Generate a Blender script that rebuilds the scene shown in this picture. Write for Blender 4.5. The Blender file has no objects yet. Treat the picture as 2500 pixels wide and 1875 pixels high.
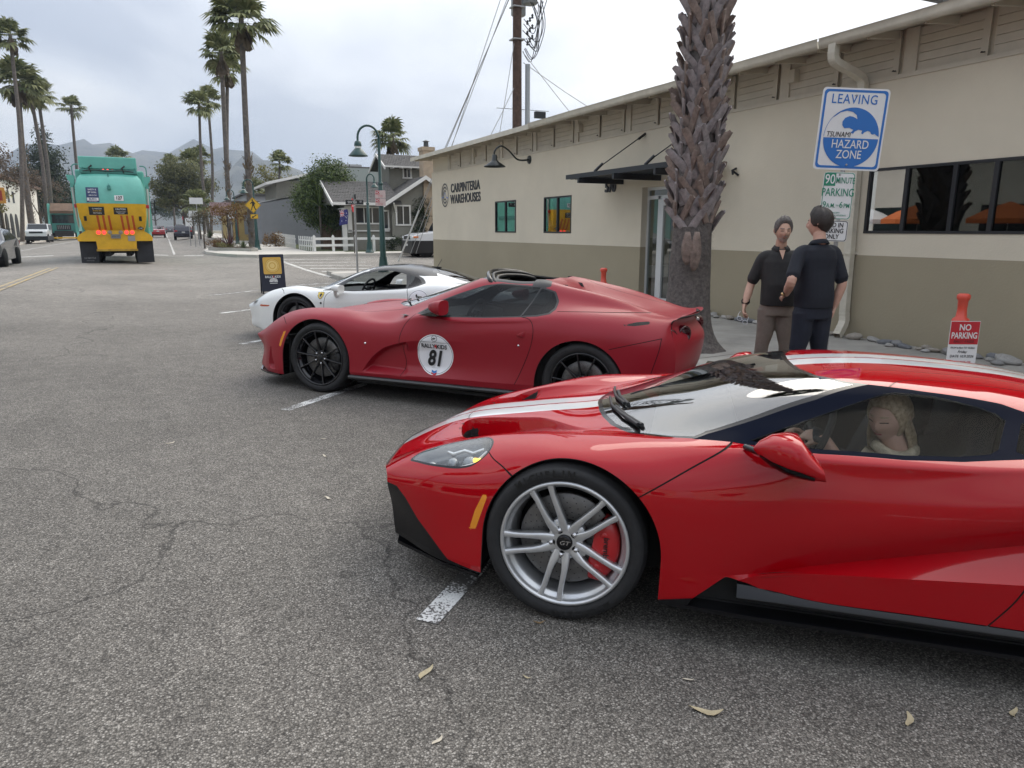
import bpy,bmesh,math,random
import numpy as np
from mathutils import Vector,Matrix
SC=bpy.context.scene
COL=SC.collection
R=math.radians
rnd=random.Random(7)
# ------------------------------------------------------------------ camera
cam_d=bpy.data.cameras.new("Camera")
cam=bpy.data.objects.new("Camera",cam_d);COL.objects.link(cam)
cam_d.sensor_width=36.0;cam_d.lens=25.0
cam_d.clip_start=0.05;cam_d.clip_end=20000
PITCH,YAW,ROLL=R(12.268),R(25.569),R(0.0)
cam.rotation_mode='QUATERNION'
cam.rotation_quaternion=(Matrix.Rotation(-YAW,3,'Z')@Matrix.Rotation(math.pi/2-PITCH,3,'X')@Matrix.Rotation(ROLL,3,'Z')).to_quaternion()
cam.location=(0,0,1.6)
SC.camera=cam
# ------------------------------------------------------------------ sky and sun
SUN_AZ,SUN_EL=R(62),R(42)
world=bpy.data.worlds.new("World");SC.world=world;world.use_nodes=True
SKY_Z=1.12
def build_world():
 nt=world.node_tree;nt.nodes.clear();N=nt.nodes.new;L=nt.links.new
 out=N('ShaderNodeOutputWorld');bg=N('ShaderNodeBackground');L(bg.outputs[0],out.inputs[0])
 sky=N('ShaderNodeTexSky');sky.sky_type='NISHITA';sky.sun_disc=False
 sky.sun_elevation=SUN_EL;sky.sun_rotation=SUN_AZ;sky.air_density=1.0;sky.dust_density=2.0
 tc=N('ShaderNodeTexCoord')
 # flatten the dome into a cloud deck: direction / (z + c)
 sep=N('ShaderNodeSeparateXYZ');L(tc.outputs['Generated'],sep.inputs[0])
 za=N('ShaderNodeMath');za.operation='MAXIMUM';za.inputs[1].default_value=0.0;L(sep.outputs[2],za.inputs[0])
 zb=N('ShaderNodeMath');zb.operation='ADD';zb.inputs[1].default_value=0.16;L(za.outputs[0],zb.inputs[0])
 dx=N('ShaderNodeMath');dx.operation='DIVIDE';L(sep.outputs[0],dx.inputs[0]);L(zb.outputs[0],dx.inputs[1])
 dy=N('ShaderNodeMath');dy.operation='DIVIDE';L(sep.outputs[1],dy.inputs[0]);L(zb.outputs[0],dy.inputs[1])
 cm=N('ShaderNodeCombineXYZ');L(dx.outputs[0],cm.inputs[0]);L(dy.outputs[0],cm.inputs[1])
 mp=N('ShaderNodeMapping');mp.inputs['Location'].default_value=(3.1,1.7,0);mp.inputs['Rotation'].default_value=(0,0,R(35));mp.inputs['Scale'].default_value=(0.75,0.45,1)
 L(cm.outputs[0],mp.inputs[0])
 n1=N('ShaderNodeTexNoise');n1.inputs['Scale'].default_value=1.0;n1.inputs['Detail'].default_value=7;n1.inputs['Roughness'].default_value=.5;n1.inputs['Distortion'].default_value=.3
 L(mp.outputs[0],n1.inputs['Vector'])
 cr=N('ShaderNodeValToRGB');e=cr.color_ramp.elements
 e[0].position=.40;e[0].color=(.44,.49,.585,1);e[1].position=.64;e[1].color=(.97,.97,.96,1)
 m=cr.color_ramp.elements.new(.52);m.color=(.68,.72,.785,1)
 L(n1.outputs['Fac'],cr.inputs[0])
 # the veiled sun behind the clouds
 sd=N('ShaderNodeVectorMath');sd.operation='DOT_PRODUCT'
 sd.inputs[1].default_value=(math.sin(SUN_AZ)*math.cos(SUN_EL),math.cos(SUN_AZ)*math.cos(SUN_EL),math.sin(SUN_EL))
 L(tc.outputs['Generated'],sd.inputs[0])
 gl=N('ShaderNodeMapRange');gl.inputs['From Min'].default_value=.2;gl.inputs['From Max'].default_value=1.0
 gl.inputs['To Min'].default_value=0;gl.inputs['To Max'].default_value=1;gl.interpolation_type='SMOOTHERSTEP'
 L(sd.outputs['Value'],gl.inputs[0])
 gm=N('ShaderNodeMixRGB');gm.blend_type='ADD';gm.inputs[2].default_value=(.42,.39,.34,1)
 L(gl.outputs[0],gm.inputs[0]);L(cr.outputs[0],gm.inputs[1])
 # overcast luminance: the zenith shines up to three times as bright as the horizon
 ov=N('ShaderNodeMath');ov.operation='MULTIPLY_ADD';ov.inputs[1].default_value=1.0*SKY_Z;ov.inputs[2].default_value=.5*SKY_Z;L(za.outputs[0],ov.inputs[0])
 os_=N('ShaderNodeVectorMath');os_.operation='SCALE';L(gm.outputs[0],os_.inputs[0]);L(ov.outputs[0],os_.inputs['Scale'])
 sk=N('ShaderNodeVectorMath');sk.operation='SCALE';sk.inputs['Scale'].default_value=.10;L(sky.outputs[0],sk.inputs[0])
 mx=N('ShaderNodeMixRGB');mx.inputs[0].default_value=.88
 L(sk.outputs[0],mx.inputs[1]);L(os_.outputs[0],mx.inputs[2]);L(mx.outputs[0],bg.inputs[0])
 bg.inputs[1].default_value=1.0
build_world()
sun_d=bpy.data.lights.new("Sun",'SUN');sun=bpy.data.objects.new("Sun",sun_d);COL.objects.link(sun)
sun_d.energy=1.3;sun_d.angle=R(50);sun_d.color=(1.0,.92,.80)
_sd=Vector((math.sin(SUN_AZ)*math.cos(SUN_EL),math.cos(SUN_AZ)*math.cos(SUN_EL),math.sin(SUN_EL)))
sun.rotation_mode='QUATERNION';sun.rotation_quaternion=_sd.to_track_quat('Z','Y')
SC.view_settings.view_transform='Standard';SC.view_settings.look='None'
SC.view_settings.exposure=0.6;SC.view_settings.gamma=1.0;SC.view_settings.use_curve_mapping=False
try:
 SC.cycles.use_denoising=True
 SC.cycles.max_bounces=8;SC.cycles.transparent_max_bounces=16;SC.cycles.glossy_bounces=4;SC.cycles.diffuse_bounces=3
 SC.cycles.caustics_reflective=False;SC.cycles.caustics_refractive=False
except Exception:pass
# ------------------------------------------------------------------ helpers: naming and linking
def tag(o,label=None,cat=None,group=None,kind=None):
 if label:o['label']=label
 if cat:o['category']=cat
 if group:o['group']=group
 if kind:o['kind']=kind
 return o
def empty(name,loc=(0,0,0),rz=0,parent=None):
 o=bpy.data.objects.new(name,None);COL.objects.link(o);o.location=loc;o.rotation_euler=(0,0,rz)
 o.empty_display_size=.1
 if parent:o.parent=parent
 return o
def link(name,me,mat=None,parent=None,loc=None,rot=None,kind=None):
 o=bpy.data.objects.new(name,me);COL.objects.link(o)
 if mat is not None and me is not None and len(me.materials)==0:
  for m in(mat if isinstance(mat,(list,tuple))else[mat]):me.materials.append(m)
 if parent:o.parent=parent
 if loc is not None:o.location=loc
 if rot is not None:o.rotation_euler=rot
 if kind:o['kind']=kind
 return o
def copy_tree(o,parent=None,mats=None):
 c=o.copy();COL.objects.link(c);c.parent=parent
 for ch in list(o.children):copy_tree(ch,c)
 return c
class MB:
 """collects simple shapes into one mesh"""
 def __init__(s):s.v=[];s.f=[];s.m=[];s.sm=[]
 def add(s,vs,fs,mi=0,smooth=False):
  b=len(s.v);s.v+=[tuple(v)for v in vs]
  for f in fs:s.f.append(tuple(i+b for i in f));s.m.append(mi);s.sm.append(smooth)
  return s
 def box(s,x0,x1,y0,y1,z0,z1,mi=0,mtx=None):
  vs=[(x,y,z)for z in(z0,z1)for y in(y0,y1)for x in(x0,x1)]
  if mtx is not None:vs=[mtx@Vector(v)for v in vs]
  return s.add(vs,[(0,2,3,1),(4,5,7,6),(0,1,5,4),(2,6,7,3),(0,4,6,2),(1,3,7,5)],mi)
 def cbox(s,c,d,mi=0,mtx=None):
  return s.box(c[0]-d[0]/2,c[0]+d[0]/2,c[1]-d[1]/2,c[1]+d[1]/2,c[2]-d[2]/2,c[2]+d[2]/2,mi,mtx)
 def tube(s,pts,r,n=10,cap=True,mi=0,smooth=True):
  pts=[Vector(p)for p in pts];k=len(pts)
  rs=r if isinstance(r,(list,tuple))else[r]*k
  vs=[];ref=None
  for i,p in enumerate(pts):
   d=(pts[min(i+1,k-1)]-pts[max(i-1,0)]).normalized()
   if ref is None:
    ref=d.orthogonal().normalized()
   else:
    ref=(ref-d*ref.dot(d));ref=ref.normalized()if ref.length>1e-6 else d.orthogonal().normalized()
   b=d.cross(ref)
   for j in range(n):
    a=2*math.pi*j/n;vs.append(p+(ref*math.cos(a)+b*math.sin(a))*rs[i])
  fs=[(i*n+j,i*n+(j+1)%n,(i+1)*n+(j+1)%n,(i+1)*n+j)for i in range(k-1)for j in range(n)]
  s.add(vs,fs,mi,smooth)
  if cap:s.add(vs[:n],[tuple(range(n))[::-1]],mi);s.add(vs[-n:],[tuple(range(n))],mi)
  return s
 def lathe(s,prof,c=(0,0,0),axis='Z',n=24,mi=0,smooth=True,cap=False):
  vs=[]
  for(r,h)in prof:
   for j in range(n):
    a=2*math.pi*j/n;x,y=r*math.cos(a),r*math.sin(a)
    p=(x,y,h)if axis=='Z' else((h,x,y)if axis=='X' else(y,h,x))
    vs.append((p[0]+c[0],p[1]+c[1],p[2]+c[2]))
  k=len(prof)
  fs=[(i*n+j,i*n+(j+1)%n,(i+1)*n+(j+1)%n,(i+1)*n+j)for i in range(k-1)for j in range(n)]
  s.add(vs,fs,mi,smooth)
  if cap:s.add(vs[:n],[tuple(range(n))[::-1]],mi);s.add(vs[-n:],[tuple(range(n))],mi)
  return s
 def prism(s,poly,a0,a1,plane='XZ',mi=0,mtx=None,smooth=False):
  """polygon (2D) in the plane, extruded along the third axis from a0 to a1"""
  n=len(poly)
  def P(p,a):return{'XZ':(p[0],a,p[1]),'YZ':(a,p[0],p[1]),'XY':(p[0],p[1],a)}[plane]
  vs=[P(p,a0)for p in poly]+[P(p,a1)for p in poly]
  if mtx is not None:vs=[mtx@Vector(v)for v in vs]
  s.add(vs,[(i,(i+1)%n,(i+1)%n+n,i+n)for i in range(n)],mi,smooth)
  s.add(vs[:n],[tuple(range(n))[::-1]],mi);s.add(vs[n:],[tuple(range(n))],mi)
  return s
 def grid(s,rows,mi=0,smooth=True,closed=False):
  k,n=len(rows),len(rows[0]);vs=[p for r in rows for p in r]
  fs=[(i*n+j,i*n+(j+1)%n,(i+1)*n+(j+1)%n,(i+1)*n+j)for i in range(k-1)for j in range(n if closed else n-1)]
  return s.add(vs,fs,mi,smooth)
 def mesh(s,name='m',fix=True):
  me=bpy.data.meshes.new(name);me.from_pydata(s.v,[],s.f)
  me.polygons.foreach_set('material_index',s.m);me.polygons.foreach_set('use_smooth',s.sm)
  if fix:
   bm=bmesh.new();bm.from_mesh(me);bmesh.ops.recalc_face_normals(bm,faces=bm.faces);bm.to_mesh(me);bm.free()
  me.update();return me
 def build(s,name,mat,parent=None,loc=None,rot=None,kind=None,fix=True,bevel=0):
  o=link(name,s.mesh(name,fix),mat,parent,loc,rot,kind)
  if bevel:
   md=o.modifiers.new('Bevel','BEVEL');md.width=bevel;md.segments=2;md.limit_method='ANGLE'
  return o
def weld_smooth(o,ang=40):
 me=o.data;bm=bmesh.new();bm.from_mesh(me);bmesh.ops.remove_doubles(bm,verts=bm.verts,dist=1e-4);bm.to_mesh(me);bm.free()
 me.polygons.foreach_set('use_smooth',[True]*len(me.polygons))
 try:me.set_sharp_from_angle(angle=R(ang))
 except Exception:pass
 return o
def text(body,size,mat,parent=None,loc=(0,0,0),rot=(math.pi/2,0,0),name='lettering',sx=1.0,bold=0.0,shear=0.0,align='CENTER',ext=.0006,space=1.0):
 cu=bpy.data.curves.new(name,'FONT');cu.body=body;cu.size=size;cu.align_x=align;cu.align_y='CENTER'
 cu.extrude=ext;cu.offset=bold*size;cu.shear=shear;cu.space_character=space;cu.resolution_u=4
 cu.materials.append(mat)
 o=bpy.data.objects.new(name,cu);COL.objects.link(o);o.location=loc;o.rotation_euler=rot;o.scale=(sx,1,1)
 if parent:o.parent=parent
 return o
def cr_pts(P,n=8,closed=False):
 """Catmull-Rom through points"""
 P=[Vector(p)for p in P];k=len(P);out=[]
 rng=range(k if closed else k-1)
 for i in rng:
  g=(lambda j:P[j%k])if closed else(lambda j:P[max(0,min(k-1,j))])
  p0,p1,p2,p3=g(i-1),g(i),g(i+1),g(i+2)
  for t in range(n):
   t/=n
   out.append(.5*((2*p1)+(p2-p0)*t+(2*p0-5*p1+4*p2-p3)*t*t+(3*p1-p0-3*p2+p3)*t**3))
 if not closed:out.append(P[-1])
 return out
 # ------------------------------------------------------------------ helpers: materials
MATS={}
def mat(name,col,rough=.6,metal=0.,coat=0.,coat_rough=.03,spec=.5,var=0.,vscale=8.,bump=0.,bscale=60.,emit=None,estr=0.,detail=6.,trans=0.,ior=1.45,alpha=1.,var2=None,flake=0.):
 """procedural principled material: base colour with noise variation and fine relief"""
 if name in MATS:return MATS[name]
 m=bpy.data.materials.new(name);m.use_nodes=True;nt=m.node_tree;b=nt.nodes['Principled BSDF']
 N=nt.nodes.new;L=nt.links.new
 b.inputs['Base Color'].default_value=(*col,1);b.inputs['Roughness'].default_value=rough;b.inputs['Metallic'].default_value=metal
 b.inputs['Coat Weight'].default_value=coat;b.inputs['Coat Roughness'].default_value=coat_rough
 b.inputs['Specular IOR Level'].default_value=spec;b.inputs['Transmission Weight'].default_value=trans;b.inputs['IOR'].default_value=ior
 b.inputs['Alpha'].default_value=alpha
 if emit:b.inputs['Emission Color'].default_value=(*emit,1);b.inputs['Emission Strength'].default_value=estr
 if var or bump:
  tc=N('ShaderNodeTexCoord')
 if var:
  n=N('ShaderNodeTexNoise');n.inputs['Scale'].default_value=vscale;n.inputs['Detail'].default_value=detail;n.inputs['Roughness'].default_value=.65
  L(tc.outputs['Object'],n.inputs['Vector'])
  r=N('ShaderNodeValToRGB');c2=var2 if var2 else tuple(min(1,c*(1+var))for c in col)
  r.color_ramp.elements[0].position=.3;r.color_ramp.elements[1].position=.7
  r.color_ramp.elements[0].color=(*[c*(1-var)for c in col],1);r.color_ramp.elements[1].color=(*c2,1)
  L(n.outputs['Fac'],r.inputs[0]);L(r.outputs[0],b.inputs['Base Color'])
 if bump:
  n2=N('ShaderNodeTexNoise');n2.inputs['Scale'].default_value=bscale;n2.inputs['Detail'].default_value=5
  L(tc.outputs['Object'],n2.inputs['Vector'])
  bp=N('ShaderNodeBump');bp.inputs['Strength'].default_value=min(1,bump);bp.inputs['Distance'].default_value=.01
  L(n2.outputs['Fac'],bp.inputs['Height']);L(bp.outputs[0],b.inputs['Normal'])
 MATS[name]=m;return m
def thin_glass(name,tint=(.5,.55,.55),refl=1.0,rough=.01,base=.05,graz=.85):
 """one-sheet window glass: tinted see-through plus a mirror reflection that grows at grazing angles"""
 if name in MATS:return MATS[name]
 m=bpy.data.materials.new(name);m.use_nodes=True;nt=m.node_tree;nt.nodes.clear();N=nt.nodes.new;L=nt.links.new
 out=N('ShaderNodeOutputMaterial');mx=N('ShaderNodeMixShader');tr=N('ShaderNodeBsdfTransparent');gl=N('ShaderNodeBsdfGlossy')
 tr.inputs[0].default_value=(*tint,1);gl.inputs['Color'].default_value=(refl,refl,refl,1);gl.inputs['Roughness'].default_value=rough
 lw=N('ShaderNodeLayerWeight');lw.inputs[0].default_value=.5
 p5=N('ShaderNodeMath');p5.operation='POWER';p5.inputs[1].default_value=4.0;L(lw.outputs['Facing'],p5.inputs[0])
 sc=N('ShaderNodeMath');sc.operation='MULTIPLY_ADD';sc.inputs[1].default_value=graz;sc.inputs[2].default_value=base;L(p5.outputs[0],sc.inputs[0])
 L(sc.outputs[0],mx.inputs[0]);L(tr.outputs[0],mx.inputs[1]);L(gl.outputs[0],mx.inputs[2]);L(mx.outputs[0],out.inputs[0])
 MATS[name]=m;return m
 # ------------------------------------------------------------------ ground: height field of the street
CURB,CROWN,LCURB,WALL=5.1,-3.5,-12.6,8.95
_YK=[(-60,0),(12,0),(24,.25),(40,.30),(62,.55),(110,.9),(250,1.2),(6000,1.3)]
def zy(Y):return float(np.interp(Y,[a for a,b in _YK],[b for a,b in _YK]))
_YL=[(-60,0),(12,0),(34,.085),(90,.34),(130,.5),(250,.8),(6000,1.0)]
def rise(X,Y):
 w=min(1,max(0,(9-X)/9));t=min(1,max(0,(Y-28)/14));t=t*t*(3-2*t);l=min(1,max(0,(4-X)/3));l=l*l*(3-2*l)
 return zy(Y)*(w+(1-w)*t)*(1-l)+float(np.interp(Y,[a for a,b in _YL],[b for a,b in _YL]))*l
def G(X,Y):
 g=(.188+.04*(max(X,LCURB)+3.5))if X<CROWN else-.04*(min(X,CURB)-1.2)
 return g+rise(X,Y)
def GW(X,Y):return-.156+.15+.02*max(0,min(X-CURB,4))+rise(X,Y)
def asphalt(name,c_lo,c_mid,c_hi,scale=105.,patch=.18,crack=True,far=1.5):
 m=bpy.data.materials.new(name);m.use_nodes=True;nt=m.node_tree;b=nt.nodes['Principled BSDF'];N=nt.nodes.new;L=nt.links.new
 tc=N('ShaderNodeTexCoord');P=tc.outputs['Object']
 v=N('ShaderNodeTexVoronoi');v.inputs['Scale'].default_value=scale;v.inputs['Randomness'].default_value=1;L(P,v.inputs['Vector'])
 cr=N('ShaderNodeValToRGB');el=cr.color_ramp.elements;el[0].position=.05;el[0].color=(*c_lo,1);el[1].position=.97;el[1].color=(*c_hi,1)
 e=el.new(.5);e.color=(*c_mid,1);e2=el.new(.8);e2.color=tuple(a*1.25 for a in c_mid)+(1,)
 sx=N('ShaderNodeSeparateXYZ');L(v.outputs['Color'],sx.inputs[0]);L(sx.outputs[0],cr.inputs[0])
 # dark binder between the chips
 d=N('ShaderNodeMapRange');d.inputs['From Min'].default_value=.30;d.inputs['From Max'].default_value=.75;d.inputs['To Min'].default_value=1.0;d.inputs['To Max'].default_value=.40
 L(v.outputs['Distance'],d.inputs[0])
 mx=N('ShaderNodeMixRGB');mx.blend_type='MULTIPLY';mx.inputs[0].default_value=1;L(cr.outputs[0],mx.inputs[1])
 cb=N('ShaderNodeCombineXYZ');[L(d.outputs[0],cb.inputs[i])for i in range(3)];L(cb.outputs[0],mx.inputs[2])
 # broad wear: lanes, stains, patches
 n1=N('ShaderNodeTexNoise');n1.inputs['Scale'].default_value=.35;n1.inputs['Detail'].default_value=8;n1.inputs['Roughness'].default_value=.62;L(P,n1.inputs['Vector'])
 r1=N('ShaderNodeMapRange');r1.inputs['From Min'].default_value=.3;r1.inputs['From Max'].default_value=.7;r1.inputs['To Min'].default_value=1-patch;r1.inputs['To Max'].default_value=1+patch;L(n1.outputs['Fac'],r1.inputs[0])
 n2=N('ShaderNodeTexNoise');n2.inputs['Scale'].default_value=6;n2.inputs['Detail'].default_value=6;L(P,n2.inputs['Vector'])
 r2=N('ShaderNodeMapRange');r2.inputs['From Min'].default_value=.3;r2.inputs['From Max'].default_value=.72;r2.inputs['To Min'].default_value=.86;r2.inputs['To Max'].default_value=1.12;L(n2.outputs['Fac'],r2.inputs[0])
 pr=N('ShaderNodeMath');pr.operation='MULTIPLY';L(r1.outputs[0],pr.inputs[0]);L(r2.outputs[0],pr.inputs[1])
 # older, paler surface from the crossing onwards, with a ragged border
 sp=N('ShaderNodeSeparateXYZ');L(P,sp.inputs[0]);n3=N('ShaderNodeTexNoise');n3.inputs['Scale'].default_value=.25;n3.inputs['Detail'].default_value=6;L(P,n3.inputs['Vector'])
 yy=N('ShaderNodeMath');yy.operation='MULTIPLY_ADD';yy.inputs[1].default_value=14;L(n3.outputs['Fac'],yy.inputs[0]);L(sp.outputs[1],yy.inputs[2])
 fr=N('ShaderNodeMapRange');fr.interpolation_type='SMOOTHSTEP';fr.inputs['From Min'].default_value=15;fr.inputs['From Max'].default_value=31;fr.inputs['To Min'].default_value=1;fr.inputs['To Max'].default_value=far;L(yy.outputs[0],fr.inputs[0])
 pf=N('ShaderNodeMath');pf.operation='MULTIPLY';L(pr.outputs[0],pf.inputs[0]);L(fr.outputs[0],pf.inputs[1]);last=pf.outputs[0]
 if crack:
  mpn=N('ShaderNodeTexNoise');mpn.inputs['Scale'].default_value=.9;mpn.inputs['Detail'].default_value=5;L(P,mpn.inputs['Vector'])
  ad=N('ShaderNodeVectorMath');ad.operation='MULTIPLY_ADD';ad.inputs[1].default_value=(1.6,1.6,0);L(mpn.outputs['Color'],ad.inputs[0]);L(P,ad.inputs[2])
  vc=N('ShaderNodeTexVoronoi');vc.feature='DISTANCE_TO_EDGE';vc.inputs['Scale'].default_value=.16;L(ad.outputs[0],vc.inputs['Vector'])
  rc=N('ShaderNodeMapRange');rc.inputs['From Min'].default_value=.0006;rc.inputs['From Max'].default_value=.0022;rc.inputs['To Min'].default_value=.55;rc.inputs['To Max'].default_value=1;L(vc.outputs['Distance'],rc.inputs[0])
  p2=N('ShaderNodeMath');p2.operation='MULTIPLY';L(last,p2.inputs[0]);L(rc.outputs[0],p2.inputs[1]);last=p2.outputs[0]
 cb2=N('ShaderNodeCombineXYZ');[L(last,cb2.inputs[i])for i in range(3)]
 m2=N('ShaderNodeMixRGB');m2.blend_type='MULTIPLY';m2.inputs[0].default_value=1;L(mx.outputs[0],m2.inputs[1]);L(cb2.outputs[0],m2.inputs[2])
 L(m2.outputs[0],b.inputs['Base Color']);b.inputs['Roughness'].default_value=.82;b.inputs['Specular IOR Level'].default_value=.35
 inv=N('ShaderNodeMath');inv.operation='SUBTRACT';inv.inputs[0].default_value=1;L(v.outputs['Distance'],inv.inputs[1])
 bp=N('ShaderNodeBump');bp.inputs['Strength'].default_value=.6;bp.inputs['Distance'].default_value=.004;L(inv.outputs[0],bp.inputs['Height']);L(bp.outputs[0],b.inputs['Normal'])
 MATS[name]=m;return m
M_asphalt=asphalt('chip-seal asphalt',(.085,.078,.069),(.180,.166,.147),(.38,.355,.32),150.,far=1.6)
M_asphalt_far=M_asphalt
def paint_mat(name,col,wear=.5,c_under=(.10,.095,.09)):
 m=bpy.data.materials.new(name);m.use_nodes=True;nt=m.node_tree;b=nt.nodes['Principled BSDF'];N=nt.nodes.new;L=nt.links.new
 tc=N('ShaderNodeTexCoord');v=N('ShaderNodeTexNoise');v.inputs['Scale'].default_value=85;v.inputs['Detail'].default_value=3;L(tc.outputs['Object'],v.inputs['Vector'])
 n=N('ShaderNodeTexNoise');n.inputs['Scale'].default_value=5;n.inputs['Detail'].default_value=6;L(tc.outputs['Object'],n.inputs['Vector'])
 a=N('ShaderNodeMath');a.operation='ADD';L(v.outputs['Fac'],a.inputs[0]);L(n.outputs['Fac'],a.inputs[1])
 r=N('ShaderNodeMapRange');r.inputs['From Min'].default_value=.62+wear*.5;r.inputs['From Max'].default_value=.74+wear*.5;L(a.outputs[0],r.inputs[0])
 mx=N('ShaderNodeMixRGB');mx.inputs[1].default_value=(*col,1);mx.inputs[2].default_value=(*c_under,1);L(r.outputs[0],mx.inputs[0]);L(mx.outputs[0],b.inputs['Base Color'])
 b.inputs['Roughness'].default_value=.7;MATS[name]=m;return m
M_line=paint_mat('worn white road paint',(.66,.66,.64),.62);M_line2=paint_mat('white crosswalk paint',(.66,.65,.61),.62,(.26,.25,.23));M_yellow=paint_mat('yellow road paint',(.50,.33,.07),.55,(.26,.24,.2))
M_conc=mat('pavement concrete',(.33,.315,.285),.85,var=.22,vscale=1.6,bump=.25,bscale=90)
M_conc_pale=mat('pale pavement concrete',(.50,.47,.42),.85,var=.12,vscale=.9,bump=.2,bscale=60)
M_curb=mat('curb concrete',(.36,.345,.31),.85,var=.2,vscale=3,bump=.3,bscale=60)
def sheet(name,xs,ys,zf,m,parent=None,kind=None):
 b=MB();b.grid([[(x,y,zf(x,y))for x in xs]for y in ys],smooth=True);o=b.build(name,m,parent,kind=kind,fix=False);return o
def frange(a,b,n):return[a+(b-a)*i/(n-1)for i in range(n)]
def build_ground():
 ys=frange(-25,20,46)+frange(21,60,40)+frange(62,130,35)+frange(140,420,29)
 xs=[LCURB]+frange(-12,CURB,36)
 road=sheet('road',xs,[y for y in ys if y<=21],G,M_asphalt,kind='structure')
 road2=sheet('intersection_road',xs,[y for y in ys if y>=21],G,M_asphalt_far,kind='structure')
 side=sheet('side_road',frange(CURB,60,40),frange(26.3,40.3,12),G,M_asphalt_far,kind='structure')
 # the land around, one sheet reaching far past the hills' foot
 def land(x,y):
  r=zy(max(0,y))-.9;d=math.hypot(x,y)
  return r-.001*max(0,d-300)*0
 sheet('ground',frange(-2600,2600,60),frange(-400,4200,70),land,mat('dry ground',(.16,.14,.09),.95,var=.3,vscale=.02),kind='structure')
 # stall lines, at 45 degrees to the curb, tips in one row
 for i,y in enumerate((-9.63,-5.56,-1.49,2.55,6.45,10.62,14.7,18.7)):
  w=.05;d=Vector((1,1,0)).normalized();n=Vector((-d.y,d.x,0));p=Vector((.83,y,0));rows=[]
  for j in range(13):
   c=p+d*(j*.47);rows.append([(c+n*s*w)[:2]+(0,)if 0 else((c+n*s*w).x,(c+n*s*w).y,G((c+n*s*w).x,(c+n*s*w).y)+.004)for s in(-1,1)])
  b=MB();b.grid(rows);b.build('stall_line',M_line,road,fix=False)
  # double yellow line, lane line, far side line
 def strip(name,x,w,y0,y1,m,par,step=2.0,dz=.004):
  n=max(2,int((y1-y0)/step)+1);b=MB();b.grid([[(x-w/2,y,G(x-w/2,y)+dz),(x+w/2,y,G(x+w/2,y)+dz)]for y in frange(y0,y1,n)]);b.build(name,m,par,fix=False)
 for x in(-3.79,-3.57):strip('centre_line',x,.10,-20,20.9,M_yellow,road);strip('centre_line',x,.10,21.1,30.4,M_yellow,road2)
 strip('lane_line',.42,.12,46.3,98,M_line2,road2);strip('lane_line',.38,.12,108,220,M_line2,road2);strip('lane_line',-8.9,.12,52,140,M_line2,road2)
 # crosswalks: ladder across the side street, bars across the main street
 for i,(y,x0,x1)in enumerate(((29.3,5.55,8.6),(31.3,5.45,8.75),(33.4,5.35,8.6),(35.5,5.3,8.9),(37.8,5.3,8.8))):
  b=MB();b.grid([[(x,y+dy,G(x,y)+.004)for x in frange(x0,x1,6)]for dy in(-.28,.28)]);b.build('crosswalk_bar',M_line2,side,fix=False)
 b=MB();b.grid([[(x,y,G(x,y)+.006)for x in(5.18+(y-25)*-.012-.10,5.18+(y-25)*-.012+.12)]for y in frange(25.6,37.5,10)]);b.build('crosswalk_edge_line',M_line2,road2,fix=False)
 for(x0,x1)in((-12,-10.5),(-9.6,-8.2),(-7.2,-5.4),(-1.0,.1),(.9,1.9)):
  b=MB();b.grid([[(x,y,G(x,y)+.004)for x in frange(x0,x1,4)]for y in(44.4,45.3)]);b.build('crosswalk_bar',M_line2,road2,fix=False)
  # near pavement: slabs and curb stones laid one by one
 walk=empty('pavement',(0,0,0));tag(walk,kind='structure')
 sl=bpy.data.meshes.new('x');
 y=-16.0;k=0
 while y<25.5:
  for(x0,x1)in((CURB+.16,7.1),(7.1,WALL-.02)):
   b=MB();h=.004*rnd.uniform(-1,1);g=.005
   def zt(x,yy):return GW(x,yy)+h
   xa,xb,ya,yb=x0+g,x1-g,y+g,y+1.53-g
   if y>23.5 and x0<6:pass
   b.add([(xa,ya,zt(xa,ya)),(xb,ya,zt(xb,ya)),(xb,yb,zt(xb,yb)),(xa,yb,zt(xa,yb)),(xa,ya,-.5),(xb,ya,-.5),(xb,yb,-.5),(xa,yb,-.5)],[(0,1,2,3),(0,4,5,1),(1,5,6,2),(2,6,7,3),(3,7,4,0)])
   b.build('paving_slab',M_conc,walk,fix=False)
  y+=1.53;k+=1
 y=-16.0
 while y<24.9:
  b=MB();y1=min(y+3.05,25.2);b.add([(CURB+dx,yy,GW(CURB,yy)+dz)for yy in(y+.004,y1-.004)for dx,dz in((0,-.5),(.0,-.02),(.025,0),(.155,.002),(.155,-.5))],[(0,1,6,5),(1,2,7,6),(2,3,8,7),(3,4,9,8),(0,4,3,2,1),(5,6,7,8,9)]);b.build('curb_stone',M_curb,walk,fix=False);y+=3.05
  # rounded corner of the near pavement
 b=MB();pts=[(WALL+8,25.0)]+[(CURB+1.6-1.6*math.sin(a),25.2+1.6*(1-0)-1.6+1.6*math.cos(a)*1.0)for a in frange(0,math.pi/2,9)]
 pts=[(CURB,25.1)]+[(CURB+1.7-1.7*math.cos(a),25.1+1.5*math.sin(a))for a in frange(.12,math.pi/2,9)]+[(WALL+20,26.6),(WALL+20,25.0)]
 top=[(x,yy,GW(min(x,8),yy)-.0)for x,yy in pts];n=len(top)
 b.add(top,[tuple(range(n))[::-1]]);b.add(top+[(x,yy,z-.5)for x,yy,z in top],[(i,(i+1)%n,(i+1)%n+n,i+n)for i in range(n)]);b.build('corner_pavement',M_conc_pale,walk)
 # far block: pavement with its curb along both streets
 far=empty('far_pavement',(0,0,0));tag(far,kind='structure')
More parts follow.
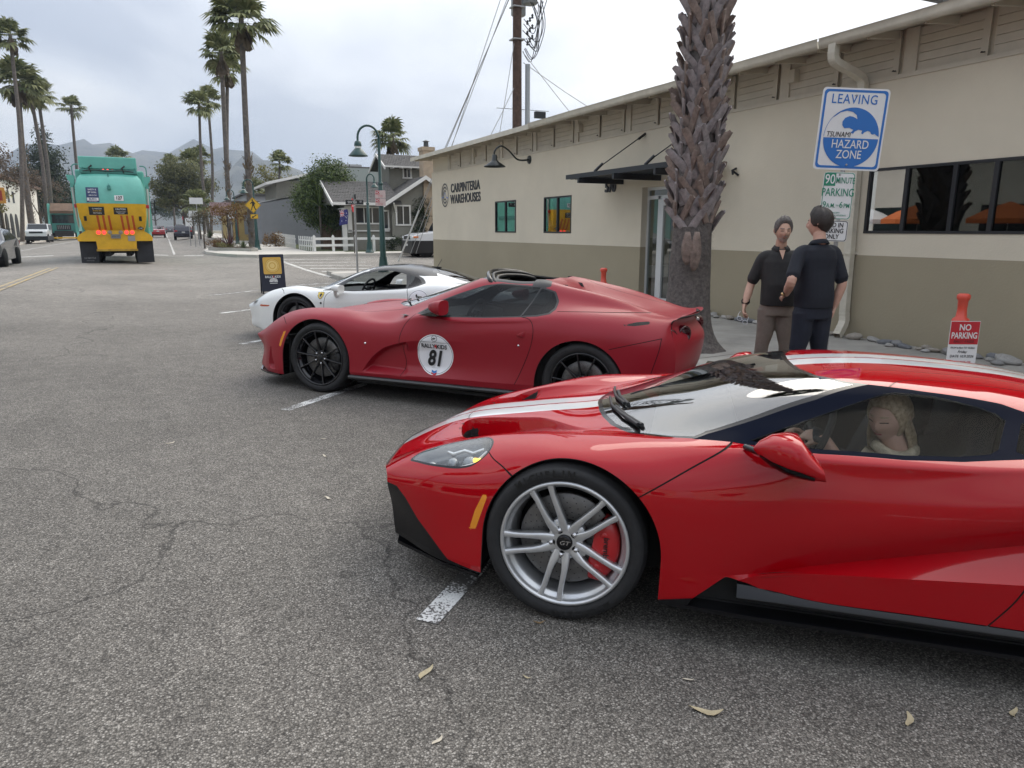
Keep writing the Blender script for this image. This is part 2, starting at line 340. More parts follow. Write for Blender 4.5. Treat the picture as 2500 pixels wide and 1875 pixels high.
 def slab(name,poly,m,par,h=.15,gfun=G):
  b=MB();n=len(poly);top=[(x,y,gfun(x,y)+h)for x,y in poly]
  b.add(top,[tuple(range(n))]);b.add(top+[(x,y,z-.6)for x,y,z in top],[(i,(i+1)%n,(i+1)%n+n,i+n)for i in range(n)]);return b.build(name,m,par)
 slab('corner_slab',[(4.2,39.4),(9.5,40.2),(9.5,43.2),(7.6,44.0),(7.5,60),(4.6,60),(4.4,54),(2.5,51.5),(2.1,48.6),(2.15,45.6),(2.6,42.3),(3.3,39.9)],M_conc_pale,far)
 slab('side_slab',[(9.5,40.2),(45,40.6),(45,42.2),(9.5,42.2)],M_conc_pale,far)
 slab('street_slab',[(4.6,60),(7.5,60),(8.2,120),(8.5,400),(5.1,400),(4.9,110)],M_conc_pale,far)
 slab('lawn',[(9.5,42.2),(30,42.2),(30,60),(7.5,60),(7.6,44.0),(9.5,43.2)],mat('lawn green',(.07,.085,.03),.9,var=.4,vscale=4,bump=.6,bscale=30),far,.12)
 lw=empty('left_pavement',(0,0,0));tag(lw,kind='structure')
 for i,(y0,y1)in enumerate(((-25,26),(41,90),(90,200),(200,400))):slab('left_slab',[(-17.5,y0),(LCURB,y0),(LCURB,y1),(-17.5,y1)],M_conc_pale,lw,.15)
build_ground()
# hills: rounded ridges behind the town
def build_hills():
 m=mat('hill chaparral',(.060,.070,.058),.95,var=.4,vscale=.012,var2=(.12,.12,.095),bump=1.,bscale=.05)
 rr=random.Random(3)
 def ridge(name,y0,depth,prof,x0,x1,n=90,k=14):
  rows=[]
  for j in range(k):
   t=j/(k-1);row=[]
   for i in range(n):
    x=x0+(x1-x0)*i/(n-1);h=sum(np.interp(x+o*14,[p[0]for p in prof],[p[1]for p in prof])for o in range(-4,5))/9
    gul=1+.10*math.sin(x*.017+j*.5)+.07*math.sin(x*.041+1.3*j)+.05*math.sin(x*.09+2.*j)
    row.append((x,y0+depth*t,-2+h*math.sin(t*math.pi/2)**.9*(gul if 0<t<1 else 1+.02*math.sin(x*.05))))
   rows.append(row)
  b=MB();b.grid(rows);o=b.build(name,m,kind='structure',fix=False);return o
 ridge('hills',1500,900,[(-3000,150),(-700,175),(-382,182),(-197,215),(-91,213),(90,217),(222,208),(330,170),(520,120),(900,60),(3000,30)],-3000,3000)
 ridge('hills',1050,420,[(-3000,40),(-300,50),(50,72),(90,110),(113,128),(168,121),(204,109),(254,92),(299,71),(420,45),(900,25),(3000,20)],-1500,1500,160,12)
build_hills()
# ------------------------------------------------------------------ car bodies: B-spline skins over a net of measured stations, cut along sharp outlines
def bs_matrix(K,ts):
 """rows of uniform cubic B-spline weights over K control points, ends clamped with phantom points"""
 B=np.zeros((len(ts),K));D=np.zeros((len(ts),K))
 for r,t in enumerate(ts):
  i=min(int(math.floor(t)),K-2);f=t-i
  w=[(1-f)**3/6,(3*f**3-6*f*f+4)/6,(-3*f**3+3*f*f+3*f+1)/6,f**3/6]
  d=[-(1-f)**2/2,(9*f*f-12*f)/6,(-9*f*f+6*f+3)/6,f*f/2]
  for k,(a,b)in enumerate(zip(w,d)):
   j=i-1+k
   for M,c in((B,a),(D,b)):
    if j<0:M[r,0]+=2*c;M[r,1]-=c
    elif j>K-1:M[r,K-1]+=2*c;M[r,K-2]-=c
    else:M[r,j]+=c
 return B,D
def samples(P,res,axis,nmin=2,nmax=40):
 d=np.linalg.norm(np.diff(P,axis=axis),axis=-1)
 ln=np.max(d,axis=1-axis);ts=[]
 for i,l in enumerate(ln):
  n=int(max(nmin,min(nmax,math.ceil(l/res))))
  ts+=[i+j/n for j in range(n)]
 return ts+[len(ln)]
def strip_mesh(net,res,pia=4,rest=None):
 """net: (K stations, n rails, 3) -> vertices, normals, triangles of the right-handed half (y>0)"""
 net=np.array(net,float);K,n=net.shape[:2]
 Bk,_=bs_matrix(K,list(range(K)));Bn,_=bs_matrix(n,list(range(n)))
 C=net.copy()
 for _ in range(pia):C+=net-np.einsum('ik,klc,jl->ijc',Bk,C,Bn)
 us,ts=samples(net,res,0),samples(net,rest or res,1)
 Bu,Du=bs_matrix(K,us);Bt,Dt=bs_matrix(n,ts)
 P=np.einsum('ik,klc,jl->ijc',Bu,C,Bt)
 Pu=np.einsum('ik,klc,jl->ijc',Du,C,Bt);Pt=np.einsum('ik,klc,jl->ijc',Bu,C,Dt)
 Nn=np.cross(Pu,Pt);Nn/=np.maximum(np.linalg.norm(Nn,axis=-1,keepdims=True),1e-9)
 a,b=P.shape[:2];idx=np.arange(a*b).reshape(a,b)
 q=np.stack([idx[:-1,:-1],idx[1:,:-1],idx[1:,1:],idx[:-1,1:]],-1).reshape(-1,4)
 T=np.concatenate([q[:,[0,1,2]],q[:,[0,2,3]]])
 return P.reshape(-1,3),Nn.reshape(-1,3),T
class Skin:
 def __init__(s):s.V=np.zeros((0,3));s.N=np.zeros((0,3));s.T=np.zeros((0,3),int);s.L=np.zeros(0,dtype=object)
 def add(s,V,N,T,label='body',mirror=True):
 # make normals point outward (decided by the average over the strip, y>0 half)
  tri=np.cross(V[T[:,1]]-V[T[:,0]],V[T[:,2]]-V[T[:,0]])
  c=V[T].mean(1);cen=np.array([c[:,0].mean(),0,.35])
  if((c-cen)*tri).sum()<0:T=T[:,::-1];tri=-tri
  vn=np.zeros_like(V);
  for k in range(3):np.add.at(vn,T[:,k],tri)
  flip=(vn*N).sum(1)<0;N=np.where(flip[:,None],-N,N)
  for m in((1,-1)if mirror else(1,)):
   b=len(s.V);sc=np.array([1,m,1])
   s.V=np.concatenate([s.V,V*sc]);s.N=np.concatenate([s.N,N*sc])
   s.T=np.concatenate([s.T,(T if m==1 else T[:,::-1])+b]);s.L=np.concatenate([s.L,np.array([label]*len(T),dtype=object)])
 def split(s,f,only=None,mask=None):
  """cut every triangle of the given labels along f = 0"""
  F=f(s.V);F=np.where(np.abs(F)<4e-5,0.0,F)
  sg=np.sign(F)[s.T];cross=(sg.min(1)<0)&(sg.max(1)>0)
  if only is not None:cross&=np.isin(s.L,list(only))
  if mask is not None:cross&=mask(s.V)[s.T].all(1)
  ids=np.nonzero(cross)[0]
  if len(ids)==0:return s
  nv,nn,nt,nl,cache=[],[],[],[],{}
  base=len(s.V);V,N=s.V,s.N
  def mid(a,b):
   k=(a,b)if a<b else(b,a)
   if k not in cache:
    t=F[k[0]]/(F[k[0]]-F[k[1]]);cache[k]=base+len(nv)
    nv.append(V[k[0]]*(1-t)+V[k[1]]*t);n=N[k[0]]*(1-t)+N[k[1]]*t;nn.append(n/max(1e-9,np.linalg.norm(n)))
   return cache[k]
  for i in ids:
   t=[int(q)for q in s.T[i]];g=[F[q]for q in t];lab=s.L[i]
   z=[j for j in range(3)if g[j]==0]
   if z:
    j=z[0];a,b,c=t[j],t[(j+1)%3],t[(j+2)%3];m=mid(b,c)
    nt+=[(a,b,m),(a,m,c)];nl+=[lab,lab]
   else:
    for j in range(3):
     if g[j]*g[(j+1)%3]<0 and g[j]*g[(j+2)%3]<0:break
    a,b,c=t[j],t[(j+1)%3],t[(j+2)%3];m,n=mid(a,b),mid(a,c)
    nt+=[(a,m,n),(m,b,c),(m,c,n)];nl+=[lab]*3
  s.V=np.concatenate([V,np.array(nv).reshape(-1,3)]);s.N=np.concatenate([N,np.array(nn).reshape(-1,3)])
  keep=~cross
  s.T=np.concatenate([s.T[keep],np.array(nt,int)]);la=np.empty(len(nl),dtype=object);la[:]=nl
  s.L=np.concatenate([s.L[keep],la]);return s
 def relabel(s,f,label,only=None,mask=None):
  """cut along f = 0 and give the inside (f < 0) the label"""
  s.split(f,only,mask)
  c=s.V[s.T].mean(1);ins=f(c)<0
  if only is not None:ins&=np.isin(s.L,list(only))
  if mask is not None:ins&=mask(c)
  s.L[ins]=label;return s
 def renormal(s,labels):
  """area-weighted normals for the triangles of these labels, with vertices of their own"""
  sel=np.isin(s.L,list(labels));ids=np.nonzero(sel)[0]
  if len(ids)==0:return
  u,inv=np.unique(s.T[ids].ravel(),return_inverse=True);b=len(s.V)
  V=s.V[u];T=inv.reshape(-1,3);vn=np.zeros_like(V)
  tri=np.cross(V[T[:,1]]-V[T[:,0]],V[T[:,2]]-V[T[:,0]])
  for k in range(3):np.add.at(vn,T[:,k],tri)
  vn/=np.maximum(np.linalg.norm(vn,axis=1,keepdims=True),1e-12)
  s.V=np.concatenate([s.V,V]);s.N=np.concatenate([s.N,vn]);s.T[ids]=T+b
 def move(s,labels,fn):
  """displace the vertices of these labels (own copies, so that a step shows at the border)"""
  s.renormal(labels)if False else None
  ids=np.nonzero(np.isin(s.L,list(labels)))[0]
  if len(ids)==0:return
  u,inv=np.unique(s.T[ids].ravel(),return_inverse=True);b=len(s.V)
  s.V=np.concatenate([s.V,fn(s.V[u],s.N[u])]);s.N=np.concatenate([s.N,s.N[u]]);s.T[ids]=inv.reshape(-1,3)+b
 def obj(s,labels,name,mats,parent,side=0,thick=0.,inner=None,kind=None,flat=False):
  ids=np.isin(s.L,list(labels))
  if side:
   cy=s.V[s.T].mean(1)[:,1];ids&=(cy*side>0)
  T=s.T[ids]
  if len(T)==0:return None
  u,inv=np.unique(T.ravel(),return_inverse=True);V,N,T=s.V[u],s.N[u],inv.reshape(-1,3)
  mi=np.zeros(len(T),int)
  if thick:
   n=len(V);e=np.sort(np.concatenate([T[:,[0,1]],T[:,[1,2]],T[:,[2,0]]]),1)
   # boundary edges measured on welded positions
   key=np.round(V*2e4).astype(np.int64);_,wid=np.unique(key,axis=0,return_inverse=True);wid=wid.ravel()
   ew=np.sort(wid[e],1);uu,cnt=np.unique(ew,axis=0,return_counts=True);bset={tuple(q)for q in uu[cnt==1]}
   d=np.concatenate([T[:,[0,1]],T[:,[1,2]],T[:,[2,0]]])
   be=[q for q in d if tuple(sorted((wid[q[0]],wid[q[1]])))in bset]
   V2=V-N*thick
   rim=np.array([[b,a,a+n]for a,b in be]+[[b,a+n,b+n]for a,b in be],int).reshape(-1,3)
   T=np.concatenate([T,T[:,::-1]+n,rim]);V=np.concatenate([V,V2]);N=np.concatenate([N,-N])
   mi=np.concatenate([np.zeros(len(mi),int),np.ones(len(mi),int),np.ones(len(rim),int)])
  me=bpy.data.meshes.new(name);me.vertices.add(len(V));me.vertices.foreach_set('co',V.ravel())
  me.loops.add(len(T)*3);me.loops.foreach_set('vertex_index',T.ravel().astype(np.int32))
  me.polygons.add(len(T));me.polygons.foreach_set('loop_start',np.arange(0,len(T)*3,3,dtype=np.int32))
  try:me.polygons.foreach_set('loop_total',np.full(len(T),3,dtype=np.int32))
  except Exception:pass
  me.update(calc_edges=True);me.validate()
  me.polygons.foreach_set('use_smooth',[not flat]*len(me.polygons))
  if not flat:me.normals_split_custom_set_from_vertices(N.tolist())
  for m in(mats if isinstance(mats,(list,tuple))else[mats]):me.materials.append(m)
  if thick and len(me.polygons)==len(mi):me.polygons.foreach_set('material_index',mi)
  me.update();o=bpy.data.objects.new(name,me);COL.objects.link(o);o.parent=parent
  if kind:o['kind']=kind
  return o
def sdf(poly,ax=(0,2),n=0,r=0.,sym=True):
 """signed distance (inside < 0) to a closed polygon seen along one axis; n > 0 rounds it through Catmull-Rom"""
 P=np.array([(p[0],p[1])for p in(cr_pts([(a,b,0)for a,b in poly],n,True)if n else[(a,b,0)for a,b in poly])])
 def f(V):
  Q=V[:,list(ax)].copy()
  if sym and ax[0]==1:Q[:,0]=np.abs(Q[:,0])
  if sym and ax[1]==1:Q[:,1]=np.abs(Q[:,1])
  out=np.full(len(Q),1.0);lo,hi=P.min(0)-.06,P.max(0)+.06
  m=((Q>lo)&(Q<hi)).all(1);q=Q[m]
  if len(q)==0:return out
  d=np.full(len(q),1e9);ins=np.zeros(len(q),bool)
  for i in range(len(P)):
   a,b=P[i],P[(i+1)%len(P)];e=b-a;w=q-a
   t=np.clip((w@e)/max(e@e,1e-12),0,1);d=np.minimum(d,((w-t[:,None]*e)**2).sum(1))
   c1=(a[1]<=q[:,1])&(b[1]>q[:,1]);c2=(b[1]<=q[:,1])&(a[1]>q[:,1])
   cr=e[0]*w[:,1]-e[1]*w[:,0]
   ins^=(c1&(cr>0))|(c2&(cr<0))
  out[m]=np.where(ins,-1,1)*np.sqrt(d)-r
  return out
 return f
def pline(pts,w,ax=(0,2),n=6):
 """distance to an open polyline minus half the gap width: panel gaps"""
 P=np.array([(p[0],p[1])for p in(cr_pts([(a,b,0)for a,b in pts],n)if n else[(a,b,0)for a,b in pts])])
 def f(V):
  Q=V[:,list(ax)].copy()
  for k in(0,1):
   if ax[k]==1:Q[:,k]=np.abs(Q[:,k])
  d=np.full(len(Q),1.0);lo,hi=P.min(0)-.05,P.max(0)+.05
  m=((Q>lo)&(Q<hi)).all(1);q=Q[m];dd=np.full(len(q),1e9)
  for i in range(len(P)-1):
   a,b=P[i],P[i+1];e=b-a;wv=q-a;t=np.clip((wv@e)/max(e@e,1e-12),0,1);dd=np.minimum(dd,((wv-t[:,None]*e)**2).sum(1))
  d[m]=np.sqrt(dd)-w/2
  return d
 return f
def disc(cx,cz,rx,rz=None):
 rz=rz or rx
 return lambda V:(np.sqrt(((V[:,0]-cx)/rx)**2+((V[:,2]-cz)/rz)**2)-1)*min(rx,rz)
def up_to(x0=-9,x1=9,y0=0,y1=9,z0=-9,z1=9,s=0):
 def m(V):
  y=np.abs(V[:,1])if s==0 else V[:,1]*s
  return(V[:,0]>x0)&(V[:,0]<x1)&(y>=y0)&(y<y1)&(V[:,2]>z0)&(V[:,2]<z1)
 return m
def gap(s,pts,w=.005,ax=(0,2),only=('body',),mask=None,label='gap',n=6):
 """a panel gap: split along the line itself, then along both sides of it"""
 P=np.array([(p[0],p[1])for p in(cr_pts([(a,b,0)for a,b in pts],n)if n else[(a,b,0)for a,b in pts])])
 def side(V):
  Q=V[:,list(ax)].copy()
  for k in(0,1):
   if ax[k]==1:Q[:,k]=np.abs(Q[:,k])
  out=np.full(len(Q),1.0);lo,hi=P.min(0)-.03,P.max(0)+.03
  m=((Q>lo)&(Q<hi)).all(1);q=Q[m];dd=np.full(len(q),1e9);sg=np.ones(len(q))
  for i in range(len(P)-1):
   a,b=P[i],P[i+1];e=b-a;wv=q-a;t=np.clip((wv@e)/max(e@e,1e-12),0,1);d2=((wv-t[:,None]*e)**2).sum(1)
   c=e[0]*wv[:,1]-e[1]*wv[:,0];better=d2<dd;sg=np.where(better,np.where(c>=0,1,-1),sg);dd=np.minimum(dd,d2)
  out[m]=sg*np.sqrt(dd)
  return out
 s.split(side,only,mask)
 s.relabel(pline(pts,w,ax,n),label,only,mask)
 return s
M_black_gloss=mat('black gloss trim',(.006,.006,.007),.15,spec=.35,coat=.15)
M_black_satin=mat('black satin trim',(.012,.012,.013),.42)
M_rubber=mat('tyre rubber',(.018,.018,.019),.72,var=.25,vscale=30,bump=.15,bscale=200)
M_rubber_mark=mat('tyre raised lettering',(.010,.010,.010),.5)
M_dark=mat('dark recess',(.004,.004,.004),.8)
M_under=mat('underbody black',(.01,.01,.01),.7)
M_rotor=mat('brake rotor grey',(.17,.165,.16),.42,metal=.5,var=.15,vscale=40)
M_rotor_hole=mat('rotor hole black',(.01,.01,.01),.8)
M_steel=mat('bright bolt steel',(.62,.62,.63),.25,metal=1.)
M_chrome=mat('chrome',(.8,.8,.8),.08,metal=1.)
M_white_print=mat('white print',(.82,.82,.81),.4)
M_black_print=mat('black print',(.012,.012,.014),.4)
M_red_print=mat('red print',(.52,.02,.025),.4)
def arc_text(body,radius,size,mat_,parent,a0,y,name='tyre_lettering',bold=.02,flip=False,sx=1.0):
 """letters set round a circle in the wheel plane (x, z), facing +y"""
 n=len(body);step=size*.78*sx/radius
 for i,ch in enumerate(body):
  if ch==' ':continue
  a=a0+(i-(n-1)/2)*step*(1 if not flip else-1)
  # from outside (+y, looking to -y) image-right is -x
  px,pz=-math.sin(a)*radius,math.cos(a)*radius
  o=text(ch,size,mat_,parent,(px,y,pz),(0,0,0),name,sx,bold)
  rgt=Vector((-math.cos(a),0,-math.sin(a)));up=Vector((-math.sin(a),0,math.cos(a)))
  if flip:rgt,up=-rgt,-up
  m=Matrix((rgt,up,rgt.cross(up))).transposed();o.rotation_euler=m.to_euler()
def make_tyre(Rt,Rr,w,parent,shoulder=.022,tread=True):
 """tyre of revolution about the y axis, outer face at y = 0, inner at y = -w"""
 sd=Rt-Rr;pr=[(Rr-.004,-.018),(Rr+.004,-.006),(Rr+sd*.22,.004),(Rr+sd*.5,.007),(Rr+sd*.78,.002),(Rt-.012,-.012),(Rt-.003,-.026),(Rt,-.05),(Rt+.001,-w/2),(Rt,-w+.05),(Rt-.003,-w+.026),(Rt-.012,-w+.012),(Rr+sd*.5,-w-.004),(Rr-.004,-w+.018)]
 b=MB();b.lathe(pr,axis='Y',n=96);o=b.build('tyre',M_rubber,parent);
 if tread:
  g=MB()
  for off in(-.055,-.095,-.14,-.18):
   if-off<w-.03:g.lathe([(Rt+.0016,off+.004),(Rt+.0016,off-.004)],axis='Y',n=72)
  g.build('tread_groove',M_dark,o,fix=False)
 return o
def spoke_mesh(path,widths,depths,ycurve):
 """a spoke as a swept rounded bar: path in wheel plane (r, offset), y of its face along the path"""
 rows=[]
 for(p,w,d,y)in zip(path,widths,depths,ycurve):
  rows.append((p,w,d,y))
 return rows
def sweep_bar(mb,pts,ws,ds,ys,mi=0):
 """bar in the x-z plane along pts, face towards +y at ys, half width ws, depth ds, with rounded front edges"""
 rows=[];k=len(pts)
 for i in range(k):
  a=Vector((pts[max(0,i-1)][0],0,pts[max(0,i-1)][1]));b=Vector((pts[min(k-1,i+1)][0],0,pts[min(k-1,i+1)][1]))
  d=(b-a).normalized();s=Vector((d.z,0,-d.x));c=Vector((pts[i][0],ys[i],pts[i][1]));w,dp=ws[i],ds[i];Y=Vector((0,1,0))
  rows.append([c-s*w*.80-Y*dp,c-s*w-Y*.010,c-s*w*.86-Y*.0025,c-s*w*.55,c+s*w*.55,c+s*w*.86-Y*.0025,c+s*w-Y*.010,c+s*w*.80-Y*dp])
 n=8;vs=[p for r in rows for p in r]
 fs=[(i*n+j,i*n+(j+1)%n,(i+1)*n+(j+1)%n,(i+1)*n+j)for i in range(k-1)for j in range(n)]
 mb.add(vs,fs,mi,True);mb.add(rows[0],[tuple(range(n))],mi);mb.add(rows[-1],[tuple(range(n))[::-1]],mi)
def make_wheel(parent,pos,style,Rt,Rr,w,side=1,steer=0.,spin=0.,detail=True,flat_y=0.):
 """wheel with its face at +y of the local frame; side = -1 turns it round for the far side"""
 root=empty('wheel',pos,0 if side==1 else math.pi,parent);root.rotation_euler.z+=steer
 ty=make_tyre(Rt,Rr,w,root,tread=detail)
 sil=style['metal']
 # rim barrel, with an outer lip and a stepped inner well
 b=MB();b.lathe([(Rr+.004,-.012),(Rr+.001,-.001),(Rr-.006,.002),(Rr-.012,-.001),(Rr-.016,-.012),(Rr-.019,-.030),(Rr-.030,-.034),(Rr-.036,-.060),(Rr-.05,-.13),(Rr-.04,-w+.03),(Rr-.02,-w+.01)],axis='Y',n=80)
 rim=b.build('rim',sil,root,fix=True)
 b=MB();b.lathe([(.0,-w+.03),(Rr-.03,-w+.03)],axis='Y',n=40);b.build('wheel_back',M_dark,root)
 # spokes
 if style['kind']=='split5':
  for i in range(5):
   b=MB();a=2*math.pi*i/5+spin
   def rot(r,o):return(r*math.sin(a)+o*math.cos(a),r*math.cos(a)-o*math.sin(a))
   for sg in(-1,1):
    path=[(.045,sg*.014),(.075,sg*.022),(.100,sg*.0275),(.130,sg*.0305),(.17,sg*.0330),(.21,sg*.0355),(Rr-.035,sg*.039),(Rr-.008,sg*.043)]
    sweep_bar(b,[rot(*q)for q in path],[.021,.019,.0155,.0130,.0120,.0120,.0125,.016],[.045]*8,[-.028,-.022,-.017,-.013,-.010,-.008,-.006,-.004])
    # web filling the fork of the Y
   pw=[(.03,0),(.06,0),(.085,0),(.10,0)]
   sweep_bar(b,[rot(*q)for q in pw],[.024,.022,.018,.009],[.035]*4,[-.034,-.031,-.032,-.036])
   o=b.build('spoke',sil,root);
 else:
  n=style['n'];pair=style.get('pair',0)
  for i in range(n):
   b=MB();a=2*math.pi*(i//2*2+(.5 if not pair else .5+(-pair if i%2==0 else pair)))/n+spin if pair else 2*math.pi*i/n+spin
   a0=2*math.pi*(i//2*2+.5)/n+spin if pair else a
   k0=.4
   def rot2(r):
    t=(r-.03)/(Rr-.04);aa=a0*(1-t)*k0+a*(1-(1-t)*k0)if pair else a
    return(r*math.sin(aa),r*math.cos(aa))
   rs=[.03,.07,.11,.15,.19,.23,Rr-.03,Rr-.01]
   hw=style.get('hw',.008)
   sweep_bar(b,[rot2(r)for r in rs],[hw*2.2,hw*1.6,hw*1.25,hw*1.05,hw,hw,hw*1.05,hw*1.2],[.045,.045,.04,.035,.03,.03,.028,.025],[-.026,-.022,-.017,-.012,-.008,-.005,-.003,-.004])
   b.build('spoke',sil,root)
 b=MB();b.lathe([(.0,-.030),(.056,-.030),(.074,-.033),(.078,-.06),(.0,-.06)],axis='Y',n=32);b.build('hub',sil,root)
 b=MB();b.lathe([(.0,-.0175),(.028,-.018),(.0325,-.021),(.034,-.031)],axis='Y',n=28);b.build('centre_cap',style['cap'],root)
 for i in range(5):
  a=2*math.pi*(i+style.get('lug',.5))/5+spin
  x,z=.056*math.sin(a),.056*math.cos(a)
  b=MB();b.lathe([(.0165,-.0275),(.0165,-.031)],c=(x,0,z),axis='Y',n=14);b.lathe([(0,-.0285),(.0165,-.0285)],c=(x,0,z),axis='Y',n=14)
  lug=b.build('lug_recess',M_dark,root,fix=False)
  b=MB();b.lathe([(0,-.0165),(.0065,-.018),(.0095,-.021),(.0115,-.029)],c=(x,0,z),axis='Y',n=10);b.build('lug_nut',M_steel,lug)
  # brake disc and caliper
 b=MB();rr=style.get('rotor',.197)
 b.lathe([(.085,-.078),(.088,-.074),(rr-.002,-.074),(rr,-.076),(rr,-.10),(.085,-.10)],axis='Y',n=64);rotor=b.build('brake_disc',M_rotor,root)
 b=MB();b.lathe([(.0,-.055),(.07,-.055),(.08,-.062),(.085,-.078)],axis='Y',n=32);b.build('disc_bell',M_black_satin,rotor)
 if detail:
  b=MB()
  for ring in range(5):
   for i in range(26):
    a=2*math.pi*(i+ring*.37)/26;r=.102+ring*.0195;r+=.004*math.sin(i*1.7)
    x,z=r*math.sin(a),r*math.cos(a)
    b.add([(x+.0028*math.cos(q*math.pi/3),-.0733,z+.0028*math.sin(q*math.pi/3))for q in range(6)],[(0,1,2,3,4,5)])
  b.build('disc_drilling',M_rotor_hole,rotor,kind='stuff',fix=False)
  # caliper: a curved block over the disc edge, at the rear of the disc
 b=MB();ca=style.get('cal_a',math.pi*.5);span=style.get('cal_span',.52);rows=[]
 for i in range(13):
  t=i/12;a=ca+(t-.5)*2*span;bulge=math.sin(math.pi*min(1,max(0,t)))**.35
  ri,ro=rr-.072*bulge-.012,rr+.030*bulge**.5
  yy=-.052+.014*bulge
  prof=[(ri,-.07),(ri,yy-.006),(ri+.01,yy),(rr-.02,yy+.004),(ro-.012,yy),(ro,yy-.012),(ro,-.11)]
  rows.append([(r*math.sin(a),y,r*math.cos(a))for r,y in prof])
 b.grid(rows);b.add([rows[0][j]for j in range(7)],[tuple(range(7))]);b.add([rows[-1][j]for j in range(7)],[tuple(range(7))])
 cal=b.build('brake_caliper',style['cal'],root);weld_smooth(cal,50)
 for i in range(3):
  a=ca+(i-1)*span*.55;x,z=(rr-.03)*math.sin(a),(rr-.03)*math.cos(a)
  b=MB();b.lathe([(0,-.034),(.012,-.0345),(.0155,-.038),(.016,-.046)],c=(x,0,z),axis='Y',n=16);b.build('piston_boss',style['cal'],cal)
 b=MB();b.tube([((rr-.03)*math.sin(ca+t*span*.8)*1.14,-.048,(rr-.03)*math.cos(ca+t*span*.8)*1.14)for t in(-1,-.5,0,.5,1)],.004,6);b.build('brake_pipe',M_black_satin,cal)
 return root
def underbody(root,x0,x1,yw,axles,z,top):
 """flat floor pan, narrower between the wheels, with dark boxes that close the wheel wells"""
 b=MB();b.box(x0,x1,-.62,.62,z-.01,z+.02);
 b.box(axles[0]+.42,axles[1]-.44,-yw+.06,yw-.06,z-.008,z+.022)
 b.build('underbody',M_under,root)
 for i,ax in enumerate(axles):
  for sd in(-1,1):
   b=MB()
   b.box(ax-.42,ax+.42,min(.60*sd,.64*sd),max(.60*sd,.64*sd),z,top+.25)
   b.box(ax+.405,ax+.43,min(.62*sd,(yw-.05)*sd),max(.62*sd,(yw-.05)*sd),z,top+.22)
   b.box(ax-.43,ax-.405,min(.62*sd,(yw-.09)*sd),max(.62*sd,(yw-.09)*sd),z,top+.12)
   b.build('wheel_well_liner',M_under,root)
M_steer=mat('steering wheel black',(.012,.012,.013),.6)
def cabin(root,dash,seats,belt,wheel,floor,back,width,seat_top,m_seat=None,both=True):
 m_seat=m_seat or mat('black alcantara',(.013,.013,.014),.85)
 b=MB();b.box(dash[0]-.25,back,-width,width,floor,floor+.02);b.box(back,back+.03,-width,width,floor,belt+.08);b.build('cabin_floor',M_under,root)
 for sd in(-1,1):
  b=MB();b.box(dash[0]-.1,back,min(sd*width,sd*(width+.02)),max(sd*width,sd*(width+.02)),floor,belt-.02);b.build('door_lining',M_under,root)
 b=MB();rows=[]
 for t in range(9):
  a=t/8*math.pi/2
  rows.append([(dash[0]-.35+.40*math.sin(a),y,belt-.07+.04*math.cos(a)-(.25 if t==8 else 0))for y in(-width,-width*.5,0,width*.5,width)])
 b.grid(rows);b.build('dashboard',M_black_satin,root)
 # steering wheel on the driver's side, square to a column that leans forward
 yw=-seats[0][1];m=Matrix.Translation((wheel[0],yw,wheel[1]))@Matrix.Rotation(R(-68),4,'Y')
 b=MB();pts=[m@Vector((.165*math.cos(a),.175*math.sin(a),0))for a in[i/24*2*math.pi for i in range(25)]];b.tube(pts,.015,8,cap=False);
 for a in(0.2,math.pi-.2,-math.pi/2):b.tube([m@Vector((0,0,0)),m@Vector((.16*math.sin(a),.17*math.cos(a),0))],.016,6)
 b.lathe([(0,.02),(.05,.015),(.055,-.02)],n=16);b.v[-48:]=[tuple(m@Vector(v))for v in b.v[-48:]]
 b.build('steering_wheel',M_steer,root)
 for(sx,sy)in seats:
  for sd in((-1,1)if both else(-1,)):
   prof=[(sx-.42,.10,.24),(sx-.40,.16,.24),(sx-.15,.17,.25),(sx+.02,.15,.25),(sx+.09,.25,.26),(sx+.17,.45,.27),(sx+.26,seat_top-floor-.22,.22),(sx+.29,seat_top-floor-.12,.13),(sx+.31,seat_top-floor,.11)]
   rows=[]
   for(x,z,hw)in prof:
    rows.append([(x+.0,sd*sy-hw,floor+z+.05),(x+.02,sd*sy-hw*.75,floor+z),(x+.035,sd*sy,floor+z-.01),(x+.02,sd*sy+hw*.75,floor+z),(x,sd*sy+hw,floor+z+.05)])
   b=MB();b.grid(rows);o=b.build('seat',m_seat,root);md=o.modifiers.new('Solidify','SOLIDIFY');md.thickness=.09;md.offset=-1 if sd else 1
M_glass_side=thin_glass('clearer car glass',(.80,.82,.83),base=.004,graz=.012)
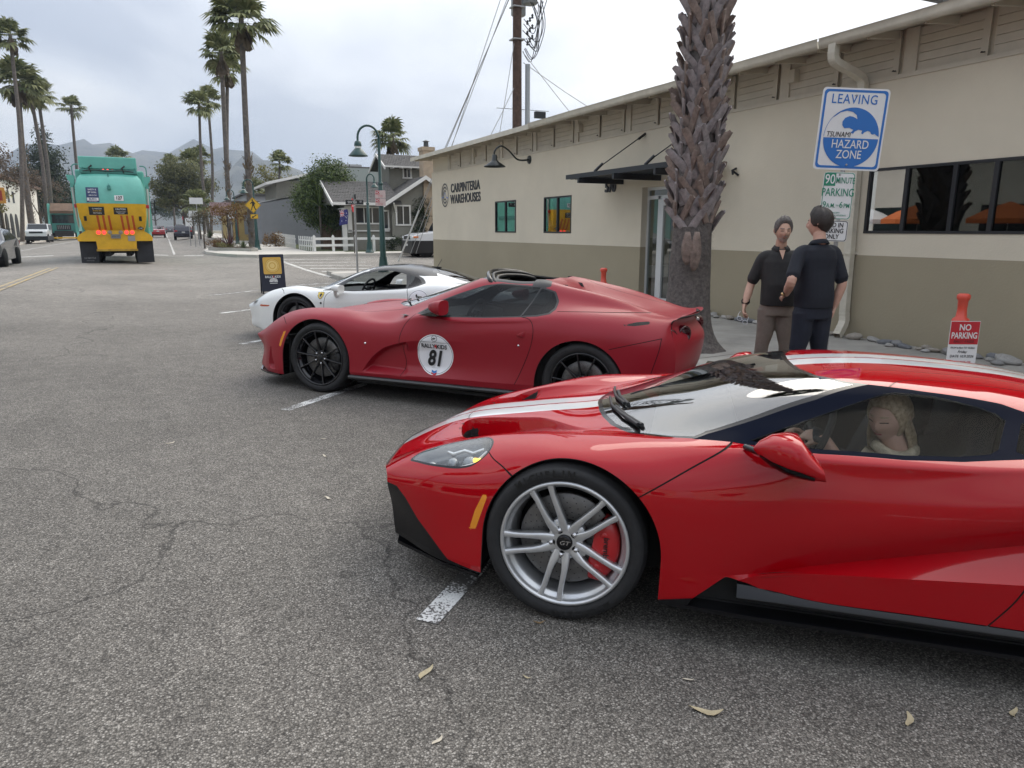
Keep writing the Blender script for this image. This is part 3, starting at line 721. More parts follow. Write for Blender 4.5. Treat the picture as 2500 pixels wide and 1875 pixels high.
# ------------------------------------------------------------------ long cream warehouse along the pavement
def stucco(name,col,var=.06):
 m=mat(name,col,.9,var=var,vscale=.7,bump=.28,bscale=35,detail=8);return m
M_cream=stucco('cream stucco',(.63,.57,.455));M_tan=stucco('tan stucco',(.335,.292,.205),.05);M_board=mat('cream painted boards',(.53,.48,.39),.75,var=.08,vscale=3,bump=.15,bscale=40)
M_gutter=mat('painted gutter',(.56,.52,.43),.55,var=.12,vscale=4);M_roofing=mat('grey roll roofing',(.12,.115,.11),.9,var=.2,vscale=5)
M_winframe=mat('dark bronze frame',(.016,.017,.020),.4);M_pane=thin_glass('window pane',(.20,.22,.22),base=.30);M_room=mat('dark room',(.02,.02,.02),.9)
M_alu=mat('white aluminium',(.62,.63,.63),.4,metal=.3);M_sign_dark=mat('dark sign letters',(.035,.036,.04),.5)
def build_warehouse():
 X=WALL;Y0,Y1=-14.0,25.45;root=empty('warehouse',(X,5,0));tag(root,'long cream and tan stucco warehouse with roof vents and pergola over its door','building')
 root.location=(0,0,0)
 opens=[(11.05,12.50,-.3,2.44),(18.44,19.86,1.51,2.40),(15.37,16.78,1.51,2.41),(1.9,7.15,1.545,2.42)]
 def wallband(z0,z1,name,m):
  b=MB();ys=sorted({Y0,Y1}|{v for o in opens for v in o[:2]});zs=sorted({z0,z1}|{v for o in opens for v in o[2:]if z0<v<z1})
  for i in range(len(ys)-1):
   for j in range(len(zs)-1):
    cy,cz=(ys[i]+ys[i+1])/2,(zs[j]+zs[j+1])/2
    if any(o[0]<cy<o[1]and o[2]<cz<o[3]for o in opens):continue
    b.add([(X,ys[i],zs[j]),(X,ys[i+1],zs[j]),(X,ys[i+1],zs[j+1]),(X,ys[i],zs[j+1])],[(0,3,2,1)])
  for o in opens:
   za,zb=max(z0,o[2]),min(z1,o[3])
   if za>=zb:continue
   dp=.20 if o[2]<0 else .07
   for yy in o[:2]:b.add([(X,yy,za),(X+dp,yy,za),(X+dp,yy,zb),(X,yy,zb)],[(0,1,2,3)])
   if z0<o[3]<=z1:b.add([(X,o[0],o[3]),(X+dp,o[0],o[3]),(X+dp,o[1],o[3]),(X,o[1],o[3])],[(0,1,2,3)])
   if z0<=o[2]<z1:b.add([(X,o[0],o[2]),(X+dp,o[0],o[2]),(X+dp,o[1],o[2]),(X,o[1],o[2])],[(0,1,2,3)])
   # end wall towards the side street
  b.add([(X,Y1,z0),(X+14,Y1,z0),(X+14,Y1,z1),(X,Y1,z1)],[(0,1,2,3)])
  b.build(name,m,root,fix=False)
 wallband(-.4,1.24,'lower_wall',M_tan);wallband(1.24,3.60,'wall',M_cream)
 b=MB();b.box(X+.06,X+.1,Y0,Y1,3.55,4.2);b.add([(X+.06,Y1-.01,3.6),(X+14,Y1-.01,3.6),(X+14,Y1-.01,4.6),(X+7,Y1-.01,5.3),(X+.06,Y1-.01,4.2)],[(0,1,2,3,4)]);b.build('upper_wall',M_cream,root)
 b=MB();b.box(X-.018,X+.06,Y0,23.72,3.545,3.60);b.build('band_rail',M_board,root)
 # vent flaps: board panels in pairs with battens, a bay every 2.2 m
 y=23.68;i=0;boards=[]
 while y>Y0+2.3:
  for(a,w)in((.10,.86),(1.06,.86)):
   ya,yb=y-a-w,y-a;pn=empty('vent_flap',(0,0,0),0,root)
   for k in range(5):
    b=MB();z0=3.605+k*.104;b.box(X+.018+rnd.uniform(0,.006),X+.06,ya,yb,z0+.003,z0+.101);b.build('board',M_board,pn)
   b=MB();b.box(X+.002,X+.02,ya-.04,ya+.045,3.60,4.13);b.build('batten',M_board,pn)
   b=MB();b.tube([(X-.01,ya+.02,3.66),(X-.03,ya+.02,3.65),(X-.03,ya-.03,3.645)],.008,6);b.build('hook',M_black_satin,pn)
  if i%3==1:
   b=MB();b.prism([(y-.16,3.98),(y-.26,3.98),(y-.27,3.80),(y-.13,3.80)],X-.09,X+.02,'YZ');b.build('vent_cowl',M_board,root)
  b=MB();b.box(X-.012,X+.06,y-.10,y+.08,3.60,4.14);b.build('bay_post',M_board,root)
  y-=2.12;i+=1
  # roof, rafters, gutter
 pit=.18
 def rz(x):return 4.16+pit*(x-X)
 b=MB();xe=X-.62
 b.add([(xe,Y0,rz(xe)+.06),(xe,Y1+.45,rz(xe)+.06),(X+7,Y1+.45,rz(X+7)+.06),(X+7,Y0,rz(X+7)+.06),(xe,Y0,rz(xe)),(xe,Y1+.45,rz(xe)),(X+7,Y1+.45,rz(X+7)),(X+7,Y0,rz(X+7))],[(0,1,2,3),(4,7,6,5),(0,4,5,1),(1,5,6,2)],0)
 b.add([(X+7,Y0,rz(X+7)+.06),(X+7,Y1+.45,rz(X+7)+.06),(X+15,Y1+.45,3.9),(X+15,Y0,3.9)],[(0,1,2,3)]);roof=b.build('roof',M_roofing,root)
 b=MB();b.add([(xe+.01,Y0,rz(xe)-.006),(X+.1,Y0,rz(X+.1)-.006),(X+.1,Y1+.44,rz(X+.1)-.006),(xe+.01,Y1+.44,rz(xe)-.006)],[(0,1,2,3)]);b.build('soffit_board',M_board,roof,fix=False)
 y=Y1+.2
 while y>Y0:
  b=MB();b.add([(X+.06,y+dy,rz(X+.06)-.008-dz)for dy in(-.025,.025)for dz in(0,.11)]+[(xe+.06,y+dy,rz(xe+.06)-.008-dz)for dy in(-.025,.025)for dz in(0,.06)],[(0,1,3,2),(4,6,7,5),(0,4,5,1),(2,3,7,6),(1,5,7,3)]);b.build('rafter_tail',M_board,root);y-=.78
 gz_=rz(xe)+.02
 prof=[(xe-.005,gz_+.05),(xe-.005,gz_-.05),(xe-.03,gz_-.075),(xe-.085,gz_-.075),(xe-.11,gz_-.02),(xe-.105,gz_+.045),(xe-.118,gz_+.052)]
 for(ya,yb)in((7.6,16.3),(Y0,7.58)):
  rows=[[(px,yy,pz+rnd.uniform(-.006,.006))for px,pz in prof]for yy in frange(ya,yb,int((yb-ya)/1.2)+2)]
  b=MB();b.grid(rows);b.build('gutter',M_gutter,root)
 b=MB();b.box(xe-.03,xe-.004,16.3,Y1+.44,gz_-.06,gz_+.06);b.build('eave_board',M_gutter,root)
 b=MB();b.box(xe-.02,X+.2,Y1+.42,Y1+.45,4.05,4.13);b.build('verge_board',M_gutter,root)
 b=MB();b.box(X-.2,X+2.4,4.2,6.9,4.55,4.67);b.box(X+.2,X+2.0,4.6,6.5,4.2,4.55);b.build('roof_hatch',mat('galvanised hatch',(.42,.42,.41),.5,metal=.3),root)
 # downspout with its bends
 pts=[(xe-.05,7.36,4.02),(xe-.05,7.36,3.86),(xe+.02,7.35,3.78),(X-.20,7.34,3.66),(X-.10,7.33,3.58),(X-.085,7.33,3.46),(X-.085,7.30,2.0),(X-.085,7.27,.42),(X-.10,7.25,.28),(X-.20,7.22,.16),(X-.30,7.18,.09)]
 pts=cr_pts(pts[:6],4)[:-1]+[Vector(p)for p in pts[5:8]]+cr_pts(pts[7:],4)[1:]
 rows=[]
 for i,p in enumerate(pts):
  d=(pts[min(i+1,len(pts)-1)]-pts[max(i-1,0)]).normalized();s1=Vector((0,1,0));s2=d.cross(s1).normalized();rr=.055*(1+.05*(i%2))
  rows.append([p+s1*rr*a+s2*rr*.8*c for a,c in((-1,-1),(1,-1),(1,1),(-1,1))])
 b=MB();b.grid(rows,smooth=False,closed=True);o=b.build('downspout',M_gutter,root)
 for z in(3.3,1.25):
  b=MB();b.box(X-.145,X,7.22+.02*(z>2),7.40,z,z+.025);b.build('strap',M_gutter,o)
  # windows: two sliders with blinds, a long ribbon window
 def window(y0,y1,z0,z1,mull,name='window'):
  w=empty(name,(0,0,0),0,root);b=MB();f=.035;d0,d1=X-.012,X+.05
  b.box(d0,d1,y0,y1,z0,z0+f);b.box(d0,d1,y0,y1,z1-f,z1);b.box(d0+.001,d1-.001,y0,y0+f,z0+f,z1-f);b.box(d0+.001,d1-.001,y1-f,y1,z0+f,z1-f)
  for m in mull:b.box(d0+.002,d1-.002,m-.028,m+.028,z0+f,z1-f)
  b.build('frame',M_winframe,w)
  es=[y0+f]+list(mull)+[y1-f]
  for a,c in zip(es[:-1],es[1:]):
   b=MB();b.add([(X+.02,a,z0+f),(X+.02,c,z0+f),(X+.02,c,z1-f),(X+.02,a,z1-f)],[(0,1,2,3)]);b.build('pane',M_pane,w,fix=False)
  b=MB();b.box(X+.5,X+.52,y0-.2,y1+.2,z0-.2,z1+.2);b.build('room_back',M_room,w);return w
 M_blind=mat('window blind',(.34,.35,.34),.8,var=.1,vscale=5)
 for(y0,y1,mid)in((18.44,19.86,19.15),(15.37,16.78,16.07)):
  w=window(y0,y1,1.51,2.405,[mid])
  for k in range(9):
   b=MB();ya=y0+.05+k*.072;b.add([(X+.06+.012*(k%2),ya,1.54),(X+.06+.012*((k+1)%2),ya+.07,1.54),(X+.06+.012*((k+1)%2),ya+.07,2.37),(X+.06+.012*(k%2),ya,2.37)],[(0,1,2,3)]);b.build('blind_slat',mat('pale blind',(.30,.32,.28),.45,metal=.2,var=.35,vscale=9),w,fix=False)
 w=window(1.9,7.15,1.545,2.42,[6.57,5.92,5.42,4.7,4.0,3.3,2.6])
 b=MB();b.add([(X+.10,1.95,1.58),(X+.10,7.1,1.58),(X+.10,7.1,2.39),(X+.10,1.95,2.39)],[(0,1,2,3)]);b.build('blind',mat('grey roller blind',(.10,.11,.11),.8,var=.15,vscale=2),w,fix=False)
 # recessed glass door with sidelight and transom
 d=empty('door',(0,0,0),0,root);xd=X+.14
 b=MB()
 for(ya,yb,za,zb)in((12.44,12.50,-.1,2.44),(12.06,12.13,-.1,2.26),(11.05,11.11,-.1,2.44),(11.11,12.44,2.38,2.44),(11.11,12.44,2.20,2.27),(12.13,12.44,-.1,.04)):b.box(xd,xd+.06,ya,yb,za,zb)
 b.build('frame',M_alu,d)
 b=MB();b.box(xd-.02,xd+.03,11.93,12.055,.0,2.195);b.box(xd-.02,xd+.03,11.115,11.22,.0,2.195);b.box(xd-.019,xd+.029,11.22,11.93,2.07,2.19);b.box(xd-.019,xd+.029,11.22,11.93,.0,.22);b.build('leaf',M_alu,d)
 M_dglass=thin_glass('pale door glass',(.42,.50,.50),base=.14)
 for(ya,yb,za,zb)in((12.13,12.44,.04,2.20),(11.22,11.93,.22,2.07),(11.11,12.44,2.27,2.38)):
  b=MB();b.add([(xd+.02,ya,za),(xd+.02,yb,za),(xd+.02,yb,zb),(xd+.02,ya,zb)],[(0,1,2,3)]);b.build('pane',M_dglass,d,fix=False)
 b=MB();b.box(xd+1.0,xd+1.05,10.5,13,-.1,2.5);b.build('room_back',mat('pale room',(.22,.25,.25),.8),d)
 b=MB();b.box(X-.02,xd+.3,11.0,12.5,-.3,.045);b.build('threshold',M_conc,d)
 # black slat pergola over the door, hung on two rods
 aw=empty('pergola',(0,0,0),0,root);za=2.62
 for k in range(9):
  b=MB();x=X-.12-k*.112;b.box(x-.025,x+.025,9.95,13.85,za+.03,za+.12);b.build('slat',M_winframe,aw)
 for yy in(13.2,11.9,10.6):b=MB();b.box(X-1.12,X-.01,yy-.03,yy+.03,za-.08,za+.028);b.build('beam',M_winframe,aw)
 for yy in(12.46,10.75):
  b=MB();b.tube([(X,yy,3.49),(X-1.0,yy+.3,za+.14)],.012,6);b.tube([(X,yy,3.49),(X-.14,yy+.04,3.38)],.028,6);b.tube([(X-.84,yy+.25,za+.28),(X-1.0,yy+.3,za+.12)],.028,6);b.build('tie_rod',M_winframe,aw)
  # gooseneck lamp
 lm=empty('wall_lamp',(0,0,0),0,root);yl=17.62
 b=MB();b.lathe([(0,-.03),(.10,-.03),(.11,0)],c=(X,yl,3.41),axis='X',n=18);b.build('lamp_plate',mat('green black enamel',(.012,.016,.015),.35),lm)
 b=MB();b.tube(cr_pts([(X,yl,3.41),(X-.35,yl,3.40),(X-.62,yl,3.62),(X-.85,yl,3.72),(X-1.02,yl,3.58),(X-1.02,yl,3.40)],6),.022,8);b.build('gooseneck',MATS['green black enamel'],lm)
 b=MB();b.lathe([(.035,.12),(.06,.11),(.075,-.02),(.10,-.05),(.28,-.17),(.285,-.19),(.27,-.175),(.09,-.06),(.0,-.04)],c=(X-1.02,yl,3.38),n=28);b.build('lamp_shade',MATS['green black enamel'],lm)
 b=MB();b.lathe([(0,-.16),(.05,-.14),(.05,-.06)],c=(X-1.02,yl,3.38),n=12);b.build('bulb',mat('white bulb',(.8,.8,.78),.4),lm)
 # lettering and emblem
 rt=(math.pi/2,0,-math.pi/2)
 for(t,z)in(('CARPINTERIA',2.945),('WAREHOUSES',2.585)):text(t,.40,M_sign_dark,root,(X-.012,22.25,z),rt,'lettering',.98 if t[0]=='C' else .965,.016,ext=.008,space=1.06)
 for(r0,r1)in((.375,.335),(.27,.225),(.165,.125)):
  b=MB();n=40;full=r0>.3
  pts=[i/n for i in range(n+1)];a0,a1=(0,2*math.pi)if full else(.75,2*math.pi-.75)
  b.grid([[(X-.012,24.10+r*math.cos(a0+(a1-a0)*t)*.92*-1,2.76+r*1.06*math.sin(a0+(a1-a0)*t))for t in pts]for r in(r0,r1)]);
  o=b.build('emblem_ring',M_sign_dark,root,fix=False)
 b=MB();b.grid([[(X-.014,24.10-.33+.66*t,2.66+.16*math.exp(-((t-.5)/.16)**2)+dz+.03*t)for t in frange(0,1,24)]for dz in(-.02,.02)]);b.build('emblem_wave',mat('wave blue print',(.18,.25,.48),.5),root,fix=False)
 text('570',.30,M_sign_dark,root,(X-.02,13.66,2.50),rt,'house_number',.92,.03,ext=.02)
 # small wall fittings
 b=MB();b.tube([(X,10.37,.38),(X-.07,10.37,.38),(X-.10,10.37,.34)],.022,8);b.lathe([(.03,0),(.03,.02)],c=(X-.06,10.37,.41),n=8);b.build('hose_bib',mat('brass',(.25,.18,.09),.5,metal=.7),root)
 b=MB();b.tube([(X,9.80,2.62),(X-.10,9.78,2.58),(X-.12,9.74,2.52)],.022,6);b.tube([(X-.01,9.72,2.50),(X-.10,9.78,2.58)],.018,6);b.build('wall_bracket',M_winframe,root)
 return root
build_warehouse()
# ------------------------------------------------------------------ the big palm at the curb
M_bark=mat('palm fibre bark',(.115,.100,.092),.95,var=.5,vscale=22,bump=1.,bscale=70,detail=10)
M_boot=mat('grey palm boot',(.235,.205,.200),.85,var=.38,vscale=14,bump=.6,bscale=55)
M_boot2=mat('brown palm boot',(.20,.150,.125),.85,var=.4,vscale=14,bump=.6,bscale=55)
def build_big_palm():
 base=Vector((6.28,7.62,-.05));root=empty('palm_trunk',base);tag(root,'thick palm trunk at the curb clad in crossed grey leaf bases','palm tree',None)
 tip=Vector((.58,.55,6.2))
 def c(z):
  t=z/6.2;return Vector((tip.x*t**1.2*1.0-.08*math.sin(t*3.1)*0,tip.y*t,z))
 def rad(z):return max(.20,.262+.28*math.exp(-z/.16)+.075*math.exp(-z/.9)-.02*math.sin(z)*0-.012*z)
 b=MB();rows=[]
 for i in range(60):
  z=12.0*(i/59)**1.4;row=[]
  for j in range(40):
   a=2*math.pi*j/40;r=rad(z)*(1+.10*math.exp(-z/.35)*math.sin(a*5+1.3)+.06*math.exp(-z/.3)*math.sin(a*11)+.012*math.sin(a*23+z*3))
   p=c(z);row.append((p.x+r*math.cos(a),p.y+r*math.sin(a),z))
  rows.append(row)
 b.grid(rows,closed=True);b.build('trunk',M_bark,root)
 # woven leaf bases, each a split curved strap, spiralling up
 protos=[]
 for v in range(5):
  q=random.Random(20+v);b=MB();L=.27+.05*q.random();lean=q.uniform(.34,.46)
  for sg in(-1,1):
   rows=[]
   for i in range(7):
    t=i/6;z=L*t;y=sg*(.035+lean*t*.52);out=.008+.014*t+.014*t*t
    w=.070*(1-.30*t)
    ragged=q.uniform(-.02,.02)if i==6 else 0
    rows.append([(out-.012,y-w,z-.02+ragged),(out+.006,y-w*.5,z),(out+.012,y,z+.004+ragged),(out+.006,y+w*.5,z),(out-.012,y+w,z-.02+ragged)])
   b.grid(rows);b.grid([[(p[0]-.022,p[1],p[2])for p in r]for r in rows]);b.add([tuple(p)for p in rows[-1]]+[(p[0]-.022,p[1],p[2])for p in rows[-1]],[(i,i+1,i+6,i+5)for i in range(4)])
   for e in(0,4):b.add([r[e]for r in rows]+[(r[e][0]-.022,r[e][1],r[e][2])for r in rows],[(i,i+1,i+8,i+7)for i in range(6)])
  me=b.mesh('leaf_base',fix=False);me.materials.append(M_boot if v%3 else M_boot2);protos.append(me)
 n_turn=5.0;k=0;z=1.62;q=random.Random(5)
 while z<7.9:
  a=k*2.39996*1.0;a=k*(2*math.pi/n_turn)+(k//5)*(2*math.pi/10)
  r=rad(z)-.012;p=c(z)
  o=link('leaf_base',protos[q.randrange(5)],None,root);s=q.uniform(.92,1.12)
  o.location=(p.x+r*math.cos(a),p.y+r*math.sin(a),z+q.uniform(-.03,.03))
  o.rotation_euler=(q.uniform(-.10,.10),R(-2)+q.uniform(-.05,.06),a+q.uniform(-.08,.08));o.scale=(1,s,s)
  k+=1;z+=.128/n_turn
  # two hanging straps and a ragged skirt below the last bases
 for(a,l,tw)in((R(219),.42,.10),(R(243),.50,-.25)):
  b=MB();rows=[];r=rad(1.5)+.012
  for i in range(9):
   t=i/8;w=(.030+.030*math.sin(t*2.9))*(1 if t<.95 else .5);z=1.62-l*t;o_=.01+.04*math.sin(t*math.pi)
   rows.append([((r+o_)*math.cos(a+dw/r+tw*t*.3),(r+o_+.006*(dw==0))*math.sin(a+dw/r+tw*t*.3),z)for dw in(-w,-w*.5,0,w*.5,w)])
  b.grid(rows);o=b.build('hanging_leaf_base',M_boot2,root);md=o.modifiers.new('s','SOLIDIFY');md.thickness=.015
 b=MB()
 for i in range(420):
  a=q.uniform(0,2*math.pi);z=q.uniform(1.05,1.75);r=rad(z)-.005;l=q.uniform(.05,.14);p=c(z);u=Vector((math.cos(a),math.sin(a),0))
  p0=p+u*r;p1=p0+u*l*.6+Vector((q.uniform(-.03,.03),q.uniform(-.03,.03),-l*.6));s_=Vector((-u.y,u.x,0))*.004
  b.add([p0-s_,p0+s_,p1],[(0,1,2)])
 for i in range(700):
  a=q.uniform(0,2*math.pi);z=q.uniform(.05,1.3);r=rad(z)-.004;p=c(z);u=Vector((math.cos(a),math.sin(a),0));l=q.uniform(.02,.055)
  p0=p+u*r;p1=p0+u*l*.7+Vector((0,0,-l*.5));s_=Vector((-u.y,u.x,0))*.003;b.add([p0-s_,p0+s_,p1],[(0,1,2)])
 b.build('fibre',M_bark,root,kind='stuff',fix=False)
 # crown far overhead, out of the picture but seen in reflections
 b=MB();top=c(12.0)
 for i in range(54):
  a=q.uniform(0,6.28);el=R(q.uniform(-40,80));l=q.uniform(1.5,2.2);d=Vector((math.cos(a)*math.cos(el),math.sin(a)*math.cos(el),math.sin(el)));s_=Vector((-d.y,d.x,0));s_=s_.normalized()if s_.length>.05 else Vector((1,0,0));p1=top+d*l*.5
  b.add([top-s_*.03,top+s_*.03,p1+s_*.02,p1-s_*.02],[(0,1,2,3)])
  for k in range(12):
   th=R(-100+200*k/11);dv=d*math.cos(th)+s_*math.sin(th);w=(s_*math.cos(th)-d*math.sin(th))*.07;tp=p1+dv*l*.6-Vector((0,0,.3*l*.6));b.add([p1,p1+dv*l*.35-w,tp,p1+dv*l*.35+w],[(0,1,2,3)])
 b.build('crown',mat('palm frond green',(.06,.08,.03),.6,var=.3,vscale=3),root,fix=False)
 return root
build_big_palm()
# ------------------------------------------------------------------ foliage helpers
def leaf_mat(name,c1,c2,rough=.6):
 m=bpy.data.materials.new(name);m.use_nodes=True;nt=m.node_tree;b=nt.nodes['Principled BSDF'];N=nt.nodes.new;L=nt.links.new
 oi=N('ShaderNodeNewGeometry');r=N('ShaderNodeValToRGB');r.color_ramp.elements[0].color=(*c1,1);r.color_ramp.elements[1].color=(*c2,1);L(oi.outputs['Random Per Island'],r.inputs[0]);L(r.outputs[0],b.inputs['Base Color'])
 b.inputs['Roughness'].default_value=rough;b.inputs['Specular IOR Level'].default_value=.3
 tr=N('ShaderNodeBsdfTranslucent');L(r.outputs[0],tr.inputs[0]);mx=N('ShaderNodeMixShader');mx.inputs[0].default_value=.25;out=nt.nodes['Material Output']
 L(b.outputs[0],mx.inputs[1]);L(tr.outputs[0],mx.inputs[2]);L(mx.outputs[0],out.inputs[0]);MATS[name]=m;return m
LF_palm=leaf_mat('palm leaf green',(.07,.095,.035),(.27,.28,.13));LF_dark=leaf_mat('dark evergreen leaf',(.012,.022,.010),(.045,.065,.025));LF_mid=leaf_mat('mid green leaf',(.050,.060,.022),(.185,.185,.080))
LF_laurel=leaf_mat('glossy dark green leaf',(.018,.040,.010),(.13,.175,.045),.45);LF_yellow=leaf_mat('yellow green leaf',(.09,.09,.025),(.26,.24,.09));LF_brown=leaf_mat('brown bare twig leaf',(.06,.045,.03),(.16,.115,.075));LF_rust=leaf_mat('rust leaf',(.09,.045,.015),(.22,.13,.04))
LF_red=leaf_mat('burgundy strap leaf',(.05,.012,.018),(.15,.06,.06));LF_agave=leaf_mat('grey green strap leaf',(.06,.085,.04),(.16,.19,.10));LF_dead=leaf_mat('dead frond',(.10,.075,.05),(.21,.165,.115));LF_grey=leaf_mat('grey green shrub',(.05,.05,.03),(.15,.13,.08))
M_ptrunk=mat('palm trunk grey',(.125,.108,.095),.95,var=.4,vscale=6,bump=1.,bscale=14);M_tbark=mat('tree bark',(.09,.075,.06),.95,var=.4,vscale=6,bump=.8,bscale=20)
def fan_palm(base,top,r0,seed,nf=46,size=1.5,skirt=True,shag=0.,label='',group=None,name='fan_palm',lean=None):
 q=random.Random(seed);base=Vector(base);top=Vector(top);root=empty(name,base);tag(root,label,'palm tree',group)
 v=top-base;H=v.length;mid=v*.5+Vector((q.uniform(-.02,.02)*H,q.uniform(-.02,.02)*H,0))
 pts=cr_pts([Vector((0,0,-.3)),v*.02,mid,v*.97,v],8)
 b=MB();b.tube(pts,[r0*(1.35 if i<3 else .92-.42*i/len(pts))for i in range(len(pts))],10);b.build('trunk',M_ptrunk,root)
 if shag:
  b=MB()
  for i in range(int(shag*260)):
   t=q.random()**.8*shag;p=v*t;a=q.uniform(0,6.28);u=Vector((math.cos(a),math.sin(a),0));s_=Vector((-u.y,u.x,0));l=q.uniform(.18,.42);w=q.uniform(.03,.07)
   p0=p+u*(r0*.9);p1=p0+u*l*.45+Vector((0,0,l*.8));b.add([p0-s_*w,p0+s_*w,p1+s_*w*.6,p1-s_*w*.6],[(0,1,2,3)])
  b.build('leaf_bases',LF_dead,root,kind='stuff',fix=False)
 b=MB();d=MB()
 for i in range(nf):
  a=q.uniform(0,6.28);el=R(q.uniform(-38,78))if i>nf*.2 else R(q.uniform(50,88))
  ln=size*q.uniform(.75,1.1);dirv=Vector((math.cos(a)*math.cos(el),math.sin(a)*math.cos(el),math.sin(el)))
  p0=v;p1=v+dirv*ln*.55-Vector((0,0,.04*ln));side=dirv.cross(Vector((0,0,1)));side=side.normalized()if side.length>.05 else Vector((1,0,0));upn=side.cross(dirv).normalized()
  b.add([p0-side*.02,p0+side*.02,p1+side*.014,p1-side*.014],[(0,1,2,3)])
  fr=ln*.62
  for k in range(13):
   th=R(-100+200*k/12+q.uniform(-5,5));dv=(dirv*math.cos(th)+side*math.sin(th)).normalized();L_=fr*(1-.25*abs(k-6)/6)*q.uniform(.85,1.05)
   w=side*math.cos(th)-dirv*math.sin(th);w=w*(.052*size);m1=p1+dv*L_*.6+upn*.03*size;tip=p1+dv*L_+Vector((0,0,-.22*L_-.10*L_*q.random()));
   b.add([p1,m1-w,tip,m1+w],[(0,1,2,3)])
 b.build('crown',LF_palm,root,fix=False)
 if skirt:
  for i in range(int(nf*.45)):
   a=q.uniform(0,6.28);u=Vector((math.cos(a),math.sin(a),0));s_=Vector((-u.y,u.x,0));z=-q.uniform(.0,.7)*size*.5;l=size*q.uniform(.25,.5);p0=v+u*r0*.6+Vector((0,0,z));p1=p0+u*l*.35+Vector((0,0,-l))
   d.add([p0,p1-s_*.13*size,p1-Vector((0,0,.2))-s_*.02,p1+s_*.13*size],[(0,1,2,3)])
  d.build('dead_fronds',LF_dead,root,fix=False)
 return root
def leafy(name,base,h,blobs,m,n,leaf,seed,label,cat='tree',group=None,trunk=.18,limbs=True,m_bark=None):
 """tree or shrub: tapered trunk and limbs, crown of leaf-sized faces in clumps spread through several volumes (relative centre, radii)"""
 q=random.Random(seed);root=empty(name,base);tag(root,label,cat,group)
 if trunk:
  b=MB();b.tube([(0,0,-.2),(0,0,h*.2),(q.uniform(-.1,.1),q.uniform(-.1,.1),h*.45),(0,0,h*.8)],[trunk*1.25,trunk,trunk*.75,trunk*.2],8)
  if limbs:
   for(c,r)in blobs:
    b.tube([(0,0,h*.32),(c[0]*.45,c[1]*.45,(h*.32+c[2])/2),(c[0]*.9,c[1]*.9,c[2])],[trunk*.5,trunk*.33,trunk*.1],6)
  b.build('trunk',m_bark or M_tbark,root)
 b=MB();tot=sum(r[0]*r[1]*r[2]for c,r in blobs)
 for(c,r)in blobs:
  k=int(n*r[0]*r[1]*r[2]/tot);ncl=max(4,k//26)
  for _ in range(ncl):
   d=Vector((q.gauss(0,1),q.gauss(0,1),q.gauss(0,1))).normalized();f=q.random()**.42;cc=Vector((c[0]+d.x*r[0]*f,c[1]+d.y*r[1]*f,c[2]+d.z*r[2]*f));cs=min(r)*.15+leaf*.8
   for _ in range(26):
    p=cc+Vector((q.gauss(0,cs),q.gauss(0,cs),q.gauss(0,cs*.8)))
    n_=(d+Vector((q.gauss(0,.7),q.gauss(0,.7),q.gauss(.3,.7)))).normalized();t=n_.orthogonal().normalized();t=(t*math.cos(q.uniform(0,6))+n_.cross(t)*math.sin(q.uniform(0,6))).normalized();s_=n_.cross(t);l=leaf*q.uniform(.6,1.3)
    b.add([p-t*l,p+s_*l*.45,p+t*l,p-s_*l*.45],[(0,1,2,3)])
 b.build('crown' if cat=='tree' else 'foliage',m,root,fix=False);return root
def strap_plant(name,base,h,n,m,w,seed,label,group=None,droop=.5):
 q=random.Random(seed);root=empty(name,base);tag(root,label,'plant',group);b=MB()
 for i in range(n):
  a=q.uniform(0,6.28);el=R(q.uniform(15,85));l=h*q.uniform(.7,1.15);u=Vector((math.cos(a),math.sin(a),0));s_=Vector((-u.y,u.x,0))
  rows=[]
  for k in range(5):
   t=k/4;p=u*l*t*math.cos(el)*(1+.1*t)+Vector((0,0,l*t*math.sin(el)-droop*l*t*t*.4*math.cos(el)));ww=w*(1-t)*(.6+1.2*t*(1-t)*2)
   rows.append([p-s_*ww,p+s_*ww+Vector((0,0,.003))])
  b.grid(rows)
 b.build('leaves',m,root,fix=False);return root
 # ------------------------------------------------------------------ palms
def GY(x,y):return G(max(LCURB,min(CURB,x)),y)
PG_R,PG_L='street palms on the right','street palms on the left'
fan_palm((4.9,48.,.35),(5.25,48.0,13.6),.25,11,56,2.1,True,.42,'tallest fan palm on the right, standing in the corner planter',PG_R)
fan_palm((4.75,62.,.6),(5.15,62.,14.6),.25,12,44,1.9,True,.45,'tall fan palm behind the corner planter palm, crown level with it',PG_R)
fan_palm((5.0,66.,.6),(5.85,66.,14.2),.22,13,40,1.7,True,.0,'slim fan palm whose crown hangs just below its taller neighbour',PG_R)
fan_palm((4.6,90.,.8),(4.75,90.,15.0),.22,14,44,1.9,False,.0,'fan palm farther up on the right with lower rounded crown',PG_R)
fan_palm((5.1,95.,.8),(6.05,95.,16.3),.22,15,40,1.9,False,.0,'slim fan palm standing just behind the lower rounded palm',PG_R)
fan_palm((-13.2,96.,.7),(-12.7,96.,16.8),.42,21,60,2.9,True,.62,'shaggy fan palm on the left beside the white parked car',PG_L)
fan_palm((-13.6,92.,.7),(-12.2,92.,20.6),.26,22,46,2.0,True,.0,'tallest thin fan palm at the left edge',PG_L)
fan_palm((-13.0,106.,.8),(-12.8,106.,17.1),.30,23,50,2.3,False,.35,'left palm leaning behind the shaggy palm, nearer of two slim trunks',PG_L)
fan_palm((-13.2,113.,.8),(-12.9,113.,18.5),.30,24,50,2.3,False,.35,'second slim leaning palm behind the shaggy palm',PG_L)
fan_palm((-13.4,155.,.9),(-12.9,155.,22.9),.36,25,34,2.4,False,.0,'lone slim palm rising beside the conifer',PG_L)
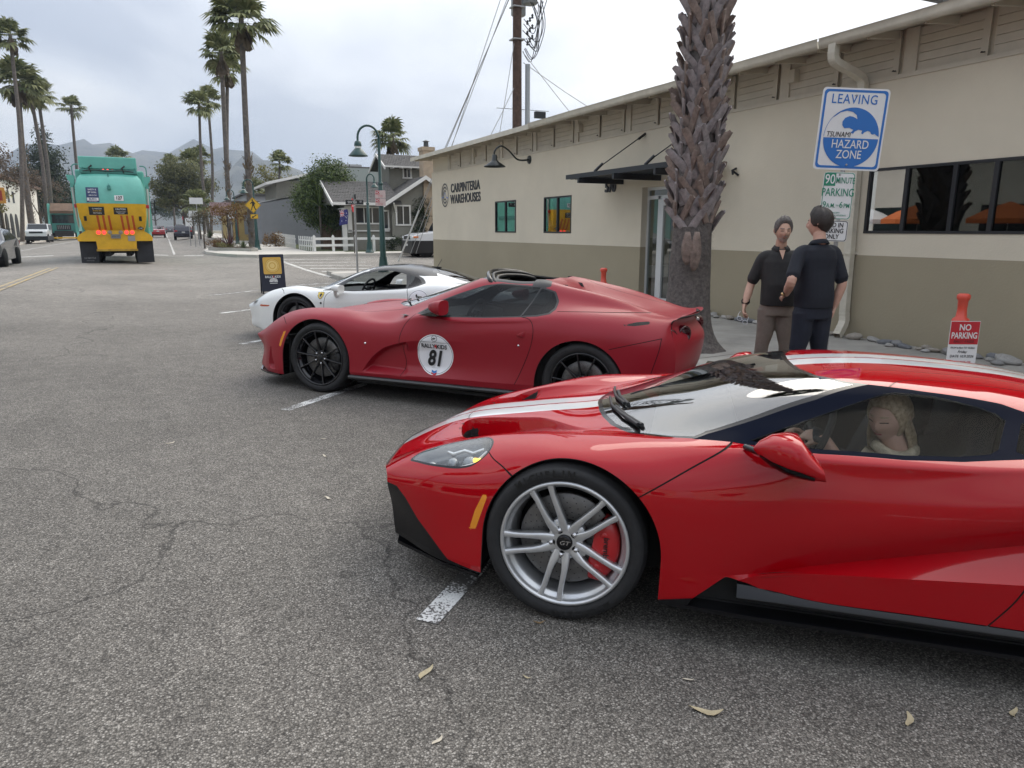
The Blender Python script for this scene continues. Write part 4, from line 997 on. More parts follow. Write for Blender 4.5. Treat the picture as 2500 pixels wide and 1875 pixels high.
fan_palm((10.9,78.,.5),(11.2,78.,8.2),.16,31,26,1.5,False,.0,'small feathery palm above the flat roofs, left of the dark tree','garden palms')
fan_palm((16.9,57.,.3),(16.8,57.,8.6),.32,32,50,1.7,True,.0,'shaggy palm rising behind the bungalow dormer','garden palms')
fan_palm((1.6,128.,.8),(1.9,128.,11.2),.22,33,34,2.2,True,.0,'palm among the broad street tree, right of the garbage truck','garden palms')
fan_palm((3.9,118.,.8),(4.3,118.,11.0),.22,34,36,2.3,False,.0,'drooping palm crown over the street trees','garden palms')
fan_palm((5.6,120.,.8),(5.9,120.,12.0),.24,35,34,2.0,True,.0,'palm between the shaggy street trunks','garden palms')
fan_palm((3.4,84.,.6),(3.4,84.,4.2),.22,36,46,1.7,True,.0,'short bright fan palm beside the street, left of the trunks','garden palms')
fan_palm((8.9,86.,.6),(9.1,86.,5.6),.14,37,26,1.9,False,.0,'low feathery palm behind the yellow shop','garden palms')
fan_palm((-8.4,190.,1.),(-8.2,190.,17.),.3,38,40,3.2,True,.0,'dark palm crown peeping over the top of the garbage truck','garden palms')
# ------------------------------------------------------------------ trees
leafy('conifer',(-17.5,150,.8),19,[((0,0,15.8),(1.2,1.2,2.6)),((.2,0,12.8),(3.0,2.6,2.6)),((-.6,0,9.2),(4.4,3.4,3.2)),((.9,0,5.6),(5.2,3.8,3.2))],LF_dark,16000,.24,41,'dark dense conifer behind the parked trucks on the left',trunk=.4)
for i,(x,y,s,sd)in enumerate(((-16.5,100,1.0,42),(-19.0,112,1.15,43),(-15.6,122,.9,44))):
 leafy('bare_tree',(x,y,.7),9*s,[((0,0,8.4*s),(2.4*s,2.2,1.9)),((-1.7*s,0,6.8*s),(2.0,2.0,1.7)),((1.7*s,0,6.9*s),(2.0,2.0,1.7))],LF_brown,1700,.16,sd,('brown thinly leaved tree nearest on the left edge','larger brown thinly leaved tree behind it on the left','small brown thinly leaved tree next to the conifer')[i],group='thin brown trees',trunk=.18)
leafy('street_tree',(2.9,112,.8),10.5,[((0,0,8.6),(3.1,3.,1.7)),((-1.9,0,6.6),(2.5,2.6,1.5)),((2.2,0,6.8),(2.3,2.6,1.5)),((-2.4,.5,4.6),(1.7,2.,1.0)),((.4,0,5.2),(2.2,2.5,1.2))],LF_mid,15000,.17,45,'broad green street tree right of the garbage truck',trunk=.3)
leafy('street_tree',(3.6,150,.9),9.5,[((0,0,7.5),(4.0,3.5,2.2)),((-2.2,0,5.4),(2.8,3.,1.6)),((2.5,0,5.4),(2.8,3.,1.6))],LF_dark,5000,.22,46,'dark tree farther up the street behind the broad street tree',trunk=.3)
leafy('street_tree',(-2.5,300,1.1),11,[((0,0,8),(6,5,3)),((6,0,7),(5,5,3)),((-6,0,7),(5,5,3))],LF_dark,4000,.35,47,'distant dark trees closing the end of the street',trunk=.3)
leafy('yellow_tree',(12.2,92,.6),8.5,[((-.8,0,7.3),(1.3,1.4,1.3)),((.8,0,6.0),(2.0,1.8,1.6)),((-1.2,0,4.9),(2.0,1.8,1.2))],LF_yellow,4200,.13,48,'yellow green tree behind the flat roofs',trunk=.18)
leafy('hedge_tree',(9.9,48.6,.3),6.0,[((.1,0,4.4),(1.35,1.4,1.35)),((-1.0,0,3.1),(1.25,1.4,1.5)),((.9,-.2,2.7),(1.0,1.2,1.3)),((-.2,-.5,2.0),(1.2,1.0,1.0))],LF_laurel,30000,.080,49,'dense glossy dark green tree beside the bungalow',trunk=.2)
leafy('hedge_tree',(11.7,51.5,.3),5.4,[((.0,0,4.0),(.8,.9,.9))],LF_laurel,2200,.08,50,'small leafy tree top behind the bungalow roof',trunk=.12)
strap_plant('garden_palm_plant',(9.0,46.9,3.0),1.9,16,LF_laurel,.09,51,'arching palm fronds in front of the dense dark tree',droop=1.8)
b=MB();b.tube([(9.0,46.9,.3),(9.0,46.9,3.1)],.07,6);b.build('stem',M_tbark,bpy.data.objects['garden_palm_plant'],(-9.0,-46.9,-3.0))
leafy('ivy',(14.9,44.6,.3),3.2,[((0,0,.9),(.75,.35,.9)),((.05,0,2.4),(.65,.35,1.1))],LF_dark,4200,.06,52,'ivy climbing the bungalow chimney wall','shrub',trunk=.05,limbs=False)
leafy('low_hedge',(13.2,43.4,.3),.9,[((-.5,0,.5),(.7,.4,.45)),((.6,0,.5),(.8,.4,.45))],LF_dark,2600,.05,53,'clipped low hedge in front of the bungalow','shrub',trunk=.04,limbs=False)
leafy('low_hedge',(6.9,52.5,.4),1.0,[((0,0,.45),(.9,.5,.5))],LF_rust,1200,.06,54,'low rusty hedge left of the picket fence','shrub',trunk=.04,limbs=False)
leafy('young_tree',(3.75,49.5,.45),3.4,[((-.6,0,2.1),(.75,.7,.6)),((.5,0,2.3),(.8,.7,.7))],LF_rust,1500,.07,55,'young rust leaved tree behind the corner planter',trunk=.05)
leafy('young_tree',(2.5,55.5,.45),3.2,[((0,0,2.0),(.9,.7,.6))],LF_grey,900,.07,56,'young grey green tree at the curb behind the planter',trunk=.05)
leafy('bare_tree',(-13.9,74,.6),5.2,[((0,0,4.0),(1.1,1.,1.1))],LF_brown,420,.12,57,'small bare tree before the white building at the left edge',trunk=.07)
leafy('shrub',(-14.2,88,.7),3.4,[((0,0,3.8),(.6,.6,1.1))],LF_yellow,500,.12,58,'tall yellow green shrub beside the shaggy palm','shrub',trunk=.06,limbs=False)
# planter with its plants
pl=empty('corner_planter',(3.2,44.4,G(3,44)+.15));tag(pl,'low kerbed planter bed on the street corner','planter')
b=MB();pp=[(-.85,3.7),(-.55,2.2),(1.2,-.72),(1.6,-.4),(1.7,4.4),(-.5,5.2)]
b.prism(pp,-.12,.17,'XY');b.build('planter_wall',M_curb,pl);b=MB();b.prism([(.45+(x-.45)*.88,2.2+(y-2.2)*.9)for x,y in pp],.17,.185,'XY');b.build('soil',mat('planter soil',(.08,.06,.04),.95),pl)
zp=G(3,44)+.30
strap_plant('burgundy_flax',(3.45,46.8,zp),1.25,80,LF_red,.028,61,'spiky burgundy strap leaved plant in the corner planter');strap_plant('agave',(4.12,45.0,zp),.62,60,LF_agave,.04,62,'grey green spiky plant at the right of the corner planter')
leafy('shrub',(2.78,47.9,zp-.06),.7,[((0,0,.28),(.55,.5,.3))],LF_rust,900,.045,63,'rusty low shrub at the left of the corner planter','shrub',trunk=.02,limbs=False);leafy('shrub',(3.3,46.2,zp-.03),.5,[((0,0,.18),(.7,.3,.2))],LF_yellow,700,.04,64,'yellowish ground cover along the planter edge','shrub',trunk=.02,limbs=False)
strap_plant('agave',(4.3,82,G(4.3,82)+.15),1.1,40,LF_agave,.06,65,'big strap leaved plant at the curb beside the parked car')
# ------------------------------------------------------------------ bungalow
M_siding=mat('grey green siding',(.215,.205,.170),.75,var=.08,vscale=3);M_wtrim=mat('white house trim',(.68,.66,.62),.6);M_shing=mat('grey shingle',(.105,.10,.095),.9,var=.35,vscale=6,bump=.5,bscale=20);M_hglass=thin_glass('house pane',(.10,.11,.11),base=.22)
M_chim=mat('tan chimney stucco',(.40,.31,.22),.9,var=.15,vscale=3,bump=.4,bscale=20)
def build_house():
 Z=G(12,45)+.05;root=empty('bungalow',(12,45,Z));tag(root,'grey clapboard bungalow with shingle roofs, dormer and tan chimney','house')
 def loc(o):return o
 def siding(x0,x1,y,z0,z1,par,holes=(),slope=None):
  n=int((z1-z0)/.13)
  for i in range(n):
   za,zb=z0+i*.13,z0+(i+1)*.13
   segs=[(x0,x1)]
   for h in holes:
    if h[2]<(za+zb)/2<h[3]:segs=[s for a,c in segs for s in((a,min(c,h[0])),(max(a,h[1]),c))if s[1]-s[0]>.02]
   if slope:segs=[(max(a,slope(zb)[0]),min(c,slope(zb)[1]))for a,c in segs]
   for a,c in segs:
    if c-a>.03:b=MB();b.add([(a-12,y-45-.025,za-Z+.0),(c-12,y-45-.025,za-Z),(c-12,y-45,zb-Z+.01),(a-12,y-45,zb-Z+.01),(a-12,y-45,za-Z),(c-12,y-45,za-Z)],[(0,1,2,3),(0,4,5,1)]);b.build('clapboard',M_siding,par,fix=False)
 wl=empty('front_wall',(0,0,0),0,root)
 siding(10.4,13.1,45.0,Z-.1,3.1,wl,((10.75,12.40,1.95,2.95),(12.45,12.85,1.6,2.75)))
 wr=empty('gable_wall',(0,0,0),0,root);siding(13.0,17.4,44.7,Z-.1,4.75,wr,((13.3,14.2,1.85,3.1),),lambda z:(13.0 if z<3.3 else 15.1-(4.8-z)*1.45,17.4 if z<3.3 else 15.1+(4.8-z)*1.45))
 b=MB();b.box(-1.58,5.4,.05,5.5,-.3,2.9);b.box(-1.6,1.0,.03,.06,-.3,2.75);b.build('wall_core',M_siding,root)
 def win(x0,x1,z0,z1,y,par,mull=1):
  w=empty('window',(0,0,0),0,par);t=.09
  b=MB();X0,X1,A,B=x0-12,x1-12,z0-Z,z1-Z;yy=y-45-.05
  b.box(X0-t,X1+t,yy,yy+.05,B,B+t);b.box(X0-t*1.3,X1+t*1.3,yy-.02,yy+.05,A-t,A);b.box(X0-t,X0,yy,yy+.05,A,B);b.box(X1,X1+t,yy,yy+.05,A,B)
  for k in range(mull):xm=X0+(X1-X0)*(k+1)/(mull+1);b.box(xm-.025,xm+.025,yy+.01,yy+.045,A,B)
  b.build('frame',M_wtrim,w);b=MB();b.box(X0,X1,yy+.045,yy+.05,A,B);b.build('pane',mat('dark house pane',(.02,.022,.024),.06,spec=.8),w)
 win(13.35,14.15,1.92,3.02,44.7,root);win(10.8,12.35,2.0,2.9,45.0,root,2);win(12.48,12.82,1.66,2.7,45.0,root,0)
 # porch post, trim boards
 b=MB();b.box(-1.72,-1.48,-.12,.10,1.15,2.55);b.box(-1.85,-1.4,-.16,.16,2.55,2.75);b.box(-2.1,-1.85,-.35,-.10,-.2,2.6);b.box(-1.75,.9,-.12,.03,1.22,1.30);b.build('porch_post',M_wtrim,root)
 # roofs with rows of shingles
 def roofplane(p00,p10,p11,p01,rows,cols,name='roof',par=None):
  """eave p00-p10, ridge p01-p11; courses of staggered shingles"""
  p00,p10,p11,p01=[Vector(p)-Vector((12,45,Z))for p in(p00,p10,p11,p01)];nrm=(p10-p00).cross(p01-p00).normalized();nrm=nrm if nrm.z>0 else-nrm
  b=MB();b.add([p00,p10,p11,p01,p00-nrm*.08,p10-nrm*.08,p11-nrm*.08,p01-nrm*.08],[(0,1,2,3),(4,7,6,5),(0,4,5,1),(1,5,6,2),(2,6,7,3),(3,7,4,0)]);o=b.build(name,M_shing,root)
  b=MB();q=random.Random(rows)
  for r in range(rows):
   t0,t1=r/rows,(r+1.25)/rows
   for c in range(cols+1):
    s0,s1=max(0,(c-.5*(r%2))/cols+.004),min(1,(c+1-.5*(r%2))/cols-.004)
    if s1<=s0:continue
    P_=lambda s,t:(p00+(p10-p00)*s)*(1-min(1,t))+(p01+(p11-p01)*s)*min(1,t)
    h=q.uniform(.012,.03);b.add([P_(s0,t0)+nrm*h,P_(s1,t0)+nrm*h,P_(s1,t1)+nrm*.004,P_(s0,t1)+nrm*.004,P_(s0,t0),P_(s1,t0)],[(0,1,2,3),(0,4,5,1)])
  b.build('shingles',M_shing,o,kind='stuff',fix=False);return o
 roofplane((9.3,44.3,3.18),(13.6,44.3,3.18),(13.6,47.6,4.65),(9.3,47.6,4.65),14,26);roofplane((9.3,50.9,3.18),(13.6,50.9,3.18),(13.6,47.6,4.65),(9.3,47.6,4.65),6,10)
 roofplane((12.35,44.1,3.12),(12.35,50.5,3.12),(15.1,50.5,4.86),(15.1,44.1,4.86),14,26);roofplane((17.9,44.1,3.12),(17.9,50.5,3.12),(15.1,50.5,4.86),(15.1,44.1,4.86),10,20)
 def board(a,c,w,name='bargeboard',th=.07):
  a,c=Vector(a)-Vector((12,45,Z)),Vector(c)-Vector((12,45,Z));b=MB();b.add([a,c,c-Vector((0,0,w)),a-Vector((0,0,w))]+[p+Vector((0,th,0))if abs(a.x-c.x)>.3 else p+Vector((th,0,0))for p in(a,c,c-Vector((0,0,w)),a-Vector((0,0,w)))],[(0,1,2,3),(4,7,6,5),(0,4,5,1),(3,2,6,7),(0,3,7,4),(1,5,6,2)]);b.build(name,M_wtrim,root)
 board((12.3,44.02,3.14),(15.1,44.02,4.90),.24);board((15.1,44.02,4.90),(17.9,44.02,3.14),.24);board((9.22,44.25,3.16),(9.22,47.6,4.66),.20);board((9.22,47.6,4.66),(9.22,50.9,3.16),.2);board((9.3,44.22,3.2),(12.4,44.22,3.2),.16,'fascia')
 b=MB();b.tube([(1.0,-.85,2.95),(1.25,-.35,2.45)],.06,4);b.tube([(1.25,-.35,2.85),(1.25,-.30,2.35)],.06,4);b.build('knee_brace',M_wtrim,root)
 b=MB();b.add([(9.4-12,.0,3.1-Z),(9.4-12,5.2,3.1-Z),(9.4-12,2.6,4.5-Z)],[(0,1,2)]);b.build('gable_end',mat('grey gable panel',(.16,.155,.135),.8),root,fix=False)
 # dormer
 dz=empty('dormer',(0,0,0),0,root);siding(13.8,17.2,47.6,4.2,5.75,dz,((14.75,15.25,4.95,5.6),));b=MB();b.box(1.8,5.2,2.62,5.4,3.4,5.35-.1);b.build('dormer_core',M_siding,dz)
 win(14.78,15.22,5.0,5.55,47.6,root);
 roofplane((13.35,47.0,5.62),(17.8,47.0,5.62),(17.8,49.0,6.55),(13.35,49.0,6.55),10,26);roofplane((13.35,51.0,5.62),(17.8,51.0,5.62),(17.8,49.0,6.55),(13.35,49.0,6.55),6,10)
 board((13.28,46.95,5.60),(13.28,49.0,6.58),.18);board((13.28,49.0,6.58),(13.28,51,5.60),.18);board((13.35,46.93,5.66),(17.8,46.93,5.66),.10,'fascia')
 for x in(13.9,14.5,15.1,15.7):b=MB();b.box(x-12-.04,x-12+.04,1.95,2.7,5.50-Z,5.58-Z);b.build('rafter_tail',M_wtrim,dz)
 b=MB();b.add([(1.80,2.62,5.5-Z),(1.80,5.4,5.5-Z),(1.80,4.0,6.4-Z)],[(0,1,2)]);b.add([(1.79,2.62,4.2-Z),(1.79,5.4,4.2-Z),(1.79,5.4,5.7-Z),(1.79,2.62,5.7-Z)],[(0,1,2,3)]);b.build('dormer_side',M_siding,dz,fix=False)
 # chimney
 ch=empty('chimney',(0,0,0),0,root);b=MB();b.box(3.1,3.85,-.5,.4,-.2,4.2);b.box(3.12,3.83,-.45,.35,4.2,6.2);b.box(3.06,3.90,-.5,.42,6.2,6.42);b.build('stack',M_chim,ch)
 b=MB();b.lathe([(.17,0),(.15,.25),(.15,.34)],c=(3.47,-.05,6.42),n=14);b.lathe([(.24,.36),(.05,.44),(0,.44)],c=(3.47,-.05,6.42),n=14);b.lathe([(.24,.36),(0,.36)],c=(3.47,-.05,6.42),n=14);b.build('chimney_cap',mat('chimney metal',(.08,.08,.08),.5,metal=.6),ch)
 return root
build_house()
# flag hanging at the porch: deep blue with a small crossed canton and white stars
def build_flag():
 root=empty('porch_flag',(9.85,44.2,2.75));tag(root,'blue ensign with crossed canton and stars hanging from the porch','flag')
 def fl(u,v):return(-.22+.50*u+.03*math.sin(v*5),.03*math.sin(u*9+v*2),-.05-.88*v+.10*u)
 b=MB();b.grid([[fl(i/10,j/12)for i in range(11)]for j in range(13)]);b.build('cloth',mat('flag blue',(.035,.035,.15),.8),root,fix=False)
 mw,mr=mat('flag white',(.7,.7,.7),.8),mat('flag red',(.45,.03,.05),.8)
 def ribbon(p,q,w,m,off):
  b=MB();d=Vector((q[0]-p[0],q[1]-p[1])).normalized();n=Vector((-d.y,d.x))*w;rows=[]
  for i in range(7):
   t=i/6;c=Vector(p)*(1-t)+Vector(q)*t;rows.append([Vector(fl((c+n*s).x,(c+n*s).y))+Vector((0,-off,0))for s in(-1,1)])
  b.grid(rows);b.build('canton_stripe',m,root,fix=False)
 for(p,q)in(((0,0),(.5,.42)),((.5,0),(0,.42))):ribbon(p,q,.035,mw,.008);ribbon(p,q,.015,mr,.010)
 for(p,q)in(((.25,0),(.25,.42)),((0,.21),(.5,.21))):ribbon(p,q,.06,mw,.012);ribbon(p,q,.033,mr,.014)
 for(u,v)in((.25,.72),(.78,.25),(.68,.48),(.88,.45),(.78,.75),(.82,.56)):
  c=Vector(fl(u,v))+Vector((0,-.012,0));b=MB();b.add([c+Vector((.035*(1 if i%2==0 else .45)*math.sin(i*math.pi/7),0,.035*(1 if i%2==0 else .45)*math.cos(i*math.pi/7)))for i in range(14)],[tuple(range(14))]);b.build('star',mw,root,fix=False)
 b=MB();b.tube([(-.25,.25,.05),(.05,-.1,.10)],.015,6);b.build('flag_pole',M_wtrim,root)
build_flag()
# ------------------------------------------------------------------ fences
M_picket=mat('white picket paint',(.70,.69,.66),.6,var=.06,vscale=4)
def picket_run(p0,p1,n,label):
 p0,p1=Vector(p0),Vector(p1);root=empty('picket_fence',p0);tag(root,label,'fence','white picket fences');d=p1-p0;ang=math.atan2(d.y,d.x);L_=d.xy.length;root.rotation_euler.z=ang
 for i in range(n):
  x=L_*i/(n-1);z=d.z*i/(n-1);b=MB();b.prism([(x-.045,z-.05),(x+.045,z-.05),(x+.045,z+.72),(x+.03,z+.79),(x-.03,z+.79),(x-.045,z+.72)],-.02,.02,'XZ');b.build('picket',M_picket,root)
 for h in(.22,.55):
  b=MB();b.add([(-.05,.022,h-.04),(L_+.05,.022,h-.04+d.z),(L_+.05,.022,h+.04+d.z),(-.05,.022,h+.04),(-.05,.055,h-.04),(L_+.05,.055,h-.04+d.z),(L_+.05,.055,h+.04+d.z),(-.05,.055,h+.04)],[(0,1,2,3),(4,7,6,5),(0,4,5,1),(3,2,6,7),(0,3,7,4),(1,5,6,2)]);b.build('rail',M_picket,root)
picket_run((7.5,56.5,.55),(7.55,48.2,.45),22,'white picket fence run farther from the corner lamp');picket_run((7.6,46.9,.42),(7.9,43.5,.38),9,'white picket fence run nearest the street corner')
def rail_fence():
 root=empty('rail_fence',(7.9,43.4,.38));tag(root,'white two rail fence along the bungalow lawn','fence')
 xs=[0,1.1,2.4,3.55]
 for x in xs:b=MB();b.prism([(x-.07,-.1),(x+.07,-.1),(x+.07,.82),(x,.90),(x-.07,.82)],-.07,.07,'XZ');b.build('post',M_picket,root)
 for(h,x1)in((.68,4.9),(.30,2.4)):b=MB();b.box(.0,x1,-.09,-.05,h-.07,h+.07);b.build('rail',M_picket,root)
rail_fence()
wf=empty('plank_fence',(9.2,47.6,.3));tag(wf,'weathered reddish plank fence beside the bungalow','fence')
for i in range(11):b=MB();b.box(i*.13,i*.13+.12,rnd.uniform(-.01,.01),.03,0,1.65-.05*i+rnd.uniform(-.02,.02));b.build('plank',mat('weathered redwood',(.16,.10,.07),.85,var=.3,vscale=6),wf)
# ------------------------------------------------------------------ other buildings
def boxbuilding(name,x0,x1,y0,y1,z0,h,m,label,roofm=None,over=.0,parts=()):
 root=empty(name,(x0,y0,z0));tag(root,label,'building');b=MB();b.box(0,x1-x0,0,y1-y0,-.5,h);b.build('wall',m,root)
 b=MB();b.box(-over,x1-x0+over,-over,y1-y0+over,h+.002,h+.14);b.build('roof',roofm or M_roofing,root)
 return root
M_greywall=mat('grey blue stucco',(.20,.205,.215),.9,var=.06,vscale=1);M_whitewall=mat('white stucco',(.66,.64,.58),.85,var=.05,vscale=1)
gw=empty('grey_building',(6.7,58,.4));tag(gw,'plain grey building with sloping parapet behind the palm','building');b=MB();b.prism([(0,-.5),(9,-.5),(9,4.6),(4.2,3.9),(2.0,3.6),(0,3.15)],0,9,'XZ');b.build('wall',M_greywall,gw);b=MB();b.prism([(0,3.152),(2.0,3.602),(4.2,3.902),(9,4.602),(9,4.7),(0,3.25)],-.03,9,'XZ');b.build('coping',mat('parapet coping',(.42,.42,.42),.8),gw)
ys_=boxbuilding('yellow_shop',5.6,9.0,70,84,.55,3.4,mat('ochre shop wall',(.42,.31,.12),.85,var=.1,vscale=1),'low ochre shop with flat dark roof behind the palm trunks',over=.5)
for i,y in enumerate((.05,)):
 b=MB();b.box(1.0,2.2,-.03,-.005,.6,2.4);b.build('shop_window',mat('shop window pane',(.25,.27,.28),.1),ys_);b=MB();b.box(-.03,-.005,2,6,.6,2.6);b.build('shop_window',MATS['shop window pane'],ys_);b=MB();b.box(.2,.5,-.05,-.006,-.4,3.0);b.build('brick_pier',mat('brick pier',(.22,.09,.06),.9),ys_)
boxbuilding('flat_roof_building',7.2,13.5,74,84,.6,4.2,mat('pale roof edge',(.46,.46,.46),.8),'flat roofed pale building beyond the grey wall',over=.3)
gb=boxbuilding('grey_block_building',14.6,24,70,90,.3,7.0,mat('pale grey green block',(.33,.36,.34),.9,var=.05,vscale=.8),'large pale grey block building rising behind the bungalow')
b=MB();b.box(1.5,3.5,2,4,7.1,7.5);b.build('roof_unit',MATS['galvanised hatch'],gb)
ew=empty('wooden_eave_house',(8.0,62,.5));tag(ew,'house whose white eave shows above the dense tree','house');b=MB();b.box(.6,5,.6,8,0,5.0);b.build('wall',M_siding,ew);b=MB();b.prism([(-.3,4.6),(5.5,6.0),(5.5,6.2),(-.3,4.8)],-.3,9,'XZ');b.build('roof',M_wtrim,ew)
# left side of the street: white shop row with arches, brown roof, teal awning, signs
lb=empty('white_arcade_building',(-16.6,84,.6));tag(lb,'white stucco building with arches at the left edge','building')
b=MB();b.box(-14,0,0,46,-.5,6.8);b.build('wall',M_whitewall,lb);b=MB();b.box(-14.4,.5,-.5,46.4,6.8,7.15);b.build('roof',mat('brown tile roof',(.17,.11,.08),.9),lb)
for i in range(8):
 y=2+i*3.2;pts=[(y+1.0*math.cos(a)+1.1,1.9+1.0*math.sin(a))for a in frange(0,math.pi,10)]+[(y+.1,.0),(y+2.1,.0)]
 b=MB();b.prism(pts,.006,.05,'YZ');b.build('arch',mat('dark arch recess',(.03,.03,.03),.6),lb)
 b=MB();b.box(.006,.04,y+.5,y+1.7,4.2,5.6);b.build('window',mat('dark house pane',(.02,.022,.024),.06,spec=.8),lb)
tb=boxbuilding('teal_shop',-30,-14.6,62,83,.4,4.4,mat('teal shop paint',(.20,.46,.44),.7),'turquoise shop front at the far left edge',over=.3)
for i in range(4):b=MB();b.box(15.405,15.43,1.5+i*4.6,4.6+i*4.6,.4,2.8);b.build('shop_window',mat('dark house pane',(.02,.022,.024),.06,spec=.8),tb)
sg_=empty('hanging_shop_sign',(-13.3,80,4.6));tag(sg_,'small orange and red square sign at the left edge','sign');b=MB();b.box(-.6,.6,-.04,.04,-.7,.7);b.build('sign_board',mat('orange board',(.55,.25,.04),.6),sg_);b=MB();b.box(-.38,.38,-.05,-.041,-.45,.45);b.build('sign_panel',mat('dark red panel',(.30,.03,.02),.6),sg_);b=MB();b.tube([(-.7,0,-4.2),(-.7,0,.9)],.05,6);b.build('sign_post',M_black_satin,sg_)
rf=empty('iron_railing',(-14.0,76,.6));tag(rf,'black iron railing beside the white parked car','railing')
for i in range(14):b=MB();b.box(i*.16-.01,i*.16+.01,-.01,.01,-.1,1.05);b.build('bar',M_black_satin,rf)
b=MB();b.box(-.05,2.15,-.02,.02,1.0,1.06);b.box(-.05,2.15,-.02,.02,.12,.16);b.build('rail',M_black_satin,rf)
# the other side of the street behind the camera: a cafe row with umbrellas and palms, as the windows reflect it
cf=boxbuilding('cafe_row',-32,-17.6,-30,30,.05,5.2,M_whitewall,'white cafe building across the street from the warehouse',over=.4)
for i in range(10):b=MB();b.box(14.405,14.43,2+i*5.8,5.6+i*5.8,.3,2.7);b.build('shop_window',mat('dark house pane',(.02,.022,.024),.06,spec=.8),cf)
def umbrella(x,y,m,label):
 root=empty('patio_umbrella',(x,y,G(x,y)+.15));tag(root,label,'umbrella','cafe umbrellas');b=MB();b.tube([(0,0,0),(0,0,2.7)],.025,8);b.build('pole',M_alu,root)
 b=MB();b.lathe([(0,2.75),(.9,2.4),(1.55,2.05),(1.55,1.85)],n=8,smooth=False);b.build('canopy',m,root)
for i,(x,y,c)in enumerate(((-14.0,18.6,0),(-14.3,15.2,1),(-13.9,22.6,0),(-14.2,25.9,1))):umbrella(x,y,mat('orange canvas',(.62,.16,.04),.8)if c==0 else mat('white canvas',(.72,.71,.68),.8),('orange patio umbrella across the street, southern one','white patio umbrella across the street, southern one','orange patio umbrella across the street, northern one','white patio umbrella across the street, northern one')[i])
fan_palm((-13.3,-8,.05),(-13.1,-8,12.0),.3,71,40,1.9,True,.3,'fan palm across the street beside the cafe umbrellas','palms across the street');fan_palm((-13.3,9,.05),(-13.0,9,13.0),.3,72,40,1.9,True,.3,'fan palm across the street north of the cafe umbrellas','palms across the street')
# ------------------------------------------------------------------ street lamps and signs
M_lgreen=mat('dark green lamp paint',(.012,.052,.045),.4,coat=.2,var=.15,vscale=5);M_galv=mat('galvanised steel',(.34,.34,.335),.5,metal=.5,var=.15,vscale=20);M_signw=mat('sign white',(.70,.70,.69),.45,var=.05,vscale=6);M_lampglass=mat('lamp glass white',(.7,.7,.66),.3)
def street_lamp(x,y,z,H,reach,ang,label,r=.06):
 root=empty('street_lamp',(x,y,z),ang);tag(root,label,'street lamp','green gooseneck street lamps')
 b=MB();b.lathe([(r*3.2,0),(r*3.2,.06),(r*2.7,.08),(r*2.3,.25),(r*1.8,.55),(r*1.75,.60)],n=12);b.build('lamp_base',M_lgreen,root)
 b=MB();b.tube([(0,0,.5),(0,0,H*.58),(0,0,H*.585),(0,0,H*.86)],[r*1.45,r*1.05,r*.75,r*.6],12);b.lathe([(r*1.3,-.03),(r*1.35,0),(r*1.0,.04)],c=(0,0,H*.58),n=12);b.build('pole',M_lgreen,root)
 arc=[(0,0,H*.86)]+[(-reach/2+reach/2*math.cos(a),0,H*.86+reach*.55*math.sin(a))for a in frange(0,math.pi,14)]+[(-reach,0,H*.86-.12)]
 b=MB();b.tube(arc,r*.52,8);b.build('arm',M_lgreen,root)
 zt=H*.86-.12;s=reach/.70
 b=MB();b.lathe([(.03*s,.02),(.10*s,-.02),(.12*s,-.10*s),(.12*s,-.16*s)],c=(-reach,0,zt),n=16);b.build('lamp_cap',M_lgreen,root)
 b=MB();b.lathe([(.105*s,-.16*s),(.105*s,-.23*s)],c=(-reach,0,zt),n=16);b.build('lamp_glass',M_lampglass,root)
 b=MB();b.lathe([(.10*s,-.23*s),(.13*s,-.25*s),(.31*s,-.45*s),(.315*s,-.47*s),(.29*s,-.46*s),(.10*s,-.26*s)],c=(-reach,0,zt),n=24);b.build('lamp_shade',M_lgreen,root);return root
street_lamp(7.02,25.4,GW(7,25.4)-.05,5.40,.74,0,'green gooseneck street lamp at the near corner with parking signs on its post',.075)
street_lamp(10.5,40.8,G(10.5,40.8)+.15,4.7,.50,math.pi*.72,'green gooseneck street lamp in front of the bungalow',.075)
street_lamp(5.05,46.5,G(5,46.5)+.15,4.45,.55,0,'green gooseneck street lamp carrying the yellow pedestrian sign',.07)
street_lamp(4.95,58.5,G(5,58.5)+.15,4.3,.5,0,'green gooseneck street lamp half hidden behind the shaggy palm',.06)
def plate(name,w,h,m,loc,rz,par=None,th=.006,r=.03,rim=None,rimw=.01,shape=None):
 """flat sign plate standing in the x-z plane, rounded corners, face towards -y"""
 pts=shape or[(sx*(w/2-r)+r*math.cos(a),sz*(h/2-r)+r*math.sin(a))for sx,sz,a0 in((1,1,0),(-1,1,math.pi/2),(-1,-1,math.pi),(1,-1,1.5*math.pi))for a in frange(a0,a0+math.pi/2,5)]
 b=MB();b.prism(pts,0,th,'XZ');o=b.build(name,m,par,loc,(0,0,rz))
 if rim:
  n=len(pts);k1,k2=rimw*.7,rimw*1.7
  def sc(k):return[(x*(1-2*k/w),-.0012,z*(1-2*k/h))for x,z in pts]
  b=MB();A_,B_=sc(k1),sc(k2);b.add(A_+B_,[(i,(i+1)%n,(i+1)%n+n,i+n)for i in range(n)]);b.build('border',rim,o,fix=False)
 return o
M_blue=mat('sign blue',(.025,.15,.46),.4);M_sgreen=mat('sign green',(.02,.22,.13),.4);M_sblack=mat('sign black',(.015,.015,.016),.45);M_syellow=mat('sign yellow',(.62,.36,.02),.45);M_sred=mat('sign red',(.48,.02,.03),.45);M_faded=mat('faded pink sign',(.60,.47,.45),.6,var=.1,vscale=8)
